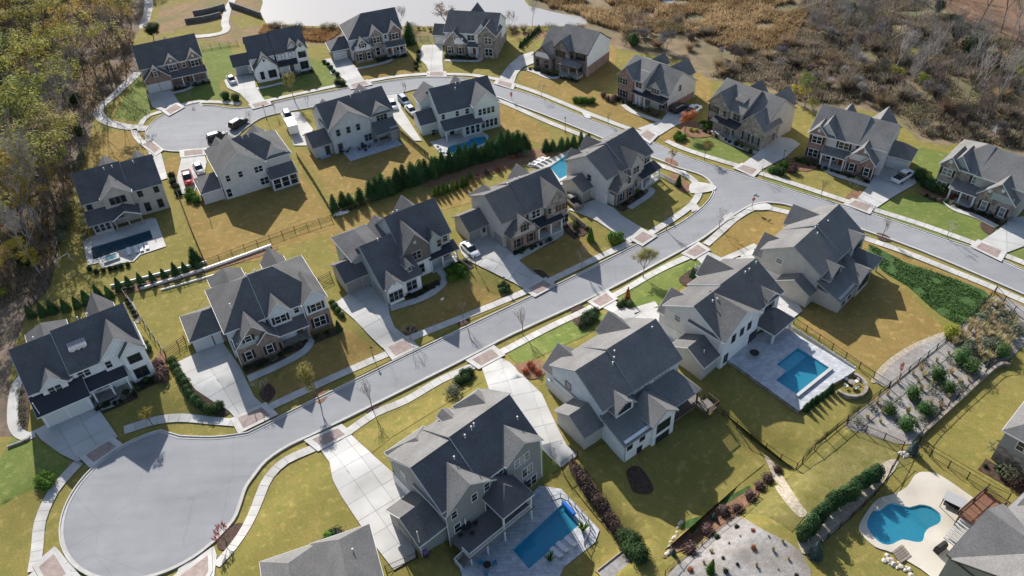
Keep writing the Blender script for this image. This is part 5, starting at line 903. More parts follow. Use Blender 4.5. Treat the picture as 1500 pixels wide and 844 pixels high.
# --- roof at the bottom margin
h = House('bottom_edge_house', 'house with a plain grey hip roof cut by the bottom edge of the view', (-27.75, 48.97), 18.3, S_GREIGE, M_TRIMW, M_ROOF2)
h.wing(3.0, 10.0, -16, -.1, 5.8, 9.6, 'v', 'hh'); h.wing(-2.7, 4.0, -14, -.2, 5.75, 8.4, 'v', 'gh'); h.wing(-6, 4.6, -13, -6.2, 4.9, 7.4, 'u', 'hg')
h.vent([(7.6, -4.6, 8.4)])
# --- roof at the bottom right
h = House('poolside_house', 'grey roofed house with a small red wooden deck beside the free form pool', (45.7, 43.8), 32.6, S_SLATE, M_TRIMW, M_ROOF2)
h.wing(-.2, 24, -12.2, -.4, 5.8, 9.5, trim=M_TRIMD); h.wing(0, 10.8, -9, .2, 5.75, 9.45, 'v', trim=M_TRIMD); h.wing(10.7, 21.6, -9, -1.0, 5.7, 9.4, 'v', trim=M_TRIMD); h.vent([(12.5, -4, 8.2)])
h.box('deck', 8.4, 13.8, -.6, 3.0, 2.2, 2.4, M_DECKR); h.posts([(8.6, 2.8), (11.2, 2.8), (13.6, 2.8), (13.6, .4)], 0, 3.3, .18, M_WOODB); h.rail([(8.4, 1.2), (8.4, 3.0), (13.8, 3.0), (13.8, -.4)], 2.4, mat=M_WOODB)
mb_ = MB()
for k in range(1, 3): mb_.box(8.4+1.8*k-.05, 8.4+1.8*k+.05, -.4, 2.9, 2.405, 2.42)
mb_.build('deck_batten', M_WOODB, h.o)
for i in range(8): h.box('stair_tread', 8.1-.3*i, 8.4-.3*i, 1.2, 2.6, 2.12-.28*i, 2.2-.28*i, M_TRIMG)
# --- house corner at the right margin
h = House('right_edge_house', 'dark blue grey house corner with white trim at the right edge', (59.92, 60.06), -49.6, S_SLATE, M_TRIMW, M_ROOF2)
h.wing(0, 16, 0, 11, 5.8, 9.4, 'u', 'hg'); h.win('f', 3, 3.8, .9, 1.4, .38, 2); h.win('f', 6.5, 3.8, .9, 1.4, .38, 2); h.win('f', 5, .8, .9, 1.5, .38, 2); h.panel('f', .5, 15, -.3, 2.9, .38, M_STONE)
BEDS.append((h, 0, 9, -2.2, -.6, 8, M_MULCH, 'dark right edge house'))
# ---------------------------------------------------------------- plants: shared meshes, one object tree for each plant
def rvec(r): 
    while True:
        v = Vector((r.uniform(-1, 1), r.uniform(-1, 1), r.uniform(-1, 1)))
        if .05 < v.length < 1: return v
def leaf(mb, c, n, s, r):
    n = n.normalized(); a = n.orthogonal().normalized(); b = n.cross(a); t = r.uniform(0, 6.28)
    x = a*math.cos(t)+b*math.sin(t); y = n.cross(x); l, w_ = s*r.uniform(.7, 1.3), s*r.uniform(.35, .6)
    mb.add([c-x*l, c-y*w_, c+x*l, c+y*w_], [(0, 1, 2, 3)])
def skeleton(seed, h_, r0, up=.55, lev=4, spread=.75, nb=(3, 4), trunk=.4, lean=.05):
    """branching limbs: (start, end, radius, radius, level)"""
    r = random.Random(seed); segs = []; tips = []
    def grow(p, d, L_, rad, lv):
        n = 3 if lv == 0 else 2; q = p
        for i in range(n):
            d2 = (d+rvec(r)*(.10 if lv == 0 else .28)+Vector((0, 0, .08*lv*up))).normalized(); e = q+d2*(L_/n); ra, rb = rad*(1-.35*i/n), rad*(1-.35*(i+1)/n)
            segs.append((q, e, ra, rb, lv)); q = e; d = d2
            if lv > 0 and i == 0 and lv < lev and r.random() < .6:
                s = (d+rvec(r)*spread).normalized(); grow(q, s, L_*.6, rb*.5, lv+1)
        if lv < lev:
            for k in range(r.randint(*nb)):
                a = r.uniform(0, 6.28); s = (d*(1-.25)+Vector((math.cos(a), math.sin(a), 0))*spread+Vector((0, 0, up*.5))+rvec(r)*.25).normalized()
                grow(q, s, L_*r.uniform(.62, .85), rad*.55, lv+1)
        else: tips.append(q)
    grow(Vector((0, 0, -.2)), Vector((r.uniform(-lean, lean), r.uniform(-lean, lean), 1)).normalized(), h_*trunk, r0, 0)
    return segs, tips
def limbs(segs, lo, hi, minr=.012):
    mb = MB()
    for a, b, ra, rb, lv in segs:
        if lo <= lv <= hi: mb.tube(a, b, max(ra, minr), max(rb, minr), 7 if lv == 0 else (5 if lv == 1 else 3), False)
    return mb
PLANTS = {}
M_BARK = mk('bark_grey_brown', (.12, .10, .085), (.20, .17, .145), 3, rough=.95); M_BARKP = mk('bark_pale', (.24, .215, .195), (.34, .31, .285), 3, rough=.95); M_TWIG = mk('twigs_grey', (.26, .235, .215), (.37, .34, .315), .8, rough=.95, rnd=.2); M_TWIGD = mk('twigs_brown', (.18, .14, .115), (.26, .20, .165), .8, rough=.95, rnd=.2); M_TWIGR = mk('twigs_red', (.50, .12, .09), (.62, .2, .15), .8, rough=.9)
def bare_tree(key, seed, h_, r0, lev=5, bark=M_BARK, twig=M_TWIG, spread=.7, up=.6, trunk=.36, nb=(2, 3), minr=.014, tw=0):
    segs, tips = skeleton(seed, h_, r0, up, lev, spread, nb, trunk)
    t = limbs(segs, 0, 1).mesh('trunk', bark); mb = limbs(segs, 2, 9, minr); r = random.Random(seed)
    for q in tips:
        for _ in range(tw): mb.tube(q, q+(rvec(r)+Vector((0, 0, .5)))*.6, minr, .006, 3, False)
    PLANTS[key] = [('trunk', t), ('crown', mb.mesh('crown', twig))]
def leafy_tree(key, seed, h_, r0, mat, n=26, ls=.22, lev=3, cl=.75, spread=.75, up=.55, trunk=.38, bark=M_BARK, nb=(3, 4)):
    segs, tips = skeleton(seed, h_, r0, up, lev, spread, nb, trunk); r = random.Random(seed+5)
    t = limbs(segs, 0, 9, .02).mesh('trunk', bark); lf = MB()
    for q in tips:
        if r.random() < .10: continue
        c = q+rvec(r)*.2; k = int(n*r.uniform(.5, 1.4))
        for _ in range(k): v = rvec(r); leaf(lf, c+Vector((v.x, v.y, v.z*.75))*cl, v+Vector((0, 0, .5)), ls, r)
    PLANTS[key] = [('trunk', t), ('crown', lf.mesh('crown', mat))]
def conifer(key, seed, h_, r_, mat, n=520, ls=.17, tip=.12, low=.12, ex=.75):
    r = random.Random(seed); lf = MB()
    for i in range(n):
        z = h_*(low*.3+(1-low*.3)*r.random()**1.25); f = 1-z/h_; rad = r_*(f**ex+tip*.3)*min(1, z/(h_*low)+.45)*r.uniform(.72, 1.08); a = r.uniform(0, 6.28)
        c = Vector((rad*math.cos(a), rad*math.sin(a), z)); leaf(lf, c, Vector((math.cos(a), math.sin(a), r.uniform(-.1, .9)))+rvec(r)*.5, ls*(.55+.6*f), r)
    core = MB().lathe([(.15*r_, .05), (r_*.72, h_*.1), (r_*.6, h_*.4), (r_*.3, h_*.75), (.02, h_*.95)], 9)
    k = len(lf.v); lf.v += core.v; lf.f += [tuple(i+k for i in f) for f in core.f]
    PLANTS[key] = [('trunk', MB().tube((0, 0, -.2), (0, 0, .5), .08, .06, 6).mesh('trunk', M_BARK)), ('crown', lf.mesh('crown', mat))]
def shrub(key, seed, rx, rz, mat, n=240, ls=.11, jag=.15, core=True):
    r = random.Random(seed); lf = MB()
    for i in range(n):
        v = rvec(r).normalized(); v.z = abs(v.z)*1.0 if r.random() < .9 else v.z*.3
        k = r.uniform(.78, 1+jag); c = Vector((v.x*rx*k, v.y*rx*k, rz*.35+v.z*rz*.65*k)); leaf(lf, c, v+rvec(r)*.7, ls, r)
    if core:
        cm = MB().lathe([(rx*.5, 0), (rx*.8, rz*.2), (rx*.8, rz*.5), (rx*.5, rz*.8), (.02, rz*.92)], 9); k = len(lf.v); lf.v += cm.v; lf.f += [tuple(i+k for i in f) for f in cm.f]
    PLANTS[key] = [('foliage', lf.mesh('foliage', mat))]
def twigbush(key, seed, h_, mat, n=300, w_=.03):
    """thicket of bare stems fanning out of one stool"""
    r = random.Random(seed); mb = MB()
    for i in range(n):
        a = r.uniform(0, 6.28); d = Vector((math.cos(a), math.sin(a), 0)); b = d*r.uniform(0, .5)+Vector((0, 0, r.uniform(0, h_*.45))); t = b+d*h_*r.uniform(.15, .75)+Vector((0, 0, h_*r.uniform(.25, .75)))+rvec(r)*.25
        s = (t-b).cross(rvec(r)).normalized()*w_; mb.add([b-s, b+s, t+s*.5, t-s*.5], [(0, 1, 2, 3)])
    PLANTS[key] = [('stems', mb.mesh('stems', mat))]
def tuft(key, seed, h_, mat, n=46, w_=.03, sp=.4):
    r = random.Random(seed); mb = MB()
    for i in range(n):
        a = r.uniform(0, 6.28); d = Vector((math.cos(a), math.sin(a), 0)); b = d*r.uniform(0, .12); t = d*sp*r.uniform(.2, 1)+Vector((0, 0, h_*r.uniform(.6, 1.05))); m_ = b*.5+t*.5+Vector((0, 0, h_*.12)); s = Vector((-d.y, d.x, 0))*w_
        mb.add([b-s, b+s, m_+s*.9, m_-s*.9, t], [(0, 1, 2, 3), (3, 2, 4)])
    PLANTS[key] = [('blades', mb.mesh('blades', mat))]
L_ARB = leafmat('arborvitae_leaf', (.03, .075, .025), (.065, .135, .05)); L_BOX = leafmat('boxwood_leaf', (.03, .065, .022), (.07, .12, .042)); L_HOLLY = leafmat('holly_leaf', (.018, .034, .016), (.04, .065, .03)); L_BRIGHT = leafmat('bright_leaf', (.05, .12, .015), (.11, .20, .03)); L_LIME = leafmat('lime_leaf', (.20, .22, .02), (.32, .32, .05))
L_RUST = leafmat('rust_leaf', (.24, .075, .03), (.36, .14, .065)); L_GOLDL = leafmat('gold_leaf', (.22, .155, .03), (.34, .24, .06)); L_OLIVE = leafmat('olive_leaf', (.22, .21, .05), (.34, .31, .095)); L_GREEN = leafmat('green_leaf', (.14, .18, .05), (.22, .25, .08)); L_TANL = leafmat('tan_leaf', (.24, .17, .10), (.36, .27, .17)); L_BLUE = leafmat('blue_spruce', (.07, .11, .105), (.12, .17, .16)); L_PURP = leafmat('purple_leaf', (.095, .062, .055), (.165, .112, .095)); L_STRAW = leafmat('straw_blades', (.38, .31, .17), (.56, .48, .30)); L_SAGE = leafmat('sage_leaf', (.10, .125, .075), (.17, .19, .12)); L_MIX = leafmat('autumn_leaf', (.32, .23, .05), (.48, .36, .10)); L_PINE = leafmat('pine_needles', (.02, .042, .014), (.05, .082, .028))
L_YELL = leafmat('yellow_leaf', (.46, .36, .05), (.60, .48, .10)); L_GREY = leafmat('marsh_scrub', (.19, .155, .115), (.30, .25, .19), rnd=.3); L_DULL = leafmat('dull_green_scrub', (.14, .14, .07), (.22, .21, .105), rnd=.3)
bare_tree('bare_young', 3, 4.2, .07, 4, M_BARK, M_TWIGD, .5, .8, .35, (2, 3), .013); bare_tree('bare_young2', 8, 4.6, .07, 4, M_BARK, M_TWIG, .55, .75, .33, (2, 3), .013); bare_tree('bare_red', 5, 3.6, .06, 4, M_BARK, M_TWIGR, .45, .9, .28, (3, 4), .02)
bare_tree('bare_a', 11, 19, .22, 5, M_BARK, M_TWIG, .62, .6, .36, (2, 3), .026, 3); bare_tree('bare_b', 12, 17, .2, 5, M_BARKP, M_TWIG, .55, .7, .34, (2, 3), .026, 3); bare_tree('bare_c', 13, 14, .17, 5, M_BARKP, M_TWIGD, .8, .5, .3, (2, 3), .024, 3)
bare_tree('scrub_bare', 14, 5, .07, 4, M_BARKP, M_TWIG, .9, .5, .2, (3, 4), .02, 3); bare_tree('scrub_bare2', 15, 4, .06, 4, M_BARK, M_TWIGD, 1.0, .4, .18, (3, 4), .02, 3)
leafy_tree('forest_olive', 21, 20, .26, L_OLIVE, 44, .27, 3, 1.6, .7, .6, .42); leafy_tree('forest_gold', 22, 19, .24, L_MIX, 40, .27, 3, 1.55, .65, .6, .42); leafy_tree('forest_green', 23, 20, .25, L_GREEN, 44, .28, 3, 1.6, .7, .6, .4); leafy_tree('forest_yellow', 24, 14, .18, L_YELL, 36, .25, 3, 1.3, .75, .5, .3); leafy_tree('forest_rust', 25, 15, .2, L_RUST, 12, .24, 3, 1.2, .7, .6, .4); leafy_tree('forest_tan', 26, 18, .22, L_TANL, 12, .22, 3, 1.35, .65, .6, .42)
leafy_tree('street_olive', 31, 4.8, .09, L_OLIVE, 44, .10, 3, .55, .6, .7); leafy_tree('street_gold', 32, 4.2, .08, L_GOLDL, 14, .10, 3, .40, .55, .7); leafy_tree('street_rust', 33, 4.4, .09, leafmat('orange_leaf', (.42, .14, .05), (.58, .24, .10)), 60, .12, 3, .6, .7, .55, .3); leafy_tree('garden_tree', 34, 7.0, .13, L_OLIVE, 20, .15, 3, .7, .62, .6); leafy_tree('brown_tree', 35, 9, .16, L_TANL, 20, .2, 3, .85); leafy_tree('willow', 36, 5.5, .1, L_LIME, 20, .14, 3, .6, .9, .4, .25)
conifer('arborvitae', 41, 4.1, 1.3, L_ARB, 820, .2, .2, ex=.55); conifer('arborvitae2', 42, 3.7, 1.35, L_ARB, 800, .2, .2, ex=.5); conifer('arborvitae3', 48, 4.4, 1.15, L_ARB, 740, .22, .3, .2, ex=.6); conifer('cone_small', 43, 2.4, .8, L_ARB, 360, .16); conifer('cone_mid', 44, 3.0, .75, L_BRIGHT, 380, .16); conifer('spruce_blue', 45, 2.6, .8, L_BLUE, 360, .17, .12, .1); conifer('pine', 46, 15, 2.6, L_PINE, 1500, .55, .12, .25); conifer('rust_cone', 47, 2.6, .6, L_RUST, 300, .14)
leafy_tree('forest_pine', 49, 15, .2, L_PINE, 60, .26, 3, 1.35, .75, .55, .16); shrub('juniper', 63, .85, 2.0, leafmat('juniper_leaf', (.05, .11, .03), (.10, .18, .055)), 420, .15, .45); shrub('boxwood', 51, .55, .9, L_BOX, 230, .10); shrub('holly', 52, .5, .8, L_HOLLY, 200, .10, .3); shrub('loose', 53, .6, .9, L_SAGE, 170, .12, .5, False); shrub('bright', 54, .6, .9, L_BRIGHT, 210, .11, .3); shrub('lime', 55, .7, 1.1, L_LIME, 240, .12, .3); shrub('purple', 56, .5, .8, L_PURP, 170, .11, .4); shrub('big_green', 57, 1.4, 2.6, L_BOX, 700, .19, .25); shrub('evergreen_hedge', 58, 1.1, 4.0, L_ARB, 900, .19, .15); twigbush('scrub', 59, 2.2, L_GREY, 330); twigbush('scrub_tan', 62, 1.9, L_TANL, 300); shrub('scrub_green', 60, 1.4, 2.0, L_DULL, 520, .13, .6, False); shrub('rust_shrub', 61, .5, .7, L_RUST, 170, .1, .4)
tuft('straw_tuft', 71, 1.0, L_STRAW, 90, .035, .6); tuft('yucca', 72, .55, L_SAGE, 30, .03, .35); tuft('palm_clump', 73, 1.5, L_BRIGHT, 30, .07, 1.0)
NPL = [0]
def plant(key, pos, label, cat, group=None, s=1., name=None, rz=None, sz=None):
    """one plant with its parts; the meshes are shared between alike plants"""
    z = hgt(pos[0], pos[1]); rz = random.uniform(0, 6.28) if rz is None else rz
    nm = name or {'tree': 'tree', 'shrub': 'shrub', 'conifer': 'conifer'}.get(cat, cat.replace(' ', '_'))
    o = empty(nm, (pos[0], pos[1], z), rz, label, cat, group); o.scale = (s, s, s*random.uniform(.88, 1.14)); o.rotation_euler = (random.uniform(-.05, .05), random.uniform(-.05, .05), rz)
    for n, me in PLANTS[key]: linkobj(n, me, o)
    NPL[0] += 1; return o
def px(x, y): q = P(x, y); return (q.x, q.y)
# ---------------------------------------------------------------- planting beds
def bedpoly(h, u0, u1, v0, v1): return [h.W(u0, v0), h.W(u1, v0), h.W(u1, v1), h.W(u0, v1)]
for i, (h, u0, u1, v0, v1, n, mt, who) in enumerate(BEDS):
    sheet('planting_bed', bedpoly(h, u0, u1, v0-.3, v1+.5), mt, .04+.0005*i, kind='structure')
    r = random.Random(i+90)
    for k in range(n):
        q = h.W(u0+(u1-u0)*(k+.5)/n+r.uniform(-.2, .2), r.uniform(v0+.2, v1-.1))
        plant(r.choice(['holly', 'holly', 'boxwood', 'loose']), q, 'low foundation shrub, '+nth(k, n)+', under the front of the '+who, 'shrub', 'foundation shrubs of the '+who, r.uniform(.6, 1.0), 'foundation_shrub')
for i, (pts, mt) in enumerate([([(380, 578), (392, 562), (404, 575), (392, 590)], M_MULCH), ([(460, 580), (472, 570), (480, 580), (468, 592)], M_STRAW), ([(590, 486), (606, 478), (612, 492), (600, 500)], M_MULCH), ([(668, 470), (682, 464), (688, 472), (674, 478)], M_MULCH), ([(656, 572), (668, 562), (676, 572), (664, 582)], M_STRAW), ([(536, 600), (552, 594), (556, 602), (542, 608)], M_MULCH), ([(764, 402), (792, 396), (806, 412), (786, 414)], M_MULCH), ([(318, 796), (346, 768), (358, 774), (330, 806)], M_MULCH), ([(660, 655), (680, 640), (700, 655), (676, 668)], M_MULCH), ([(748, 538), (790, 528), (800, 545), (778, 556)], M_STRAW), ([(986, 254), (1014, 276), (1000, 282), (982, 268)], M_STRAW), ([(1052, 190), (1076, 196), (1092, 210), (1070, 206)], M_STRAW), ([(1150, 238), (1178, 228), (1206, 238), (1180, 252)], M_STRAW), ([(1340, 280), (1388, 278), (1402, 296), (1372, 292)], M_STRAW), ([(1238, 290), (1252, 280), (1266, 284), (1254, 296)], M_STRAW), ([(1440, 324), (1458, 330), (1450, 344), (1436, 334)], M_MULCH), ([(1044, 340), (1064, 328), (1068, 336), (1050, 350)], M_MULCH), ([(1284, 342), (1300, 346), (1304, 354), (1288, 352)], M_MULCH), ([(976, 232), (992, 238), (990, 246), (976, 242)], M_STRAW), ([(888, 206), (906, 204), (912, 216), (896, 220)], M_STRAW), ([(1000, 176), (1040, 186), (1042, 200), (1006, 200)], M_STRAW), ([(228, 530), (240, 516), (246, 560), (238, 560)], M_STRAW), ([(256, 536), (268, 534), (328, 590), (336, 606), (310, 608), (270, 572)], M_MULCH), ([(20, 560), (44, 556), (40, 630), (28, 620)], M_MULCH), ([(184, 440), (192, 438), (206, 468), (198, 472)], M_GRAVEL), ([(838, 672), (852, 690), (900, 760), (920, 790), (908, 800), (880, 760), (836, 694)], M_MULCH), ([(905, 800), (918, 782), (935, 812), (918, 824)], M_MULCH), ([(918, 690), (936, 684), (956, 712), (952, 724), (930, 722), (922, 708)], M_MULCH), ([(840, 448), (866, 455), (872, 470), (852, 480), (838, 470)], M_MULCH), ([(994, 410), (1020, 392), (1034, 398), (1012, 420)], M_MULCH), ([(1180, 760), (1290, 680), (1310, 690), (1200, 800), (1172, 806)], M_RIPRAP)]):
    lay('planting_bed', pts, mt, .045+.0006*i, sm=4)
for pts, mt, z in (([(1239, 620), (1302.5, 569.6), (1388.7, 498.6), (1454.6, 435), (1520, 470), (1485, 521), (1457, 539), (1350.7, 633), (1326, 652), (1262, 634)], M_GRAVEL, .034), ([(974, 846), (1043, 784), (1078, 757), (1120, 778), (1158, 797), (1180, 822), (1172, 860), (980, 870)], M_GRAVEL, .0345), ([(1272, 358), (1325, 384), (1400, 410), (1450, 434), (1425, 470), (1400, 474), (1365, 452), (1330, 420), (1290, 395)], M_IVY, .035), ([(1280, 556), (1300, 532), (1340, 508), (1384, 490), (1388, 498), (1310, 562), (1300, 568)], M_GRAVEL, .0355), ([(1276, 556), (1300, 528), (1340, 503), (1384, 486), (1386, 491), (1344, 509), (1306, 534), (1284, 560)], M_RIPRAP, .036), ([(994, 782), (1030, 757), (1078, 729), (1106, 713), (1112, 724), (1075, 759), (1042, 782), (974, 818), (980, 804)], M_STRAW, .0365), ([(996, 786), (1002, 766), (1026, 757), (1028, 764), (1012, 784)], M_IVY, .037), ([(1044, 742), (1082, 720), (1098, 712), (1094, 722), (1066, 738)], M_IVY, .0375), ([(1120, 668), (1134, 680), (1170, 735), (1182, 752), (1171, 758), (1150, 736), (1134, 712), (1130, 694)], M_RIPRAP, .038), ([(170, 424), (300, 391), (396, 364), (398, 370), (300, 400), (180, 432)], M_STRAW, .0388), ([(590, 262), (640, 252), (770, 222), (830, 212), (840, 222), (790, 232), (700, 262), (640, 276)], M_STRAW, .033), ([(1300, 690), (1322, 660), (1350, 664), (1340, 676)], M_ROUGH, .0392)):
    lay('ground_patch', pts, mt, z, sm=3)
# ---------------------------------------------------------------- pools and terraces
def terrace(px_, mat, z=.06, sm=0): return lay('terrace', px_, mat, z, sm)
terrace([(131.7, 348), (221, 320), (228.7, 320.6), (243.7, 361.6), (206, 374), (196, 384), (179.7, 386), (150, 394), (145.6, 386), (129, 389), (121.6, 353)], M_CONC)
terrace([(630, 209), (649.5, 203), (675, 195), (702.6, 190), (716, 200), (714, 212), (669, 231), (654, 233), (640, 220)], M_CONC)
terrace([(770, 244), (790, 231), (800, 236), (841, 217), (870, 236), (850, 262), (822, 272), (808, 256), (790, 247)], M_CONCW)
terrace([(822, 717), (878, 777), (872, 795), (826, 832), (818, 850), (690, 880), (672, 830), (735, 775), (790, 712)], M_STONEP)
terrace([(1328, 713.7), (1340.5, 696), (1355.7, 692), (1378.6, 698), (1424, 729), (1460, 752), (1400, 830), (1373, 850), (1348, 834), (1307.6, 811), (1282, 802), (1262, 784), (1258, 771), (1272, 746.6), (1287, 731), (1310, 724)], mk('buff_concrete', (.50, .46, .38), (.58, .54, .46), .6, c3=(.44, .40, .33), scale3=.3, rough=.85), .06, 3)
t20 = ccw(P2z([(1150, 480), (1216, 520), (1253, 543), (1240, 552), (1222, 562), (1170, 603), (1080, 538), (1052, 522), (1085, 500), (1120, 486)], Z20))
te = sheet('terrace', t20, M_STONEP, Z20, [ccw(POOL20)], kind='structure')
mb = MB()
for a, b in zip(t20, t20[1:]+t20[:1]): mb.add([(a.x, a.y, -.3), (b.x, b.y, -.3), (b.x, b.y, Z20), (a.x, a.y, Z20)], [(0, 1, 2, 3)])
mb.build('terrace_wall', M_STONET, te)
def pool(poly, label, zt, depth=1.4, floor=M_POOLT, cop=M_CONCW, water=M_WATER, cw=.32):
    poly = ccw(poly); n = len(poly); c = sum(poly, Vector((0, 0)))/n; zb = hgt(c.x, c.y)+zt
    o = empty('swimming_pool', (0, 0, 0), 0, label, 'pool')
    vs = [(q.x, q.y, zb) for q in poly]+[(q.x, q.y, zb-depth) for q in poly]
    MB().add(vs, [((i+1) % n, i, n+i, n+(i+1) % n) for i in range(n)]+[tuple(range(n, 2*n))]).build('basin', floor, o)
    MB().add([(q.x, q.y, zb-.14) for q in poly], [tuple(range(n))]).build('water', water, o)
    lp = poly+[poly[0], poly[1]]; off = offset(lp, -cw)[1:-1]; inn = (lp)[1:-1]; mb = MB()
    for i in range(len(inn)):
        j = (i+1) % len(inn); a, b, d, e = inn[i], inn[j], off[j], off[i]
        mb.add([(a.x, a.y, zb+.035), (b.x, b.y, zb+.035), (d.x, d.y, zb+.035), (e.x, e.y, zb+.035), (d.x, d.y, zb-.05), (e.x, e.y, zb-.05)], [(3, 2, 1, 0), (4, 2, 3, 5)])
    mb.build('coping', cop, o); return o
pool(POOL13, 'dark blue rectangular pool behind the taupe house by the forest', .06, 1.6, mk('pool_plaster_slate', (.10, .17, .21), (.14, .22, .26), 1.5), M_CONC, watermat('slate_pool_water', (.6, .72, .78), scat=(.08, .18, .25))); pool(POOL11, 'blue curved pool behind the cream house and its conifer row', .06, 1.5, M_POOLDK); pool(POOL18, 'bright turquoise pool behind the pale corner house', .06, 1.2, mk('pool_plaster_pale', (.20, .62, .72), (.28, .70, .78), 1.5)); pool(POOL22, 'long blue pool below the white deck railing in the foreground', .06, 1.6, M_POOLDK, M_STONEP)
p20 = pool(POOL20, 'L shaped blue pool on the raised stone terrace', Z20, 1.6, M_POOLDK); p24 = pool(POOL24, 'free form blue pool with clay coping at the lower right', .06, 1.4, M_POOLT, M_PAVER)
q = [P(x, y, .06-.4) for x, y in ((1346, 744), (1361, 745), (1374, 756), (1374, 764), (1362, 771), (1350, 764), (1344, 755))]
MB().prism([v.to_2d() for v in q][::-1], -1.2, -.3).build('tanning_ledge', M_CONCW, p24)
q = [P(x, y, Z20-.5) for x, y in ((1137, 537), (1168, 513), (1181, 522), (1152, 546))]
MB().prism(ccw([v.to_2d() for v in q]), -1.1, Z20-.5).build('tanning_ledge', M_POOLT, p20)
a, b = P(1165, 581, Z20), P(1216, 540, Z20); d = (b-a).normalized(); n = Vector((d.y, -d.x, 0))
mb = MB().beam(a+n*.2+Vector((0, 0, .2)), b+n*.2+Vector((0, 0, .2)), .45, .45); mb.build('spill_wall', M_CONCW, p20)
sp = empty('spa', (0, 0, 0), 0, 'small square raised spa on the edge of the dark blue rectangular pool', 'spa'); q = ccw(SPA13); cc = sum(q, Vector((0, 0)))/4; qo = [cc+(v-cc)*1.5 for v in q]
mb = MB()
for i in range(4):
    j = (i+1) % 4; a, b, c_, d = qo[i], qo[j], q[j], q[i]
    mb.add([(a.x, a.y, 0), (b.x, b.y, 0), (b.x, b.y, .5), (a.x, a.y, .5), (c_.x, c_.y, .5), (d.x, d.y, .5), (c_.x, c_.y, 0), (d.x, d.y, 0)], [(0, 1, 2, 3), (3, 2, 4, 5), (5, 4, 6, 7)])
mb.build('spa_wall', M_CONC, sp); MB().add([(v.x, v.y, .4) for v in q], [(0, 1, 2, 3)]).build('water', watermat('spa_water', (0, 0, 0), opaque=(.12, .30, .38)), sp)
# ---------------------------------------------------------------- fences and garden walls
def fence(px_, label, h_=1.35, mat=None, step=2.4, style='picket', world=None, post=.05):
    mat = mat or M_DKMET; ln = resample(world or P2(px_), step); o = empty('fence', (0, 0, 0), 0, label, 'fence')
    pm = MB().box(-post, post, -post, post, -.2, h_+.08).mesh('post', mat); rl = [MB(), MB()]; pk = MB()
    for i, q in enumerate(ln):
        linkobj('post', pm, o, (q.x, q.y, hgt(q.x, q.y)))
        if i+1 < len(ln):
            A = Vector((q.x, q.y, hgt(q.x, q.y))); b = ln[i+1]; B = Vector((b.x, b.y, hgt(b.x, b.y)))
            for k, z in enumerate((.18, h_-.04)): rl[k].beam(A+Vector((0, 0, z)), B+Vector((0, 0, z)), .04, .06)
            n = int((B-A).length/(.16 if style == 'picket' else .13)); w_ = .011 if style == 'picket' else .058; d = (B-A).normalized()
            if style == 'rail':
                for z in (.55, .9): pk.beam(A+Vector((0, 0, z)), B+Vector((0, 0, z)), .04, .10)
            else:
                for k in range(1, n):
                    c = A+(B-A)*(k/n); s = d*w_; pk.add([c-s+Vector((0, 0, .1)), c+s+Vector((0, 0, .1)), c+s+Vector((0, 0, h_)), c-s+Vector((0, 0, h_))], [(0, 1, 2, 3)])
    for m_ in rl: m_.build('rail', mat, o)
    if pk.v: tag(pk.build('pickets', mat, o), kind='stuff')
    return o
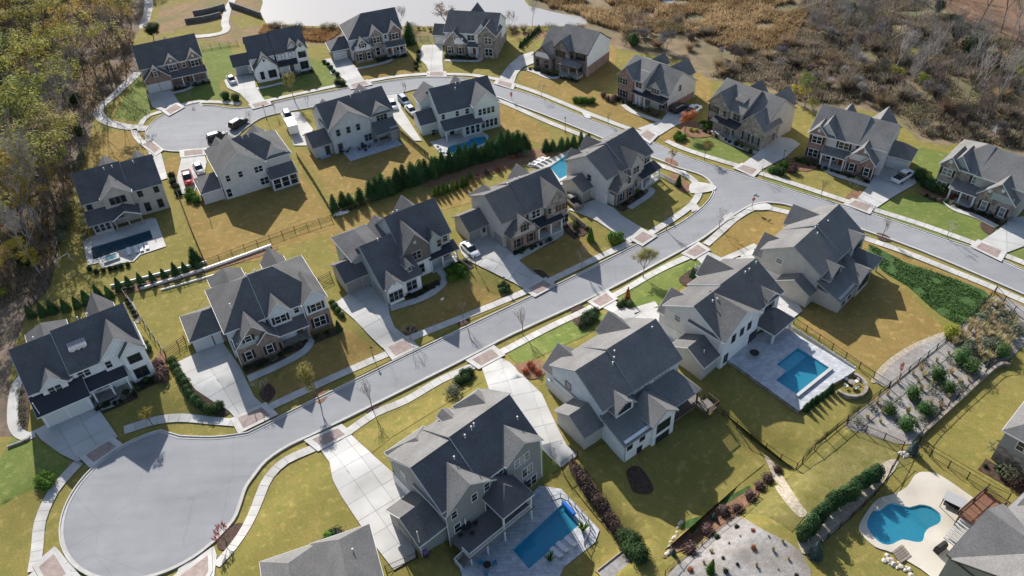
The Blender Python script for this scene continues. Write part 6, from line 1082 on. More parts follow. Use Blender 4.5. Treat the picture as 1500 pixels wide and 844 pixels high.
for px_, lb, kw in [
    ([(262, 288), (280, 336), (302, 388)], 'dark timber fence between the dark pool garden and the gold lawn', dict(mat=M_WOODB, style='board')), ([(436, 232), (462, 272), (488, 316)], 'dark timber fence between the two gold rear lawns', dict(mat=M_WOODB, style='board')), ([(302, 388), (360, 365), (420, 343), (486, 322)], 'low wire fence with slim posts behind the large gold lawn', dict(mat=M_WOODB, h_=1.1)), ([(584, 195), (606, 214), (628, 232)], 'dark timber fence beside the cream house and its pool', dict(mat=M_WOODB, style='board')),
    ([(182.5, 432.7), (206, 466), (243.3, 521.4)], 'black metal fence between the white farmhouse and the olive lawn', {}), ([(243.3, 521.4), (272, 501)], 'short wooden fence closing the olive lawn beside the hip roofed house', dict(mat=M_WOODB, style='rail')), ([(184, 431), (251, 417), (300, 402)], 'black metal fence at the back of the olive lawn', {}), ([(468, 416), (486, 406)], 'short wooden fence joining the house with stacked gables', dict(mat=M_WOODB, style='rail')),
    ([(1162, 474.5), (1220, 514), (1282, 557), (1302, 569)], 'black metal fence between the L shaped pool and the bare gold lawn', {}), ([(1302, 569), (1262, 600), (1221, 633), (1166, 688)], 'black metal fence along the foot of the green pool lawn', {}), ([(1166, 688), (1126, 662), (1086, 633), (1030, 588)], 'black metal fence between the green lawn and the shaded lawn', {}), ([(1302, 569), (1345, 534), (1388.7, 498.6), (1424, 465), (1456, 430)], 'black metal fence along the edge of the gravel bank', {}),
    ([(1457, 429), (1480, 455), (1510, 478)], 'dark fence above the gravel bank by the street', {}), ([(1476, 534), (1458, 536), (1400, 586), (1350, 634), (1346, 650)], 'black metal fence on the pale wall below the gravel bank', {}), ([(1346, 650), (1352, 664), (1400, 692), (1444, 719), (1480, 736)], 'black metal fence between the pool terrace and the olive lawn at the right', {}), ([(1240, 624), (1284, 640), (1323, 658), (1304, 690), (1300, 704), (1277, 731), (1246.7, 759), (1221, 782), (1200, 800)], 'black metal fence behind the tall evergreen hedge', {}),
    ([(822, 687), (848, 668)], 'black metal gate fence across the end of the concrete drive', {}), ([(838, 676), (870, 725), (908, 782)], 'black metal fence between the pool garden and the shaded lawn', {}), ([(974, 842), (1012, 812), (1048, 780), (1083, 754), (1111, 728)], 'brown post fence along the top of the lower gravel slope', dict(mat=M_WOODB, h_=1.0)), ([(566, 838), (612, 818)], 'short black fence at the end of the foreground drive', {}),
    ([(296, 73), (325, 68), (352, 65)], 'pale split rail fence between the two houses by the forest', dict(mat=mk('weathered_wood', (.30, .27, .22), (.38, .35, .29), 2), style='rail')), ([(672, 385), (690, 398)], 'short tan picket fence beside the white car', dict(mat=M_TRIMT, h_=1.0, style='board')), ([(833, 316), (862, 339)], 'short tan picket fence beside the brick fronted house', dict(mat=M_TRIMT, h_=1.0, style='board')), ([(962, 256), (988, 271)], 'white picket fence beside the corner house porch', dict(mat=M_WHITE, h_=1.0, style='board')), ([(1018, 394), (1036, 404)], 'short white picket fence in the small front garden', dict(mat=M_WHITE, h_=1.0, style='board')),
    ([(590, 62), (612, 60), (628, 60)], 'thin dark fence behind the stone fronted house on the bend', {}), ([(492, 318), (540, 301), (552, 294)], 'dark fence panel along the young conifers', dict(mat=M_WOODB)), ([(632, 292), (682, 272), (706, 262)], 'wire fence along the clipped hedge', dict(mat=M_WOODB, h_=1.0)), ([(100, 300), (86, 372), (72, 424), (46, 450)], 'dark wire fence along the forest edge', {})]:
    fence(px_, lb, **kw)
fence([(808, 735), (816, 731), (826, 729), (846, 748), (866, 769), (863, 785), (856, 800)], 'thin grey pool fence round the foreground pool', 1.15, mk('pool_fence', (.28, .28, .28), rough=.5), 1.3)
fence(None, 'white balustrade along the back of the stone pool terrace', .95, M_WHITE, 2.0, 'board', P2z([(1155, 478), (1190, 500), (1219, 519), (1252, 541)], .45))
def gwall(px_, label, w_, h_, mat, z=0):
    ln = P2(px_); o = ribbon('garden_wall', smooth(ln, 3), -w_/2, w_/2, h_, mat, thick=h_+.2); tag(o, label, 'wall'); return o
gwall([(163, 421), (230, 404), (303, 385)], 'upper white sleeper wall below the dark pool garden', .2, .4, M_WHITE); gwall([(206, 425), (300, 396), (398, 361)], 'long white sleeper wall running to the corner of the hip roofed house', .28, .4, M_WHITE); gwall([(236, 426), (300, 408), (334, 398)], 'lowest white sleeper edging beside the olive lawn', .14, .2, M_WHITE)
gwall([(1347, 640), (1400, 592), (1457, 540), (1478, 536)], 'pale retaining wall below the gravel bank', .4, .5, M_STONET); gwall([(1457, 442), (1470, 456), (1482, 478), (1500, 492)], 'pale stone wall curving above the gravel bank', .4, .5, M_STONET); M_DAM = mk('dam_concrete', (.10, .10, .10), (.16, .16, .155), .6, rough=.9); gwall([(284, 24), (306, 20), (330, 13)], 'dark concrete dam wall left of the trail bridge', .5, 1.5, M_DAM); gwall([(338, 10), (356, 16), (383, 26)], 'dark concrete dam wall right of the trail bridge', .5, 1.4, M_DAM); gwall([(272, 34), (300, 30), (324, 24)], 'lower concrete sill of the dam spillway', .5, 1.2, M_DAM)
gwall([(12, 656), (40, 645), (44, 640)], 'row of dark edging stones by the farmhouse side path', .3, .25, M_STONE)
# seat wall of the fire pit beside the L shaped pool
c = P(1243, 566, 0); MBr = [Vector((c.x+2.3*math.cos(t), c.y+2.3*math.sin(t))) for t in [math.radians(a) for a in range(-150, 61, 12)]]
tag(ribbon('seat_wall', MBr, -.2, .2, .55, M_STONET, thick=.6), 'curved stone seat wall round the fire pit below the pool terrace', 'wall')
# stones
r = random.Random(4)
def stone(x, y, s, label, group):
    bm = bmesh.new(); bmesh.ops.create_icosphere(bm, subdivisions=1, radius=s)
    for v in bm.verts: v.co = Vector((v.co.x*r.uniform(.8, 1.2), v.co.y*r.uniform(.7, 1.1), v.co.z*r.uniform(.5, .8)))
    me = bpy.data.meshes.new('boulder'); bm.to_mesh(me); bm.free(); me.materials.append(mk('boulder_stone', (.42, .38, .32), (.55, .51, .45), 1.5, rough=.9)); q = P(x, y)
    tag(linkobj('boulder', me, None, (q.x, q.y, q.z+s*.2), (0, 0, r.uniform(0, 6))), label, 'boulder', group)
for i in range(9): stone(1330+r.uniform(-10, 12), 668+r.uniform(-5, 5), r.uniform(.25, .5), 'pale boulder in the ring below the blue spruce', 'boulders round the blue spruce')
for i in range(16): stone(1296+i*2.6+r.uniform(-3, 3), 815+i*1.5+r.uniform(-4, 8), r.uniform(.2, .42), 'pale boulder stepping down beside the free form pool', 'boulders beside the free form pool')
for i in range(14): t = i/13; stone(976+22*t, 812-48*t+3*math.sin(i), r.uniform(.2, .35), 'pale edging stone below the straw slope', 'edging stones of the straw slope')
# ---------------------------------------------------------------- conifer rows and clipped shrubs
NM = {'conifer': 'evergreen_conifer', 'plant': 'edging_plant', 'waterside shrubs left': 'waterside_shrub', 'waterside shrubs right': 'waterside_shrub'}
def row(pts, n, key, label, cat, group, s=(.75, 1.12), jit=.25):
    ln = P2(pts); L_ = sum((b-a).length for a, b in zip(ln, ln[1:])); rs = resample(ln, L_/(n-1)*.9999)
    rs = sorted(rs[:n], key=lambda q: q.x/q.y)
    for i, q in enumerate(rs):
        k = key if isinstance(key, str) else random.choice(key); plant(k, (q.x+random.uniform(-jit, jit), q.y+random.uniform(-jit, jit)), label+', '+nth(i, len(rs)), cat, group, random.uniform(*s), NM.get(cat if cat != 'shrub' else group))
AV = ('arborvitae', 'arborvitae2', 'arborvitae3')
row([(492, 310), (528, 299)], 4, AV, 'one of four arborvitae at the corner of the gold lawns', 'conifer', 'four arborvitae at the lawn corner', (.8, .95)); row([(546, 292), (640, 256), (706, 235), (768, 217)], 29, AV, 'dark green arborvitae in the long screen below the cream house', 'conifer', 'long arborvitae screen', (.95, 1.25)); row([(636, 289), (684, 271)], 8, 'cone_mid', 'bright green clipped conifer in the short hedge below the long screen', 'conifer', 'short bright hedge', (.7, .9))
row([(800, 222), (862, 213)], 7, AV, 'arborvitae in the short row beside the corner house', 'conifer', 'arborvitae beside the corner house', (.6, .8)); row([(291, 394), (245, 408), (175, 426)], 8, 'cone_small', 'small cone shaped evergreen behind the dark rectangular pool', 'conifer', 'small evergreens behind the dark pool', (.95, 1.25)); row([(162, 436), (114, 450), (48, 466)], 8, 'cone_small', 'small cone shaped evergreen behind the white farmhouse', 'conifer', 'small evergreens behind the farmhouse', (1.1, 1.45))
row([(1279, 706), (1238, 733), (1200, 760), (1176, 792)], 10, 'evergreen_hedge', 'tall dense evergreen in the hedge beside the free form pool', 'conifer', 'tall evergreen hedge', (.68, .9), .25)
plant('arborvitae', px(288, 386), 'tall narrow evergreen at the end of the small cone row', 'conifer', None, .95); plant('cone_mid', px(865, 353), 'single dark conical evergreen beside the tan picket fence', 'conifer', None, 1.1); plant('cone_small', px(1015, 406), 'single dark egg shaped evergreen in the small front garden', 'conifer', None, .9); plant('rust_cone', px(919, 440), 'rust coloured young conifer beside the green front lawn', 'conifer', None, 1.0); plant('cone_small', px(993, 273), 'dark upright evergreen in front of the corner house', 'conifer', None, 1.0); plant('cone_small', px(497, 484), 'dark upright evergreen beside the hip roofed brick house', 'conifer', None, .9)
plant('spruce_blue', px(1336, 664), 'blue grey spruce ringed with pale boulders', 'conifer', None, 1.0); plant('spruce_blue', px(1194, 815), 'blue grey spruce at the foot of the tall evergreen hedge', 'conifer', None, 1.1); plant('arborvitae', px(600, 64), 'tall leaning evergreen beside the hip roofed pond house', 'conifer', None, 1.5); plant('big_green', px(590, 62), 'round green bush beside the leaning evergreen', 'shrub', None, .8)
def grp(pts, key, label, cat, group, s=(.8, 1.1)):
    pts = sorted(pts)
    for i, (x, y) in enumerate(pts): k = key if isinstance(key, str) else random.choice(key); plant(k, px(x, y), label+', '+nth(i, len(pts)), cat, group, random.uniform(*s), 'garden_shrub' if cat == 'shrub' else None)
grp([(253, 532), (258, 540), (262, 549), (267, 556), (272, 563), (275, 572), (279, 580), (286, 589), (293, 596), (301, 601), (309, 604), (317, 602), (322, 596)], 'boxwood', 'clipped round shrub edging the drive of the hip roofed house', 'shrub', 'clipped shrubs beside the hip roofed house drive', (1.2, 1.7)); grp([(487, 447), (491, 452), (496, 458), (501, 464)], 'boxwood', 'small round shrub at the drive left of the stacked gables', 'shrub', 'four round shrubs by the drive', (1.0, 1.2))
grp([(660, 401), (667, 396), (674, 402), (668, 409), (660, 411), (680, 406), (678, 396)], 'bright', 'pale green round shrub in the front bed of the stacked gable house', 'shrub', 'pale green round shrubs', (1.2, 1.5)); grp([(733, 422), (738, 418), (743, 423), (739, 427), (734, 428), (744, 428)], 'boxwood', 'clipped shrub round the lamp post', 'shrub', 'clipped shrubs round the lamp post', (.9, 1.1)); grp([(900, 357), (905, 352), (896, 352)], 'bright', 'bright green shrub by the sidewalk next to the corner house drive', 'shrub', 'bright green shrubs by the sidewalk', (1.5, 1.9))
grp([(62, 708), (68, 702), (74, 706), (70, 713)], 'bright', 'rounded green shrub alone on the lower left lawn', 'shrub', 'shrub clump on the lower left lawn', (1.3, 1.6)); grp([(205, 504), (212, 508), (218, 514)], 'boxwood', 'green shrub beside the gable end of the white farmhouse', 'shrub', 'shrubs at the farmhouse end', (1.3, 1.6)); grp([(228, 540), (234, 536), (240, 548), (238, 556)], 'purple', 'brownish shrub at the corner of the white farmhouse', 'shrub', 'brown shrubs at the farmhouse corner', (1.4, 1.8)); grp([(186, 441), (189, 447), (192, 453), (196, 459), (199, 465)], 'holly', 'small dark shrub along the farmhouse fence', 'shrub', 'small shrubs along the farmhouse fence', (.8, 1.0))
grp([(30, 575), (32, 588), (33, 600), (34, 612), (33, 622)], 'loose', 'loose grassy plant beside the farmhouse side path', 'shrub', 'plants beside the side path', (.7, .9)); grp([(855, 472), (860, 466), (866, 462), (872, 458), (862, 476), (870, 470), (853, 480)], ('boxwood', 'holly'), 'dark clipped shrub in front of the pale blue grey house', 'shrub', 'dark shrubs before the pale blue grey house', (1.3, 1.8)); grp([(684, 558), (680, 552), (688, 550), (672, 562)], 'big_green', 'dark evergreen shrub at the front of the slate house', 'shrub', 'evergreen shrubs before the slate house', (.45, .6)); grp([(664, 572), (668, 578), (660, 580)], 'loose', 'brown grass clump at the front of the slate house', 'shrub', 'grass clumps before the slate house', (1.0, 1.4))
grp([(846, 690), (852, 699), (858, 708), (864, 718), (871, 727), (878, 737), (884, 746), (890, 756), (896, 765), (902, 775)], 'purple', 'purple brown shrub in the hedge beside the foreground pool', 'shrub', 'purple brown hedge', (1.2, 1.6)); grp([(916, 792), (928, 800), (922, 812), (936, 818)], 'big_green', 'large dark green bush at the corner of the shaded lawn', 'shrub', 'large bushes at the lawn corner', (.65, .9)); grp([(1036, 780), (1010, 808), (1060, 752), (1080, 748), (1098, 730), (1112, 715), (1124, 704), (1138, 690)], 'purple', 'purple brown shrub on the straw covered slope', 'shrub', 'purple shrubs on the straw slope', (1.1, 1.7)); grp([(1046, 760), (986, 812)], 'spruce_blue', 'small blue spruce on the straw covered slope', 'conifer', 'small blue spruces on the straw slope', (.5, .6))
grp([(1406, 532), (1372, 556), (1420, 545), (1336, 584), (1388, 574), (1352, 606), (1302, 606), (1326, 628), (1464, 522)], 'juniper', 'green young juniper on the gravel bank', 'conifer', 'young conifers on the gravel bank', (.9, 1.25)); grp([(1378, 590), (1408, 564), (1342, 624), (1446, 538)], 'spruce_blue', 'small blue green plant at the lower edge of the gravel bank', 'conifer', 'small blue plants on the gravel bank', (.35, .5))
rr = random.Random(12); gb = P2([(1250, 620), (1302, 572), (1388, 501), (1454, 440), (1490, 470), (1480, 515), (1452, 536), (1350, 628), (1262, 630)])
def scatter(poly, n, keys, label, cat, group, s=(.7, 1.2), mind=1.2, rnd=rr, where=None):
    xs = [q.x for q in poly]; ys = [q.y for q in poly]; got = []; tries = 0
    while len(got) < n and tries < n*60:
        tries += 1; q = Vector((rnd.uniform(min(xs), max(xs)), rnd.uniform(min(ys), max(ys))))
        if not inpoly(q, poly) or any((q-g).length < mind for g in got): continue
        if where and not where(q): continue
        got.append(q); plant(rnd.choice(keys), q, label, cat, group, rnd.uniform(*s), 'marsh_shrub' if 'marsh' in label and cat == 'shrub' else None)
    return got
scatter(gb, 70, ('straw_tuft', 'straw_tuft', 'loose'), 'tan grass clump on the lower gravel bank', 'grass clump', 'grass clumps on the lower gravel bank', (.7, 1.2), 1.2)
scatter(P2([(1392, 502), (1420, 474), (1454, 442), (1490, 472), (1478, 515), (1450, 530), (1420, 522)]), 46, ('straw_tuft', 'straw_tuft', 'loose'), 'large tan grass clump on the upper gravel bank', 'grass clump', 'grass clumps on the upper gravel bank', (1.3, 1.9), 1.1)
row([(1216, 574), (1180, 601)], 6, 'arborvitae', 'slender evergreen added to cast striped shadows by the stone terrace wall', 'conifer', 'evergreens added to cast shadows below the terrace', (.36, .42), .05)  # added to cast the wall columns' striped shadows; the columns are not modelled
scatter(P2([(990, 842), (1046, 790), (1080, 764), (1150, 796), (1172, 824), (1168, 846)]), 22, ('straw_tuft', 'yucca', 'rust_shrub', 'holly'), 'small dry plant on the lower gravel slope', 'plant', 'dry plants on the lower gravel slope', (.4, .8), 1.6)
plant('lime', px(1391, 494), 'yellow green rounded bush at the corner of the gravel bank', 'shrub', None, 1.7); plant('bare_red', px(1318, 548), 'low reddish bare shrub on the narrow gravel strip', 'shrub', None, .7); plant('cone_mid', px(1040, 838), 'small bright green bush on the lower gravel slope near the bottom', 'shrub', None, .8); plant('palm_clump', px(853, 778), 'green palm beside the foreground pool', 'palm', None, 1.3); plant('palm_clump', px(806, 822), 'dark palm on the near corner of the foreground pool', 'palm', None, 1.1); plant('big_green', px(764, 712), 'dark bush at the lower corner of the slate house', 'shrub', None, .6)
row([(1222, 560), (1168, 601)], 11, 'yucca', 'small lime tuft along the front edge of the stone terrace', 'plant', 'lime tufts on the terrace edge', (.7, .9), .05); row([(1160, 594), (1084, 540)], 12, 'yucca', 'small dark tuft along the shaded edge of the stone terrace', 'plant', 'dark tufts on the terrace edge', (.6, .8), .05); row([(122, 226), (119, 240), (114, 252)], 7, 'loose', 'grey brown round shrub along the forest edge above the taupe house', 'shrub', 'grey shrubs along the forest edge', (1.2, 1.6)); row([(102, 304), (97, 330), (92, 356)], 7, 'loose', 'sage green shrub along the fence left of the dark pool', 'shrub', 'sage shrubs along the fence', (1.4, 1.9)); row([(120, 304), (124, 330), (128, 352)], 6, 'loose', 'pale leafy shrub against the left end of the taupe house', 'shrub', 'shrubs at the left end of the taupe house', (1.0, 1.4))
row([(252, 262), (258, 276), (262, 284)], 4, 'holly', 'dark clipped shrub between the two drives at the far circle', 'shrub', 'dark shrubs between two drives', (1.4, 1.7)); grp([(279, 284), (283, 290), (288, 296), (277, 292)], 'bright', 'bright green shrub at the corner of the light grey house', 'shrub', 'bright shrubs at the grey house corner', (1.3, 1.7)); grp([(132, 396), (142, 400), (152, 398), (162, 396), (170, 394), (178, 392), (188, 390)], 'holly', 'dark spiky shrub in the bed behind the square spa', 'shrub', 'dark shrubs behind the spa', (.9, 1.2)); row([(476, 92), (486, 104), (494, 112)], 5, 'boxwood', 'round dark shrub along the drive of the pond house', 'shrub', 'shrubs along the pond house drive', (1.1, 1.4)); grp([(494, 124), (499, 124), (503, 125)], 'holly', 'dark shrub by the sidewalk below the pond house drive', 'shrub', 'three dark shrubs by the sidewalk', (1.3, 1.6)); grp([(331, 145), (346, 147)], 'boxwood', 'large round shrub at the mouth of the white house drive', 'shrub', 'two round shrubs at the drive mouth', (2.0, 2.3)); row([(614, 78), (612, 92), (610, 102)], 5, 'holly', 'dark shrub along the left side of the bend drive', 'shrub', 'shrubs along the bend drive', (1.1, 1.4)); row([(790, 44), (762, 70)], 12, 'cone_small', 'narrow dark evergreen in the row behind the white gable house', 'conifer', 'narrow evergreens behind the white gable house', (.6, .75), .1)
grp([(843, 149), (850, 151), (857, 150), (864, 152), (868, 150)], 'bright', 'green shrub on the gold lawn of the white gable house', 'shrub', 'green shrubs on the gold lawn', (1.1, 1.5)); grp([(884, 142), (890, 147), (896, 150), (900, 146)], 'purple', 'brown shrub on the lawn before the ribbed dormer house', 'shrub', 'brown shrubs on the lawn', (1.2, 1.6)); grp([(990, 204), (996, 206), (1001, 203), (994, 199)], 'bright', 'low green shrub below the rust coloured tree', 'shrub', 'green shrubs below the rust tree', (1.0, 1.3)); grp([(1012, 192), (1020, 193)], 'lime', 'small yellow shrub beside the rust coloured tree', 'shrub', 'yellow shrubs beside the rust tree', (.6, .7)); grp([(1036, 188), (1042, 186), (1030, 184)], 'bright', 'bright green bush in front of the taupe house', 'shrub', 'bright bushes before the taupe house', (1.2, 1.6)); grp([(1130, 252), (1138, 254), (1148, 246), (1155, 242), (1144, 256), (1160, 252)], ('bright', 'boxwood', 'purple'), 'mixed shrub on the corner between two drives', 'shrub', 'mixed shrubs between two drives', (1.4, 2.0)); grp([(1166, 236), (1176, 238), (1186, 236), (1194, 240)], ('loose', 'bright'), 'low shrub in the straw bed of the red brick house', 'shrub', 'low shrubs in the straw bed', (.9, 1.2)); grp([(1346, 262), (1352, 272), (1360, 276), (1368, 280), (1378, 284)], 'big_green', 'dark evergreen bush beside the white pickup', 'shrub', 'dark bushes beside the white pickup', (.6, .85)); grp([(1384, 288), (1392, 292), (1400, 290)], 'rust_shrub', 'reddish shrub in front of the grey stone house', 'shrub', 'reddish shrubs before the stone house', (1.0, 1.2)); grp([(752, 470 - 238), (760, 230), (770, 228), (730, 250), (715, 255)], ('purple', 'rust_shrub', 'loose'), 'small mixed shrub in the rear bed below the turquoise pool', 'shrub', 'mixed shrubs in the rear bed', (1.0, 1.5)); grp([(489, 787), (494, 784), (498, 788), (484, 791), (506, 800), (510, 806)], ('holly', 'bright', 'purple'), 'shrub at the corner of the house on the bottom edge', 'shrub', 'shrubs at the bottom edge house', (1.2, 1.6)); grp([(1462, 662), (1470, 672), (1478, 676), (1486, 684), (1474, 700), (1482, 706)], ('purple', 'holly', 'loose'), 'shrub beside the dark house corner', 'shrub', 'shrubs beside the dark house corner', (1.5, 2.0)); grp([(770, 546), (780, 540), (788, 548), (776, 536)], 'rust_shrub', 'rusty shrub in the round straw bed on the green lawn', 'shrub', 'rusty shrubs in the straw bed', (.9, 1.2)); grp([(908, 450), (914, 446), (922, 448)], 'boxwood', 'dark shrub beside the rust coloured conifer', 'shrub', 'dark shrubs by the rust conifer', (1.0, 1.3)); grp([(640, 262), (648, 258), (690, 262), (700, 258), (712, 252)], ('cone_mid', 'rust_shrub'), 'young plant in the straw bed below the long conifer screen', 'shrub', 'young plants below the long screen', (.6, .8))
# ---------------------------------------------------------------- street and garden trees
for (x, y), k, lb, s in [((468, 587), 'street_olive', 'yellow green street tree casting a shadow on the near street', 1.15), ((545, 599), 'bare_young', 'bare street tree on the verge in front of the slate house', 1.2), ((942, 407), 'street_olive', 'small leafy green street tree on the verge before the green lawn', 1.0), ((226, 626), 'street_gold', 'small orange leaved tree by the near turning circle', 1.0), ((332, 795), 'bare_red', 'red twigged bare tree beside the near turning circle', 1.25), ((602, 500), 'bare_young2', 'bare pinkish tree at the drive of the stacked gable house', .85), ((678, 472), 'bare_young', 'slim bare tree on the verge before the stacked gable house', 1.0), ((386, 580), 'bare_young2', 'bare shrubby tree at the drive of the hip roofed house', .8), ((765, 489), 'bare_young', 'bare street tree before the pale blue grey house', 1.15), ((852, 396), 'bare_young2', 'bare tree on the verge before the brick fronted house', 1.0), ((976, 338), 'bare_young', 'bare tree on the corner house verge', 1.0), ((1053, 336), 'bare_young2', 'bare tree beside the stop sign corner', 1.05), ((982, 244), 'street_gold', 'sparse orange tree on the verge of the corner lot', .85), ((1032, 234), 'street_gold', 'small golden tree on the green lawn verge', .9), ((1118, 262), 'bare_young2', 'bare tree on the verge beside the taupe house drive', .8), ((1203, 288), 'bare_young', 'faint bare tree on the verge of the red brick house', .9), ((1247, 284), 'bare_young2', 'bare bushy tree at the drive of the red brick house', .8), ((1292, 348), 'bare_young', 'bare tree between the right hand street and its sidewalk', 1.0), ((1386, 350), 'bare_young2', 'bare tree on the verge of the stone house lawn', .9), ((1003, 194), 'street_rust', 'rust red tree beside the drive of the ribbed dormer house', 1.3), ((432, 148), 'garden_tree', 'leafy olive tree in front of the white house with arched windows', .85), ((367, 184), 'bare_young2', 'bare pinkish tree at the mouth of the far turning circle', .9), ((282, 151), 'bare_young', 'tiny bare tree on the verge of the far turning circle', .6), ((208, 212), 'bare_young2', 'bare tree by the trail at the far turning circle', .8), ((404, 168), 'bare_young', 'bare tree beside the far street lamp', .7), ((451, 158), 'bare_young2', 'bare tree on the verge behind the pale grey house', .7), ((750, 148), 'bare_red', 'small reddish bare tree on the inside of the street bend', .7), ((594, 141), 'bare_young', 'bare tree beside the parked grey cars', .8), ((793, 143), 'bare_young2', 'faint bare tree on the verge of the gold lawn', .8), ((891, 183), 'bare_young', 'slim bare tree on the verge before the ribbed dormer house', .8), ((656, 50), 'brown_tree', 'brown leaved tree between the pond and the stone fronted house', .85), ((746, 48), 'bare_c', 'bare grey tree on the pond bank right of the stone fronted house', .45), ((588, 40), 'bare_c', 'bare tree on the pond bank behind the hip roofed house', .45), ((780, 40), 'bare_b', 'slim bare tree on the pond bank behind the evergreen row', .4), ((226, 62), 'forest_pine', 'dark evergreen tree above the roof of the forest side brick house', .8)]:
    plant(k, px(x, y), lb, 'tree', None, s)
row([(393, 41), (440, 44), (500, 44)], 18, ('scrub_green', 'loose', 'scrub'), 'low waterside shrub on the left part of the pond bank', 'shrub', 'waterside shrubs left', (.5, .9), .6); row([(600, 44), (745, 46), (850, 44)], 34, ('scrub_green', 'scrub', 'loose'), 'low waterside shrub on the right part of the pond bank', 'shrub', 'waterside shrubs right', (.45, .9), .7)
# ---------------------------------------------------------------- forest on the left
fr_ = random.Random(31)
fp = P2([(228, -40), (214, 5), (200, 35), (186, 70), (182, 100), (160, 132), (132, 160), (122, 195), (106, 245), (92, 290), (76, 360), (55, 410), (20, 432), (-20, 455), (-90, 440), (-170, 300), (-180, 40), (-160, -160), (60, -160)])
LBL = {'forest_olive': 'tall olive leaved forest tree', 'forest_gold': 'golden leaved forest tree', 'forest_green': 'dense green leaved forest tree', 'forest_yellow': 'low bright yellow forest tree', 'forest_rust': 'rust leaved forest tree', 'forest_tan': 'thin tan leaved forest tree', 'bare_a': 'leafless grey forest tree', 'bare_b': 'leafless pale trunked forest tree', 'bare_c': 'leafless spreading forest tree', 'pine': 'dark narrow forest pine'}
got = []
def fplant(q, k, s): plant(k, q, LBL[k]+' in the woodland left of the houses', 'tree', LBL[k]+'s of the woodland', s, 'forest_tree')
edge = resample(P2([(196, 66), (186, 104), (158, 134), (130, 164), (120, 200), (106, 250), (94, 294), (80, 350), (60, 402)]), 6.5)
for q in edge:
    q = q+Vector((fr_.uniform(-2.5, .5), fr_.uniform(-1.5, 1.5))); got.append(q); fplant(q, fr_.choice(['bare_a', 'bare_b', 'forest_olive', 'forest_gold', 'forest_olive', 'forest_tan']), fr_.uniform(.85, 1.1))
xs = [q.x for q in fp]; ys = [q.y for q in fp]; tries = 0
while len(got) < 285 and tries < 60000:
    tries += 1; q = Vector((fr_.uniform(min(xs), max(xs)), fr_.uniform(min(ys), max(ys))))
    if not inpoly(q, fp): continue
    near = 4.2 if q.y < 200 else 4.8
    if any((q-g).length < near for g in got): continue
    got.append(q); nz = noise.noise(Vector((q.x*.03, q.y*.03, 3)))
    de = min((q-e).length for e in edge)
    ks = ['bare_a']*3+['bare_b']*2+['bare_c']+['forest_tan']*2+['forest_olive']*2+['forest_gold'] if de < 5 else ['forest_olive']*6+['forest_gold']*5+['forest_green']*3+['forest_yellow']*2+['bare_a', 'bare_b', 'forest_tan', 'forest_rust']
    k = fr_.choice(ks); fplant(q, k, fr_.uniform(.75, 1.12))
scatter(P2([(196, 60), (188, 104), (156, 136), (128, 166), (116, 205), (100, 260), (88, 310), (74, 370), (50, 415), (0, 440), (-60, 460), (-100, 300), (-90, 100), (40, 0)]), 90, ('scrub_green', 'scrub_tan', 'scrub', 'big_green', 'lime'), 'low bush in the undergrowth of the woodland', 'bush', 'woodland bushes', (.6, 1.3), 2.6, random.Random(9))
scatter(P2([(120, 205), (104, 262), (92, 312), (78, 372), (52, 418), (0, 442), (-60, 460), (-80, 330), (-60, 220), (40, 190)]), 46, ('forest_yellow', 'forest_green', 'forest_olive', 'forest_gold'), 'young leafy tree in the understorey of the woodland', 'tree', 'understorey trees of the woodland', (.28, .5), 3.2, random.Random(19))
# ---------------------------------------------------------------- marsh: scrub, bare trees, reeds
mr_ = random.Random(77)
mp = P2([(868, 44), (910, 66), (1005, 82), (1045, 110), (1110, 118), (1170, 146), (1200, 158), (1255, 152), (1318, 166), (1350, 200), (1400, 205), (1440, 208), (1530, 232), (1600, 180), (1620, 60), (1500, -90), (1200, -130), (1000, -60), (900, 0)])
def wet_w(q): return 1.
dense = P2([(905, 62), (1010, 82), (1045, 112), (1115, 118), (1170, 144), (1260, 150), (1320, 165), (1350, 198), (1440, 206), (1560, 232), (1600, 130), (1380, 60), (1240, 10), (1150, 60), (1080, 70), (1000, 30), (930, 30)])
scatter(dense, 150, ('scrub', 'scrub_tan', 'scrub_green', 'scrub_bare', 'scrub_bare2', 'scrub'), 'brown grey marsh scrub behind the houses on the right', 'shrub', 'marsh scrub', (.8, 1.6), 1.9, mr_)
scatter(P2([(1170, 40), (1260, 20), (1380, 60), (1500, 90), (1600, 150), (1560, 220), (1420, 190), (1300, 140), (1200, 110)]), 60, ('bare_a', 'bare_b', 'bare_c', 'bare_b'), 'leafless grey tree standing in the marsh on the right', 'tree', 'leafless marsh trees', (.4, .75), 2.8, mr_)
scatter(P2([(1160, -60), (1275, -24), (1385, 36), (1500, 84), (1520, 70), (1400, 12), (1290, -80)]), 30, ('bare_a', 'bare_b', 'forest_pine', 'forest_tan'), 'tall tree on the far bank beyond the marsh', 'tree', 'far bank trees', (.5, .9), 4.5, mr_)
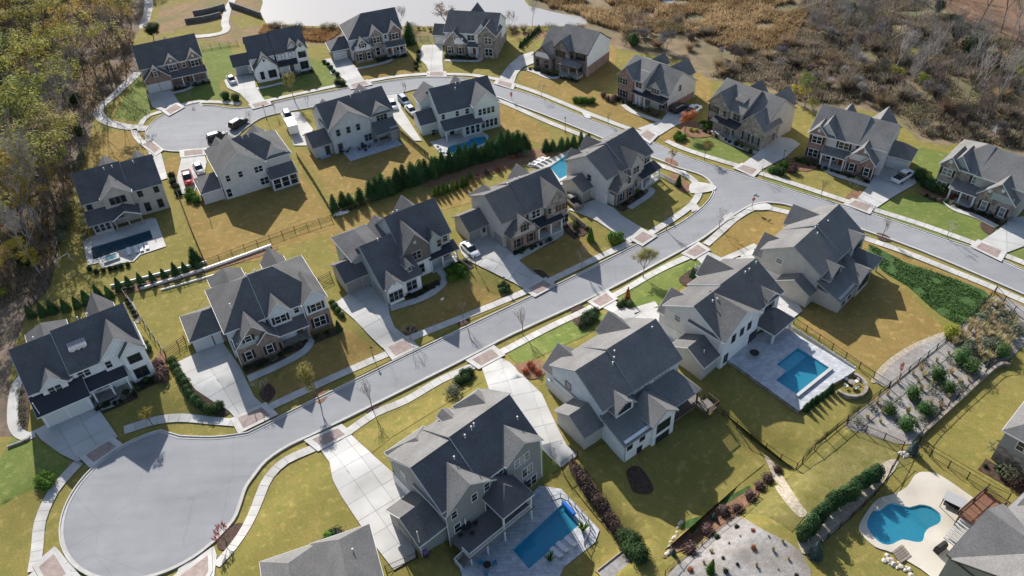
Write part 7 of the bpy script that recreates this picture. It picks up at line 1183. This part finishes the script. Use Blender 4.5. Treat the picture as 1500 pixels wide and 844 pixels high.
for (x, y), k, lb, s in [((1312, 118), 'willow', 'lime green willow bush standing in the marsh', .9), ((1350, 130), 'willow', 'yellow green willow bush right of the lime one', .85), ((1178, 160), 'forest_green', 'bright green bushy tree behind the taupe house', .42), ((1190, 172), 'garden_tree', 'green bush at the corner behind the red brick house', .6), ((1168, 152), 'forest_yellow', 'yellow green tree behind the taupe house', .4), ((925, 60), 'bare_c', 'broad grey bare tree behind the white gable house', .75), ((945, 64), 'bare_c', 'second broad grey bare tree behind the white gable house', .65), ((972, 74), 'scrub_bare', 'pinkish grey bare bush behind the ribbed dormer house', 1.4), ((928, 66), 'big_green', 'dull green bush below the broad grey tree', 1.0), ((1210, 60), 'bare_b', 'tall pale bare tree on the far side of the marsh', .9), ((1345, 60), 'bare_b', 'ash grey bare tree beside the dark pines', 1.0), ((1358, 66), 'bare_b', 'second ash grey bare tree beside the dark pines', .9), ((1240, 30), 'forest_pine', 'dark pine on the far bank of the marsh', .7), ((1400, 70), 'forest_pine', 'dark green pine right of the ash grey trees', .65), ((1425, 78), 'big_green', 'round dark bush right of the ash grey trees', 1.8), ((1470, 130), 'forest_green', 'green thicket tree at the right edge of the marsh', .4), ((1490, 140), 'forest_olive', 'olive thicket tree at the right edge of the marsh', .4)]:
    plant(k, px(x, y), lb, 'tree', None, s)
def reeds(name, poly, n, mat, h_=(.7, 1.5), seed=5, label=None, bw=.08):
    r = random.Random(seed); mb = MB(); xs = [q.x for q in poly]; ys = [q.y for q in poly]; k = 0
    while k < n:
        q = Vector((r.uniform(min(xs), max(xs)), r.uniform(min(ys), max(ys))))
        if not inpoly(q, poly): continue
        k += 1
        if noise.noise(Vector((q.x*.12, q.y*.12, seed))) < -.22: continue
        hh = r.uniform(*h_)*(1+.6*noise.noise(Vector((q.x*.2, q.y*.2, seed+4))))
        for j in range(5):
            a = r.uniform(0, 6.28); d = Vector((math.cos(a), math.sin(a), 0)); b = Vector((q.x, q.y, 0))+d*r.uniform(0, .5); t = b+d*r.uniform(.1, .6)+Vector((0, 0, hh)); s = Vector((-d.y, d.x, 0))*bw
            mb.add([b-s, b+s, t+s*.6, t-s*.6], [(0, 1, 2, 3)])
    return tag(mb.build(name, mat), label, 'reeds', kind='stuff')
L_REED = leafmat('reed_blades', (.26, .175, .09), (.50, .37, .21), 0.001, .09)
reeds('reeds', P2([(862, 32), (900, 44), (1000, 50), (1080, 78), (1160, 70), (1180, 20), (1100, -60), (960, -80), (800, -60), (770, 4), (800, 10), (846, 20)]), 26000, L_REED, seed=5, label='tan reed bed spreading behind the pond')
reeds('dry_grass', P2([(388, 38), (450, 42), (500, 44), (480, 62), (420, 58), (380, 50)]), 1500, leafmat('rusty_grass', (.30, .17, .08), (.44, .28, .14), .001, .3), (.4, .8), 6, 'rusty dry grass on the bank left of the pond')
reeds('undergrowth', P2([(1040, 112), (1115, 122), (1170, 148), (1260, 152), (1330, 170), (1350, 200), (1440, 208), (1560, 236), (1620, 95), (1500, 66), (1390, 24), (1290, -40), (1200, -60), (1150, 60)]), 20000, leafmat('undergrowth_blades', (.17, .145, .10), (.34, .28, .20), .001, .12), (.4, 1.1), 7, 'brown tangled undergrowth across the marsh')
reeds('woodland_undergrowth', P2([(205, 20), (196, 60), (192, 100), (150, 150), (128, 196), (104, 290), (84, 370), (55, 425), (10, 450), (-60, 480), (-100, 300), (-100, 100), (0, -40)]), 12000, leafmat('leafy_undergrowth', (.20, .16, .085), (.36, .27, .17), .001, .15), (.3, .9), 8, 'brown leafy undergrowth below the woodland')

gc = P2([(1272, 358), (1325, 384), (1400, 410), (1450, 434), (1425, 470), (1400, 474), (1365, 452), (1330, 420), (1290, 395)]); r = random.Random(3); lf = MB(); xs = [q.x for q in gc]; ys = [q.y for q in gc]
for _ in range(16000):
    q = Vector((r.uniform(min(xs), max(xs)), r.uniform(min(ys), max(ys))))
    if inpoly(q, gc) and noise.noise(Vector((q.x*.35, q.y*.35, 1))) > -.16: leaf(lf, Vector((q.x, q.y, .1+.3*r.random()**2)), Vector((r.uniform(-1, 1), r.uniform(-1, 1), .9)), .16, r)
tag(lf.build('ground_cover', leafmat('creeper_leaf', (.06, .13, .035), (.13, .22, .065), .001, .6)), 'dark green creeper covering the bank behind the tan house', 'ground cover', kind='stuff')
# ---------------------------------------------------------------- vehicles
def paint(name, c, rough=.55):
    if name in MATS: return MATS[name]
    mt, nt, b = _mat(name); b.inputs['Base Color'].default_value = (*c, 1); b.inputs['Roughness'].default_value = rough; b.inputs['Coat Weight'].default_value = .08; b.inputs['Coat Roughness'].default_value = .25; MATS[name] = mt; return mt
C_WHITE, C_BLACK, C_RED, C_BLUE, C_SILV, C_TAN = paint('paint_white', (.72, .72, .72)), paint('paint_black', (.018, .02, .023)), paint('paint_red', (.45, .02, .04)), paint('paint_blue_grey', (.16, .22, .30)), paint('paint_silver', (.48, .49, .51)), paint('paint_tan', (.20, .17, .14))
M_CGLASS = mk('car_glass', (.012, .015, .018), rough=.04, spec=.9); M_TYRE = mk('tyre_rubber', (.02, .02, .02), rough=.8); M_RIM = mk('alloy_rim', (.45, .45, .46), rough=.3, metal=.8); M_LAMP = mk('lamp_glass', (.7, .7, .68), rough=.1); M_TAIL = mk('tail_lamp', (.35, .01, .01), rough=.2)
def loft(secs):
    """secs: (x, half width, z low, z high, shoulder inset)"""
    mb = MB(); n = 8; vs = []
    for x, w_, z0, z1, ins in secs:
        zm = z0+(z1-z0)*.55
        vs += [(x, -w_*.86, z0), (x, -w_, z0+(z1-z0)*.25), (x, -w_*.985, zm), (x, -w_+ins, z1), (x, w_-ins, z1), (x, w_*.985, zm), (x, w_, z0+(z1-z0)*.25), (x, w_*.86, z0)]
    fs = []
    for k in range(len(secs)-1):
        for i in range(n): fs.append((k*n+i, k*n+(i+1) % n, (k+1)*n+(i+1) % n, (k+1)*n+i))
    fs += [tuple(range(n))[::-1], tuple(range((len(secs)-1)*n, len(secs)*n))]
    return mb.add(vs, fs)
CARS = {'sedan': dict(L=4.7, W=.91, body=[(-2.35, .72, .42, .78, .12), (-2.2, .86, .26, .95, .14), (-1.5, .91, .2, 1.0, .12), (-.4, .92, .2, .97, .1), (.9, .92, .2, .95, .1), (1.7, .9, .2, .86, .14), (2.2, .82, .26, .72, .16), (2.35, .66, .4, .62, .14)], cab=[(-1.75, .74, .95, 1.0, .02), (-1.15, .78, .93, 1.40, .16), (-.2, .79, .92, 1.46, .16), (.45, .78, .92, 1.42, .17), (1.25, .72, .9, .96, .03)], roof=(-1.05, .4, .56, 1.465)),
        'suv': dict(L=4.8, W=.95, body=[(-2.4, .78, .48, 1.0, .1), (-2.3, .92, .3, 1.12, .1), (-1.2, .95, .25, 1.12, .1), (.8, .95, .25, 1.1, .1), (1.8, .93, .25, 1.02, .14), (2.25, .86, .3, .9, .16), (2.4, .7, .45, .76, .14)], cab=[(-2.3, .8, 1.08, 1.2, .03), (-2.1, .83, 1.08, 1.70, .16), (-.4, .84, 1.08, 1.76, .16), (.35, .82, 1.08, 1.70, .18), (1.15, .78, 1.06, 1.12, .03)], roof=(-2.0, .3, .6, 1.765)),
        'pickup': dict(L=5.6, W=.98, body=[(-2.8, .92, .5, 1.12, .05), (-2.7, .97, .38, 1.16, .06), (-.9, .98, .34, 1.16, .06), (1.0, .98, .34, 1.14, .08), (2.1, .96, .34, 1.1, .14), (2.65, .9, .4, 1.0, .16), (2.8, .74, .55, .86, .14)], cab=[(-.85, .86, 1.12, 1.2, .03), (-.72, .88, 1.12, 1.76, .14), (.1, .88, 1.12, 1.82, .14), (.75, .86, 1.12, 1.76, .16), (1.45, .8, 1.1, 1.16, .03)], roof=(-.68, .7, .66, 1.825))}
CM = {}
def car(kind, rear, front, col, label):
    sp_ = CARS[kind]; a, b = P(*rear), P(*front); c = (a+b)/2; rz = math.atan2(b.y-a.y, b.x-a.x)
    o = empty('car' if kind != 'pickup' else 'pickup_truck', (c.x, c.y, c.z+.08), rz, label, 'car' if kind != 'pickup' else 'pickup')
    if kind not in CM:
        w = MB().lathe([(.20, -.11), (.33, -.11), (.345, 0), (.33, .11), (.20, .11)], 16); ri = MB().lathe([(.02, -.10), (.21, -.10), (.21, .10), (.02, .115)], 12); x0, x1, hw, zr_ = sp_['roof']
        CM[kind] = dict(cab=loft(sp_['cab']), w=w.mesh('wheel', M_TYRE), r=ri.mesh('rim', M_RIM), lamp=MB().box(-.05, .05, -.16, .16, -.06, .06).mesh('headlight', M_LAMP), tail=MB().box(-.04, .04, -.13, .13, -.08, .08).mesh('tail_light', M_TAIL), cg=loft(sp_['cab']).mesh('windows', M_CGLASS))
    m_ = CM[kind]; bd = loft(sp_['body']).build('body', col, o, True); linkobj('windows', m_['cg'], o)
    x0, x1, hw, zr_ = sp_['roof']; MB().add([(x0, -hw, zr_-.05), (x1, -hw, zr_-.03), (x1, hw, zr_-.03), (x0, hw, zr_-.05), (x0+.1, -hw+.1, zr_+.015), (x1-.1, -hw+.1, zr_+.02), (x1-.1, hw-.1, zr_+.02), (x0+.1, hw-.1, zr_+.015)], [(4, 5, 6, 7), (0, 1, 5, 4), (1, 2, 6, 5), (2, 3, 7, 6), (3, 0, 4, 7)]).build('roof', col, o)
    if kind == 'pickup': MB().box(-2.62, -.95, -.78, .78, 1.0, 1.175).build('load_bed', mk('bed_liner', (.03, .03, .03), rough=.8), o)
    L_, W_ = sp_['L'], sp_['W']
    for sx in (-.31, .31):
        for sy in (-1, 1): wo = linkobj('wheel', m_['w'], o, (sx*L_, sy*(W_-.1), .345), (math.pi/2, 0, 0)); linkobj('rim', m_['r'], wo)
    zl = sp_['body'][-2][3]-.1; zt = sp_['body'][1][3]-.18
    for sy in (-1, 1): linkobj('headlight', m_['lamp'], o, (L_/2-.12, sy*W_*.66, zl)); linkobj('tail_light', m_['tail'], o, (-L_/2+.06, sy*W_*.74, zt))
    return o
car('sedan', (678, 359), (700, 380), C_WHITE, 'white sedan parked on the drive of the brick fronted taupe house'); car('pickup', (845, 305), (832, 292), C_TAN, 'dark pickup backed between the two neighbouring houses'); car('suv', (341, 190), (360, 179), C_BLACK, 'black car parked by the grass at the far turning circle'); car('suv', (308, 208), (332, 201), C_BLACK, 'black car half hidden by the light grey roof'); car('pickup', (274, 256), (279, 274), C_RED, 'red pickup on the drive at the far turning circle'); car('sedan', (289, 244), (296, 257), C_SILV, 'silver car beside the red pickup')
car('suv', (420, 169), (426, 181), C_WHITE, 'white car towing the white trailer'); car('suv', (586, 145), (600, 159), C_BLUE, 'blue grey car on the shared drive nearer the street'); car('sedan', (597, 159), (609, 172), C_SILV, 'pale car behind the blue grey one on the shared drive'); car('sedan', (573, 150), (579, 164), C_WHITE, 'white car tucked against the pale grey house'); car('pickup', (1310, 270), (1333, 256), C_WHITE, 'white pickup before the garage wing of the red brick house'); car('suv', (985, 167), (1005, 158), C_BLACK, 'black car at the end of the ribbed dormer house drive'); car('pickup', (1004, 173), (1023, 160), C_WHITE, 'white pickup beside the black car behind the rust tree'); car('sedan', (335, 112), (346, 129), C_SILV, 'silver car on the drive of the white house with arched windows')
a, b = P(425, 184), P(434, 202); c = (a+b)/2; tr = empty('cargo_trailer', (c.x, c.y, .08), math.atan2(b.y-a.y, b.x-a.x), 'white box trailer on the drive between two grey houses', 'trailer')
MB().box(-2.2, 2.2, -1.05, 1.05, .5, 2.5).build('box_body', C_WHITE, tr); MB().beam((-2.2, 0, .5), (-3.2, 0, .5), .1, .1).build('drawbar', M_DKMET, tr)
for sx in (-.4, .5):
    for sy in (-1, 1): wo = linkobj('wheel', CM['suv']['w'], tr, (sx, sy*1.1, .345), (math.pi/2, 0, 0)); linkobj('rim', CM['suv']['r'], wo)
# ---------------------------------------------------------------- street furniture
def lamp(x, y, label, h_=3.4):
    q = P(x, y); o = empty('street_lamp', (q.x, q.y, q.z), 0, label, 'lamp'); MB().lathe([(.11, 0), (.11, .25), (.05, .4), (.045, h_-.5)], 8).build('pole', M_DKMET, o); MB().lathe([(.05, h_-.5), (.16, h_-.1), (.14, h_-.08)], 8).build('lantern', mk('lamp_pane', (.5, .5, .46), rough=.2), o); MB().lathe([(.2, h_-.1), (.15, h_), (.03, h_+.14)], 8).build('cap', M_DKMET, o)
for x, y, lb in ((390.8, 175.5, 'black street lamp at the mouth of the far turning circle'), (547, 525, 'short black lamp post on the verge below the hip roofed house drive'), (739, 422, 'black lamp post ringed with clipped shrubs'), (828, 194, 'tall black street lamp behind the arborvitae on the cross street'), (1147, 236, 'black lamp post among the mixed shrubs'), (617, 98, 'black lamp post beside the bend drive'), (697, 392, 'black lamp post beside the white sedan')): lamp(x, y, lb, 3.6 if y < 200 else 2.4)
q = P(1101.2, 306); o = empty('stop_sign', (q.x, q.y, 0), math.radians(12), 'red stop sign with two street name blades at the junction corner', 'sign'); M_SRED = mk('sign_red', (.45, .02, .03), rough=.4); M_SIGNB = mk('sign_blue', (.03, .06, .14), rough=.4)
MB().tube((0, 0, 0), (0, 0, 3.15), .04, n=8).build('post', M_DKMET, o)
oc = [(.38*math.cos(math.radians(22.5+45*i)), .38*math.sin(math.radians(22.5+45*i))) for i in range(8)]
mb = MB(); mb.add([(x, -.06, 2.2+z) for x, z in oc]+[(x, -.085, 2.2+z) for x, z in oc], [tuple(range(8)), tuple(range(8, 16))[::-1]]+[(i, (i+1) % 8, 8+(i+1) % 8, 8+i) for i in range(8)]); pl = mb.build('plate', M_SRED, o)
rim = MB()
for i in range(8):
    a, b = oc[i], oc[(i+1) % 8]; rim.add([(a[0]*s, -.0875, 2.2+a[1]*s) for s in (1, .93)]+[(b[0]*s, -.0875, 2.2+b[1]*s) for s in (.93, 1)], [(0, 1, 2, 3)])
rim.build('border', M_WHITE, pl)
tc = bpy.data.curves.new('letters', 'FONT'); tc.body = 'STOP'; tc.size = .3; tc.align_x = 'CENTER'; tc.align_y = 'CENTER'; tc.materials.append(M_WHITE); lt = bpy.data.objects.new('letters_source', tc); lm = bpy.data.meshes.new_from_object(lt); bpy.data.objects.remove(lt); linkobj('letters', lm, pl, (0, -.09, 2.2), (math.pi/2, 0, 0))
for k, (z, rz) in enumerate(((2.85, .5), (3.05, -.9))): bl = MB().box(-.05, .95, -.015, .015, -.1, .1).build('name_blade', M_SIGNB, o); bl.location = (0, 0, z); bl.rotation_euler = (0, 0, rz)
# white yard sign
q = P(649, 446); o = empty('yard_sign', (q.x, q.y, 0), .6, 'small white yard sign on the shaded lawn of the stacked gable house', 'sign'); MB().box(-.3, .3, -.01, .01, .3, .75).build('panel', M_WHITE, o); MB().box(-.27, -.24, -.01, .01, 0, .3).box(.24, .27, -.01, .01, 0, .3).build('stake', M_DKMET, o)
# manhole lids
for x, y, lb in ((287, 188, 'pale round manhole lid in the far turning circle'), (228, 738, 'faint round manhole lid in the near turning circle'), (1070, 295, 'round manhole lid near the street junction')):
    q = P(x, y); tag(linkobj('manhole_lid', MB().lathe([(.36, 0), (.36, .012), (.02, .016)], 20).mesh('manhole_lid', M_GUTTER if y > 200 else M_CONCW), None, (q.x, q.y, q.z+.03)), lb, 'manhole lid')
# ---------------------------------------------------------------- garden furniture
M_CUSH = mk('cushion_white', (.66, .66, .66), rough=.9); M_WICK = mk('dark_wicker', (.035, .032, .03), rough=.8); M_TEAL = mk('teal_plastic', (.04, .30, .42), rough=.5)
def lounger(x, y, rz, label, group, z=None, mat=None):
    q = P(x, y, z); o = empty('sun_lounger', (q.x, q.y, q.z+.08), rz, label, 'lounger', group); MB().box(-.95, .35, -.32, .32, .24, .32).build('seat', mat or M_CUSH, o); MB().add([(.35, -.32, .25), (.35, .32, .25), (.95, .32, .62), (.95, -.32, .62), (.35, -.32, .33), (.35, .32, .33), (.9, .32, .69), (.9, -.32, .69)], [(0, 1, 2, 3), (7, 6, 5, 4), (0, 4, 5, 1), (1, 5, 6, 2), (2, 6, 7, 3), (3, 7, 4, 0)]).build('backrest', mat or M_CUSH, o)
    for u, v in ((-.85, -.28), (-.85, .28), (.3, -.28), (.3, .28)): MB().box(u-.03, u+.03, v-.03, v+.03, -.02, .24).build('leg', M_TRIMG, o)
def table(x, y, label, r_=.7, z=None, umb=None, mat=None, chairs=0, clabel=None, cmat=None):
    q = P(x, y, z); o = empty('garden_table', (q.x, q.y, q.z+.06), 0, label, 'table'); MB().lathe([(r_, .70), (r_, .75), (.02, .755)], 16).build('table_top', mat or M_WICK, o); MB().tube((0, 0, .03), (0, 0, .70), .05, n=8).build('leg', M_DKMET, o); MB().lathe([(.3, 0), (.3, .03), (.02, .05)], 12).build('base', M_DKMET, o)
    for i in range(chairs):
        t = 6.28*i/chairs+.4; c = empty('garden_chair', (q.x+(r_+.45)*math.cos(t), q.y+(r_+.45)*math.sin(t), q.z+.06), t+math.pi/2, clabel, 'chair', clabel)
        MB().box(-.24, .24, -.24, .24, .40, .45).build('seat', cmat or M_WICK, c); MB().box(-.24, .24, -.27, -.22, .45, .9).build('backrest', cmat or M_WICK, c)
        for u in (-.2, .2):
            for v in (-.2, .2): MB().box(u-.02, u+.02, v-.02, v+.02, 0, .4).build('leg', M_DKMET, c)
    if umb:
        u = empty('parasol', (q.x, q.y, q.z+.06), 0, umb, 'parasol'); MB().tube((0, 0, .75), (0, 0, 2.3), .025, n=6).build('pole', M_TRIMW, u); MB().lathe([(.05, 1.2), (.13, 1.3), (.1, 2.0), (.02, 2.35)], 8).build('canopy', M_CUSH, u)
for i, (x, y) in enumerate(((190, 371), (201, 368), (208, 366), (216, 363))): lounger(x, y, 2.0, 'white sun lounger on the sunny side of the dark rectangular pool', 'loungers at the dark pool')
for x, y in ((645, 220), (649, 224), (654, 229)): lounger(x, y, 2.4, 'pale sun lounger at the end of the cream house pool', 'loungers at the cream house pool')
for x, y in ((781, 243), (787, 240), (793, 237), (799, 234)): lounger(x, y, -.5, 'white sun lounger beside the turquoise pool', 'loungers at the turquoise pool')
for x, y in ((815, 812), (824, 804), (836, 796)): lounger(x, y, -.9, 'white lounger standing on the shallow ledge of the foreground pool', 'loungers in the foreground pool', -2.55)
table(683, 775, 'dark round dining table on the deck of the slate house', .75, .2, 'closed white parasol on the slate house deck', M_WICK, 5, 'dark chair round the deck dining table')
table(714, 832, 'small round table below the deck beside the teal chairs', .5, -2.4, None, M_WICK, 3, 'teal chair below the deck', M_TEAL)
table(505, 222, 'round glass table on the pale grey house terrace', .7, None, None, M_TRIMG, 5, 'dark chair on the pale grey house terrace'); table(534, 219, 'second round table on the pale grey house terrace', .7, None, None, M_WICK, 4, 'dark chair round the second terrace table'); table(1246, 565, 'low round fire pit inside the curved seat wall', .5, 0, None, M_STONET, 4, 'white chair by the fire pit', M_CUSH); table(1008+96, 522, 'dark round table on the shaded stone terrace', .7, .45, None, M_WICK)
table(636, 196, 'small table with a folded blue parasol beside the cream house', .5, None, 'folded pale parasol beside the cream house', M_WICK, 3, 'dark chair beside the cream house')
def bin_(x, y, mat, label, z=None):
    q = P(x, y, z); o = empty('wheelie_bin', (q.x, q.y, q.z), .6, label, 'bin'); MB().add([(-.24, -.27, .1), (.24, -.27, .1), (.24, .27, .1), (-.24, .27, .1), (-.29, -.34, 1.0), (.29, -.34, 1.0), (.29, .36, 1.0), (-.29, .36, 1.0)], [(0, 3, 2, 1), (0, 1, 5, 4), (1, 2, 6, 5), (2, 3, 7, 6), (3, 0, 4, 7)]).build('body', M_WICK, o); MB().box(-.31, .31, -.37, .39, 1.0, 1.07).build('lid', mat, o)
    for s in (-1, 1): MB().lathe([(.1, -.03), (.1, .03)], 10).build('wheel', M_TYRE, o).matrix_local = Matrix.Translation((s*.26, .3, .1)) @ Matrix.Rotation(math.pi/2, 4, 'Y')
M_PURB = mk('bin_purple', (.28, .14, .33), rough=.5); bin_(624, 815, M_PURB, 'bin with purple lid beside the garage wing of the slate house'); bin_(1216, 448, M_PURB, 'bin with purple lid behind the taupe house below the junction'); bin_(1222, 452, M_TRIMD, 'dark bin beside the purple lidded one')
# grill, daybed, pool cover reel, goal
q = P(1376, 806); o = empty('barbecue', (q.x, q.y, q.z), .5, 'large black covered grill beside the free form pool', 'grill'); MB().box(-.8, .8, -.35, .35, 0, .9).build('body', M_WICK, o); MB().add([(-.7, -.35, .9), (.7, -.35, .9), (.7, .35, .9), (-.7, .35, .9), (-.7, -.12, 1.25), (.7, -.12, 1.25), (.7, .2, 1.25), (-.7, .2, 1.25)], [(4, 5, 6, 7), (0, 1, 5, 4), (1, 2, 6, 5), (2, 3, 7, 6), (3, 0, 4, 7)]).build('lid', M_WICK, o)
q = P(1392, 745); o = empty('porch_swing', (q.x, q.y, q.z), -.72, 'grey canopied garden swing on the buff pool terrace', 'swing'); MB().add([(-1.2, -.7, 1.75), (1.2, -.7, 1.75), (1.2, .7, 1.95), (-1.2, .7, 1.95), (-1.2, -.7, 1.82), (1.2, -.7, 1.82), (1.2, .7, 2.02), (-1.2, .7, 2.02)], [(0, 3, 2, 1), (4, 5, 6, 7), (0, 1, 5, 4), (1, 2, 6, 5), (2, 3, 7, 6), (3, 0, 4, 7)]).build('canopy', M_TRIMG, o); MB().box(-.9, .9, -.3, .3, .4, .5).box(-.9, .9, .25, .33, .5, 1.0).build('seat', M_WICK, o)
for u in (-1.1, 1.1):
    for v in (-.6, .6): MB().box(u-.04, u+.04, v-.04, v+.04, 0, 1.85).build('leg', M_WOODB, o)
a, b = P(825, 738, -2.2), P(841, 756, -2.2); o = empty('pool_cover_reel', (0, 0, 0), 0, 'bright blue rolled pool cover at the far end of the foreground pool', 'pool cover'); MB().tube(a+Vector((0, 0, .35)), b+Vector((0, 0, .35)), .3, n=14).build('roll', mk('cover_blue', (.01, .14, .50), rough=.5), o)
for q in (a, b): MB().box(q.x-.05, q.x+.05, q.y-.3, q.y+.3, q.z-.2, q.z+.4).build('stand', M_TRIMG, o)
q = P(96, 386); o = empty('football_goal', (q.x, q.y, 0), .9, 'small pale goal frame on the lawn by the forest', 'goal'); MB().tube((-1.2, 0, 0), (-1.2, 0, 1.6), .05).build('upright', M_TRIMW, o); MB().tube((1.2, 0, 0), (1.2, 0, 1.6), .05).build('upright', M_TRIMW, o); MB().tube((-1.2, 0, 1.6), (1.2, 0, 1.6), .05).build('crossbar', M_TRIMW, o); MB().tube((-1.2, 0, 1.6), (-1.2, .9, 0), .04).build('stay', M_TRIMW, o); MB().tube((1.2, 0, 1.6), (1.2, .9, 0), .04).build('stay', M_TRIMW, o)
q = P(500, 313); o = empty('dinghy', (q.x, q.y, 0), .45, 'small white upturned boat beside the conifers', 'boat'); loft([(-1.5, .1, .05, .2, .05), (-1.1, .5, 0, .4, .25), (.3, .55, 0, .42, .25), (1.2, .5, 0, .38, .25), (1.5, .4, .05, .25, .1)]).build('hull', M_WHITE, o)
q = P(477, 230); o = empty('folding_table', (q.x, q.y, 0), .5, 'pale blue board lying on the terrace edge of the pale grey house', 'board'); MB().box(-1.1, 1.1, -.5, .5, .05, .13).build('top', mk('pale_blue', (.35, .45, .52), rough=.5), o)
# wooden raised bed at the bottom
q = P(905, 836); o = empty('raised_bed', (q.x, q.y, q.z), .62, 'wooden framed vegetable bed at the bottom of the shaded lawn', 'raised bed'); MB().box(-2.2, 2.2, -1.5, -1.35, 0, .4).box(-2.2, 2.2, 1.35, 1.5, 0, .4).box(-2.2, -2.05, -1.35, 1.35, 0, .4).box(2.05, 2.2, -1.35, 1.35, 0, .4).build('frame', mk('new_timber', (.38, .28, .17), (.46, .35, .22), 2), o); MB().box(-2.05, 2.05, -1.35, 1.35, 0, .25).build('soil', M_GRAVEL, o)
for i in range(5): t = MB().box(-.9, .9, -.18, .18, 0, .16).build('garden_step', M_STONET); q = P(1315+2.5*i, 806+3.2*i); t.location = (q.x, q.y, .05); t.rotation_euler = (0, 0, .5); tag(t, 'stone garden step below the free form pool', 'step', 'garden steps below the free form pool')
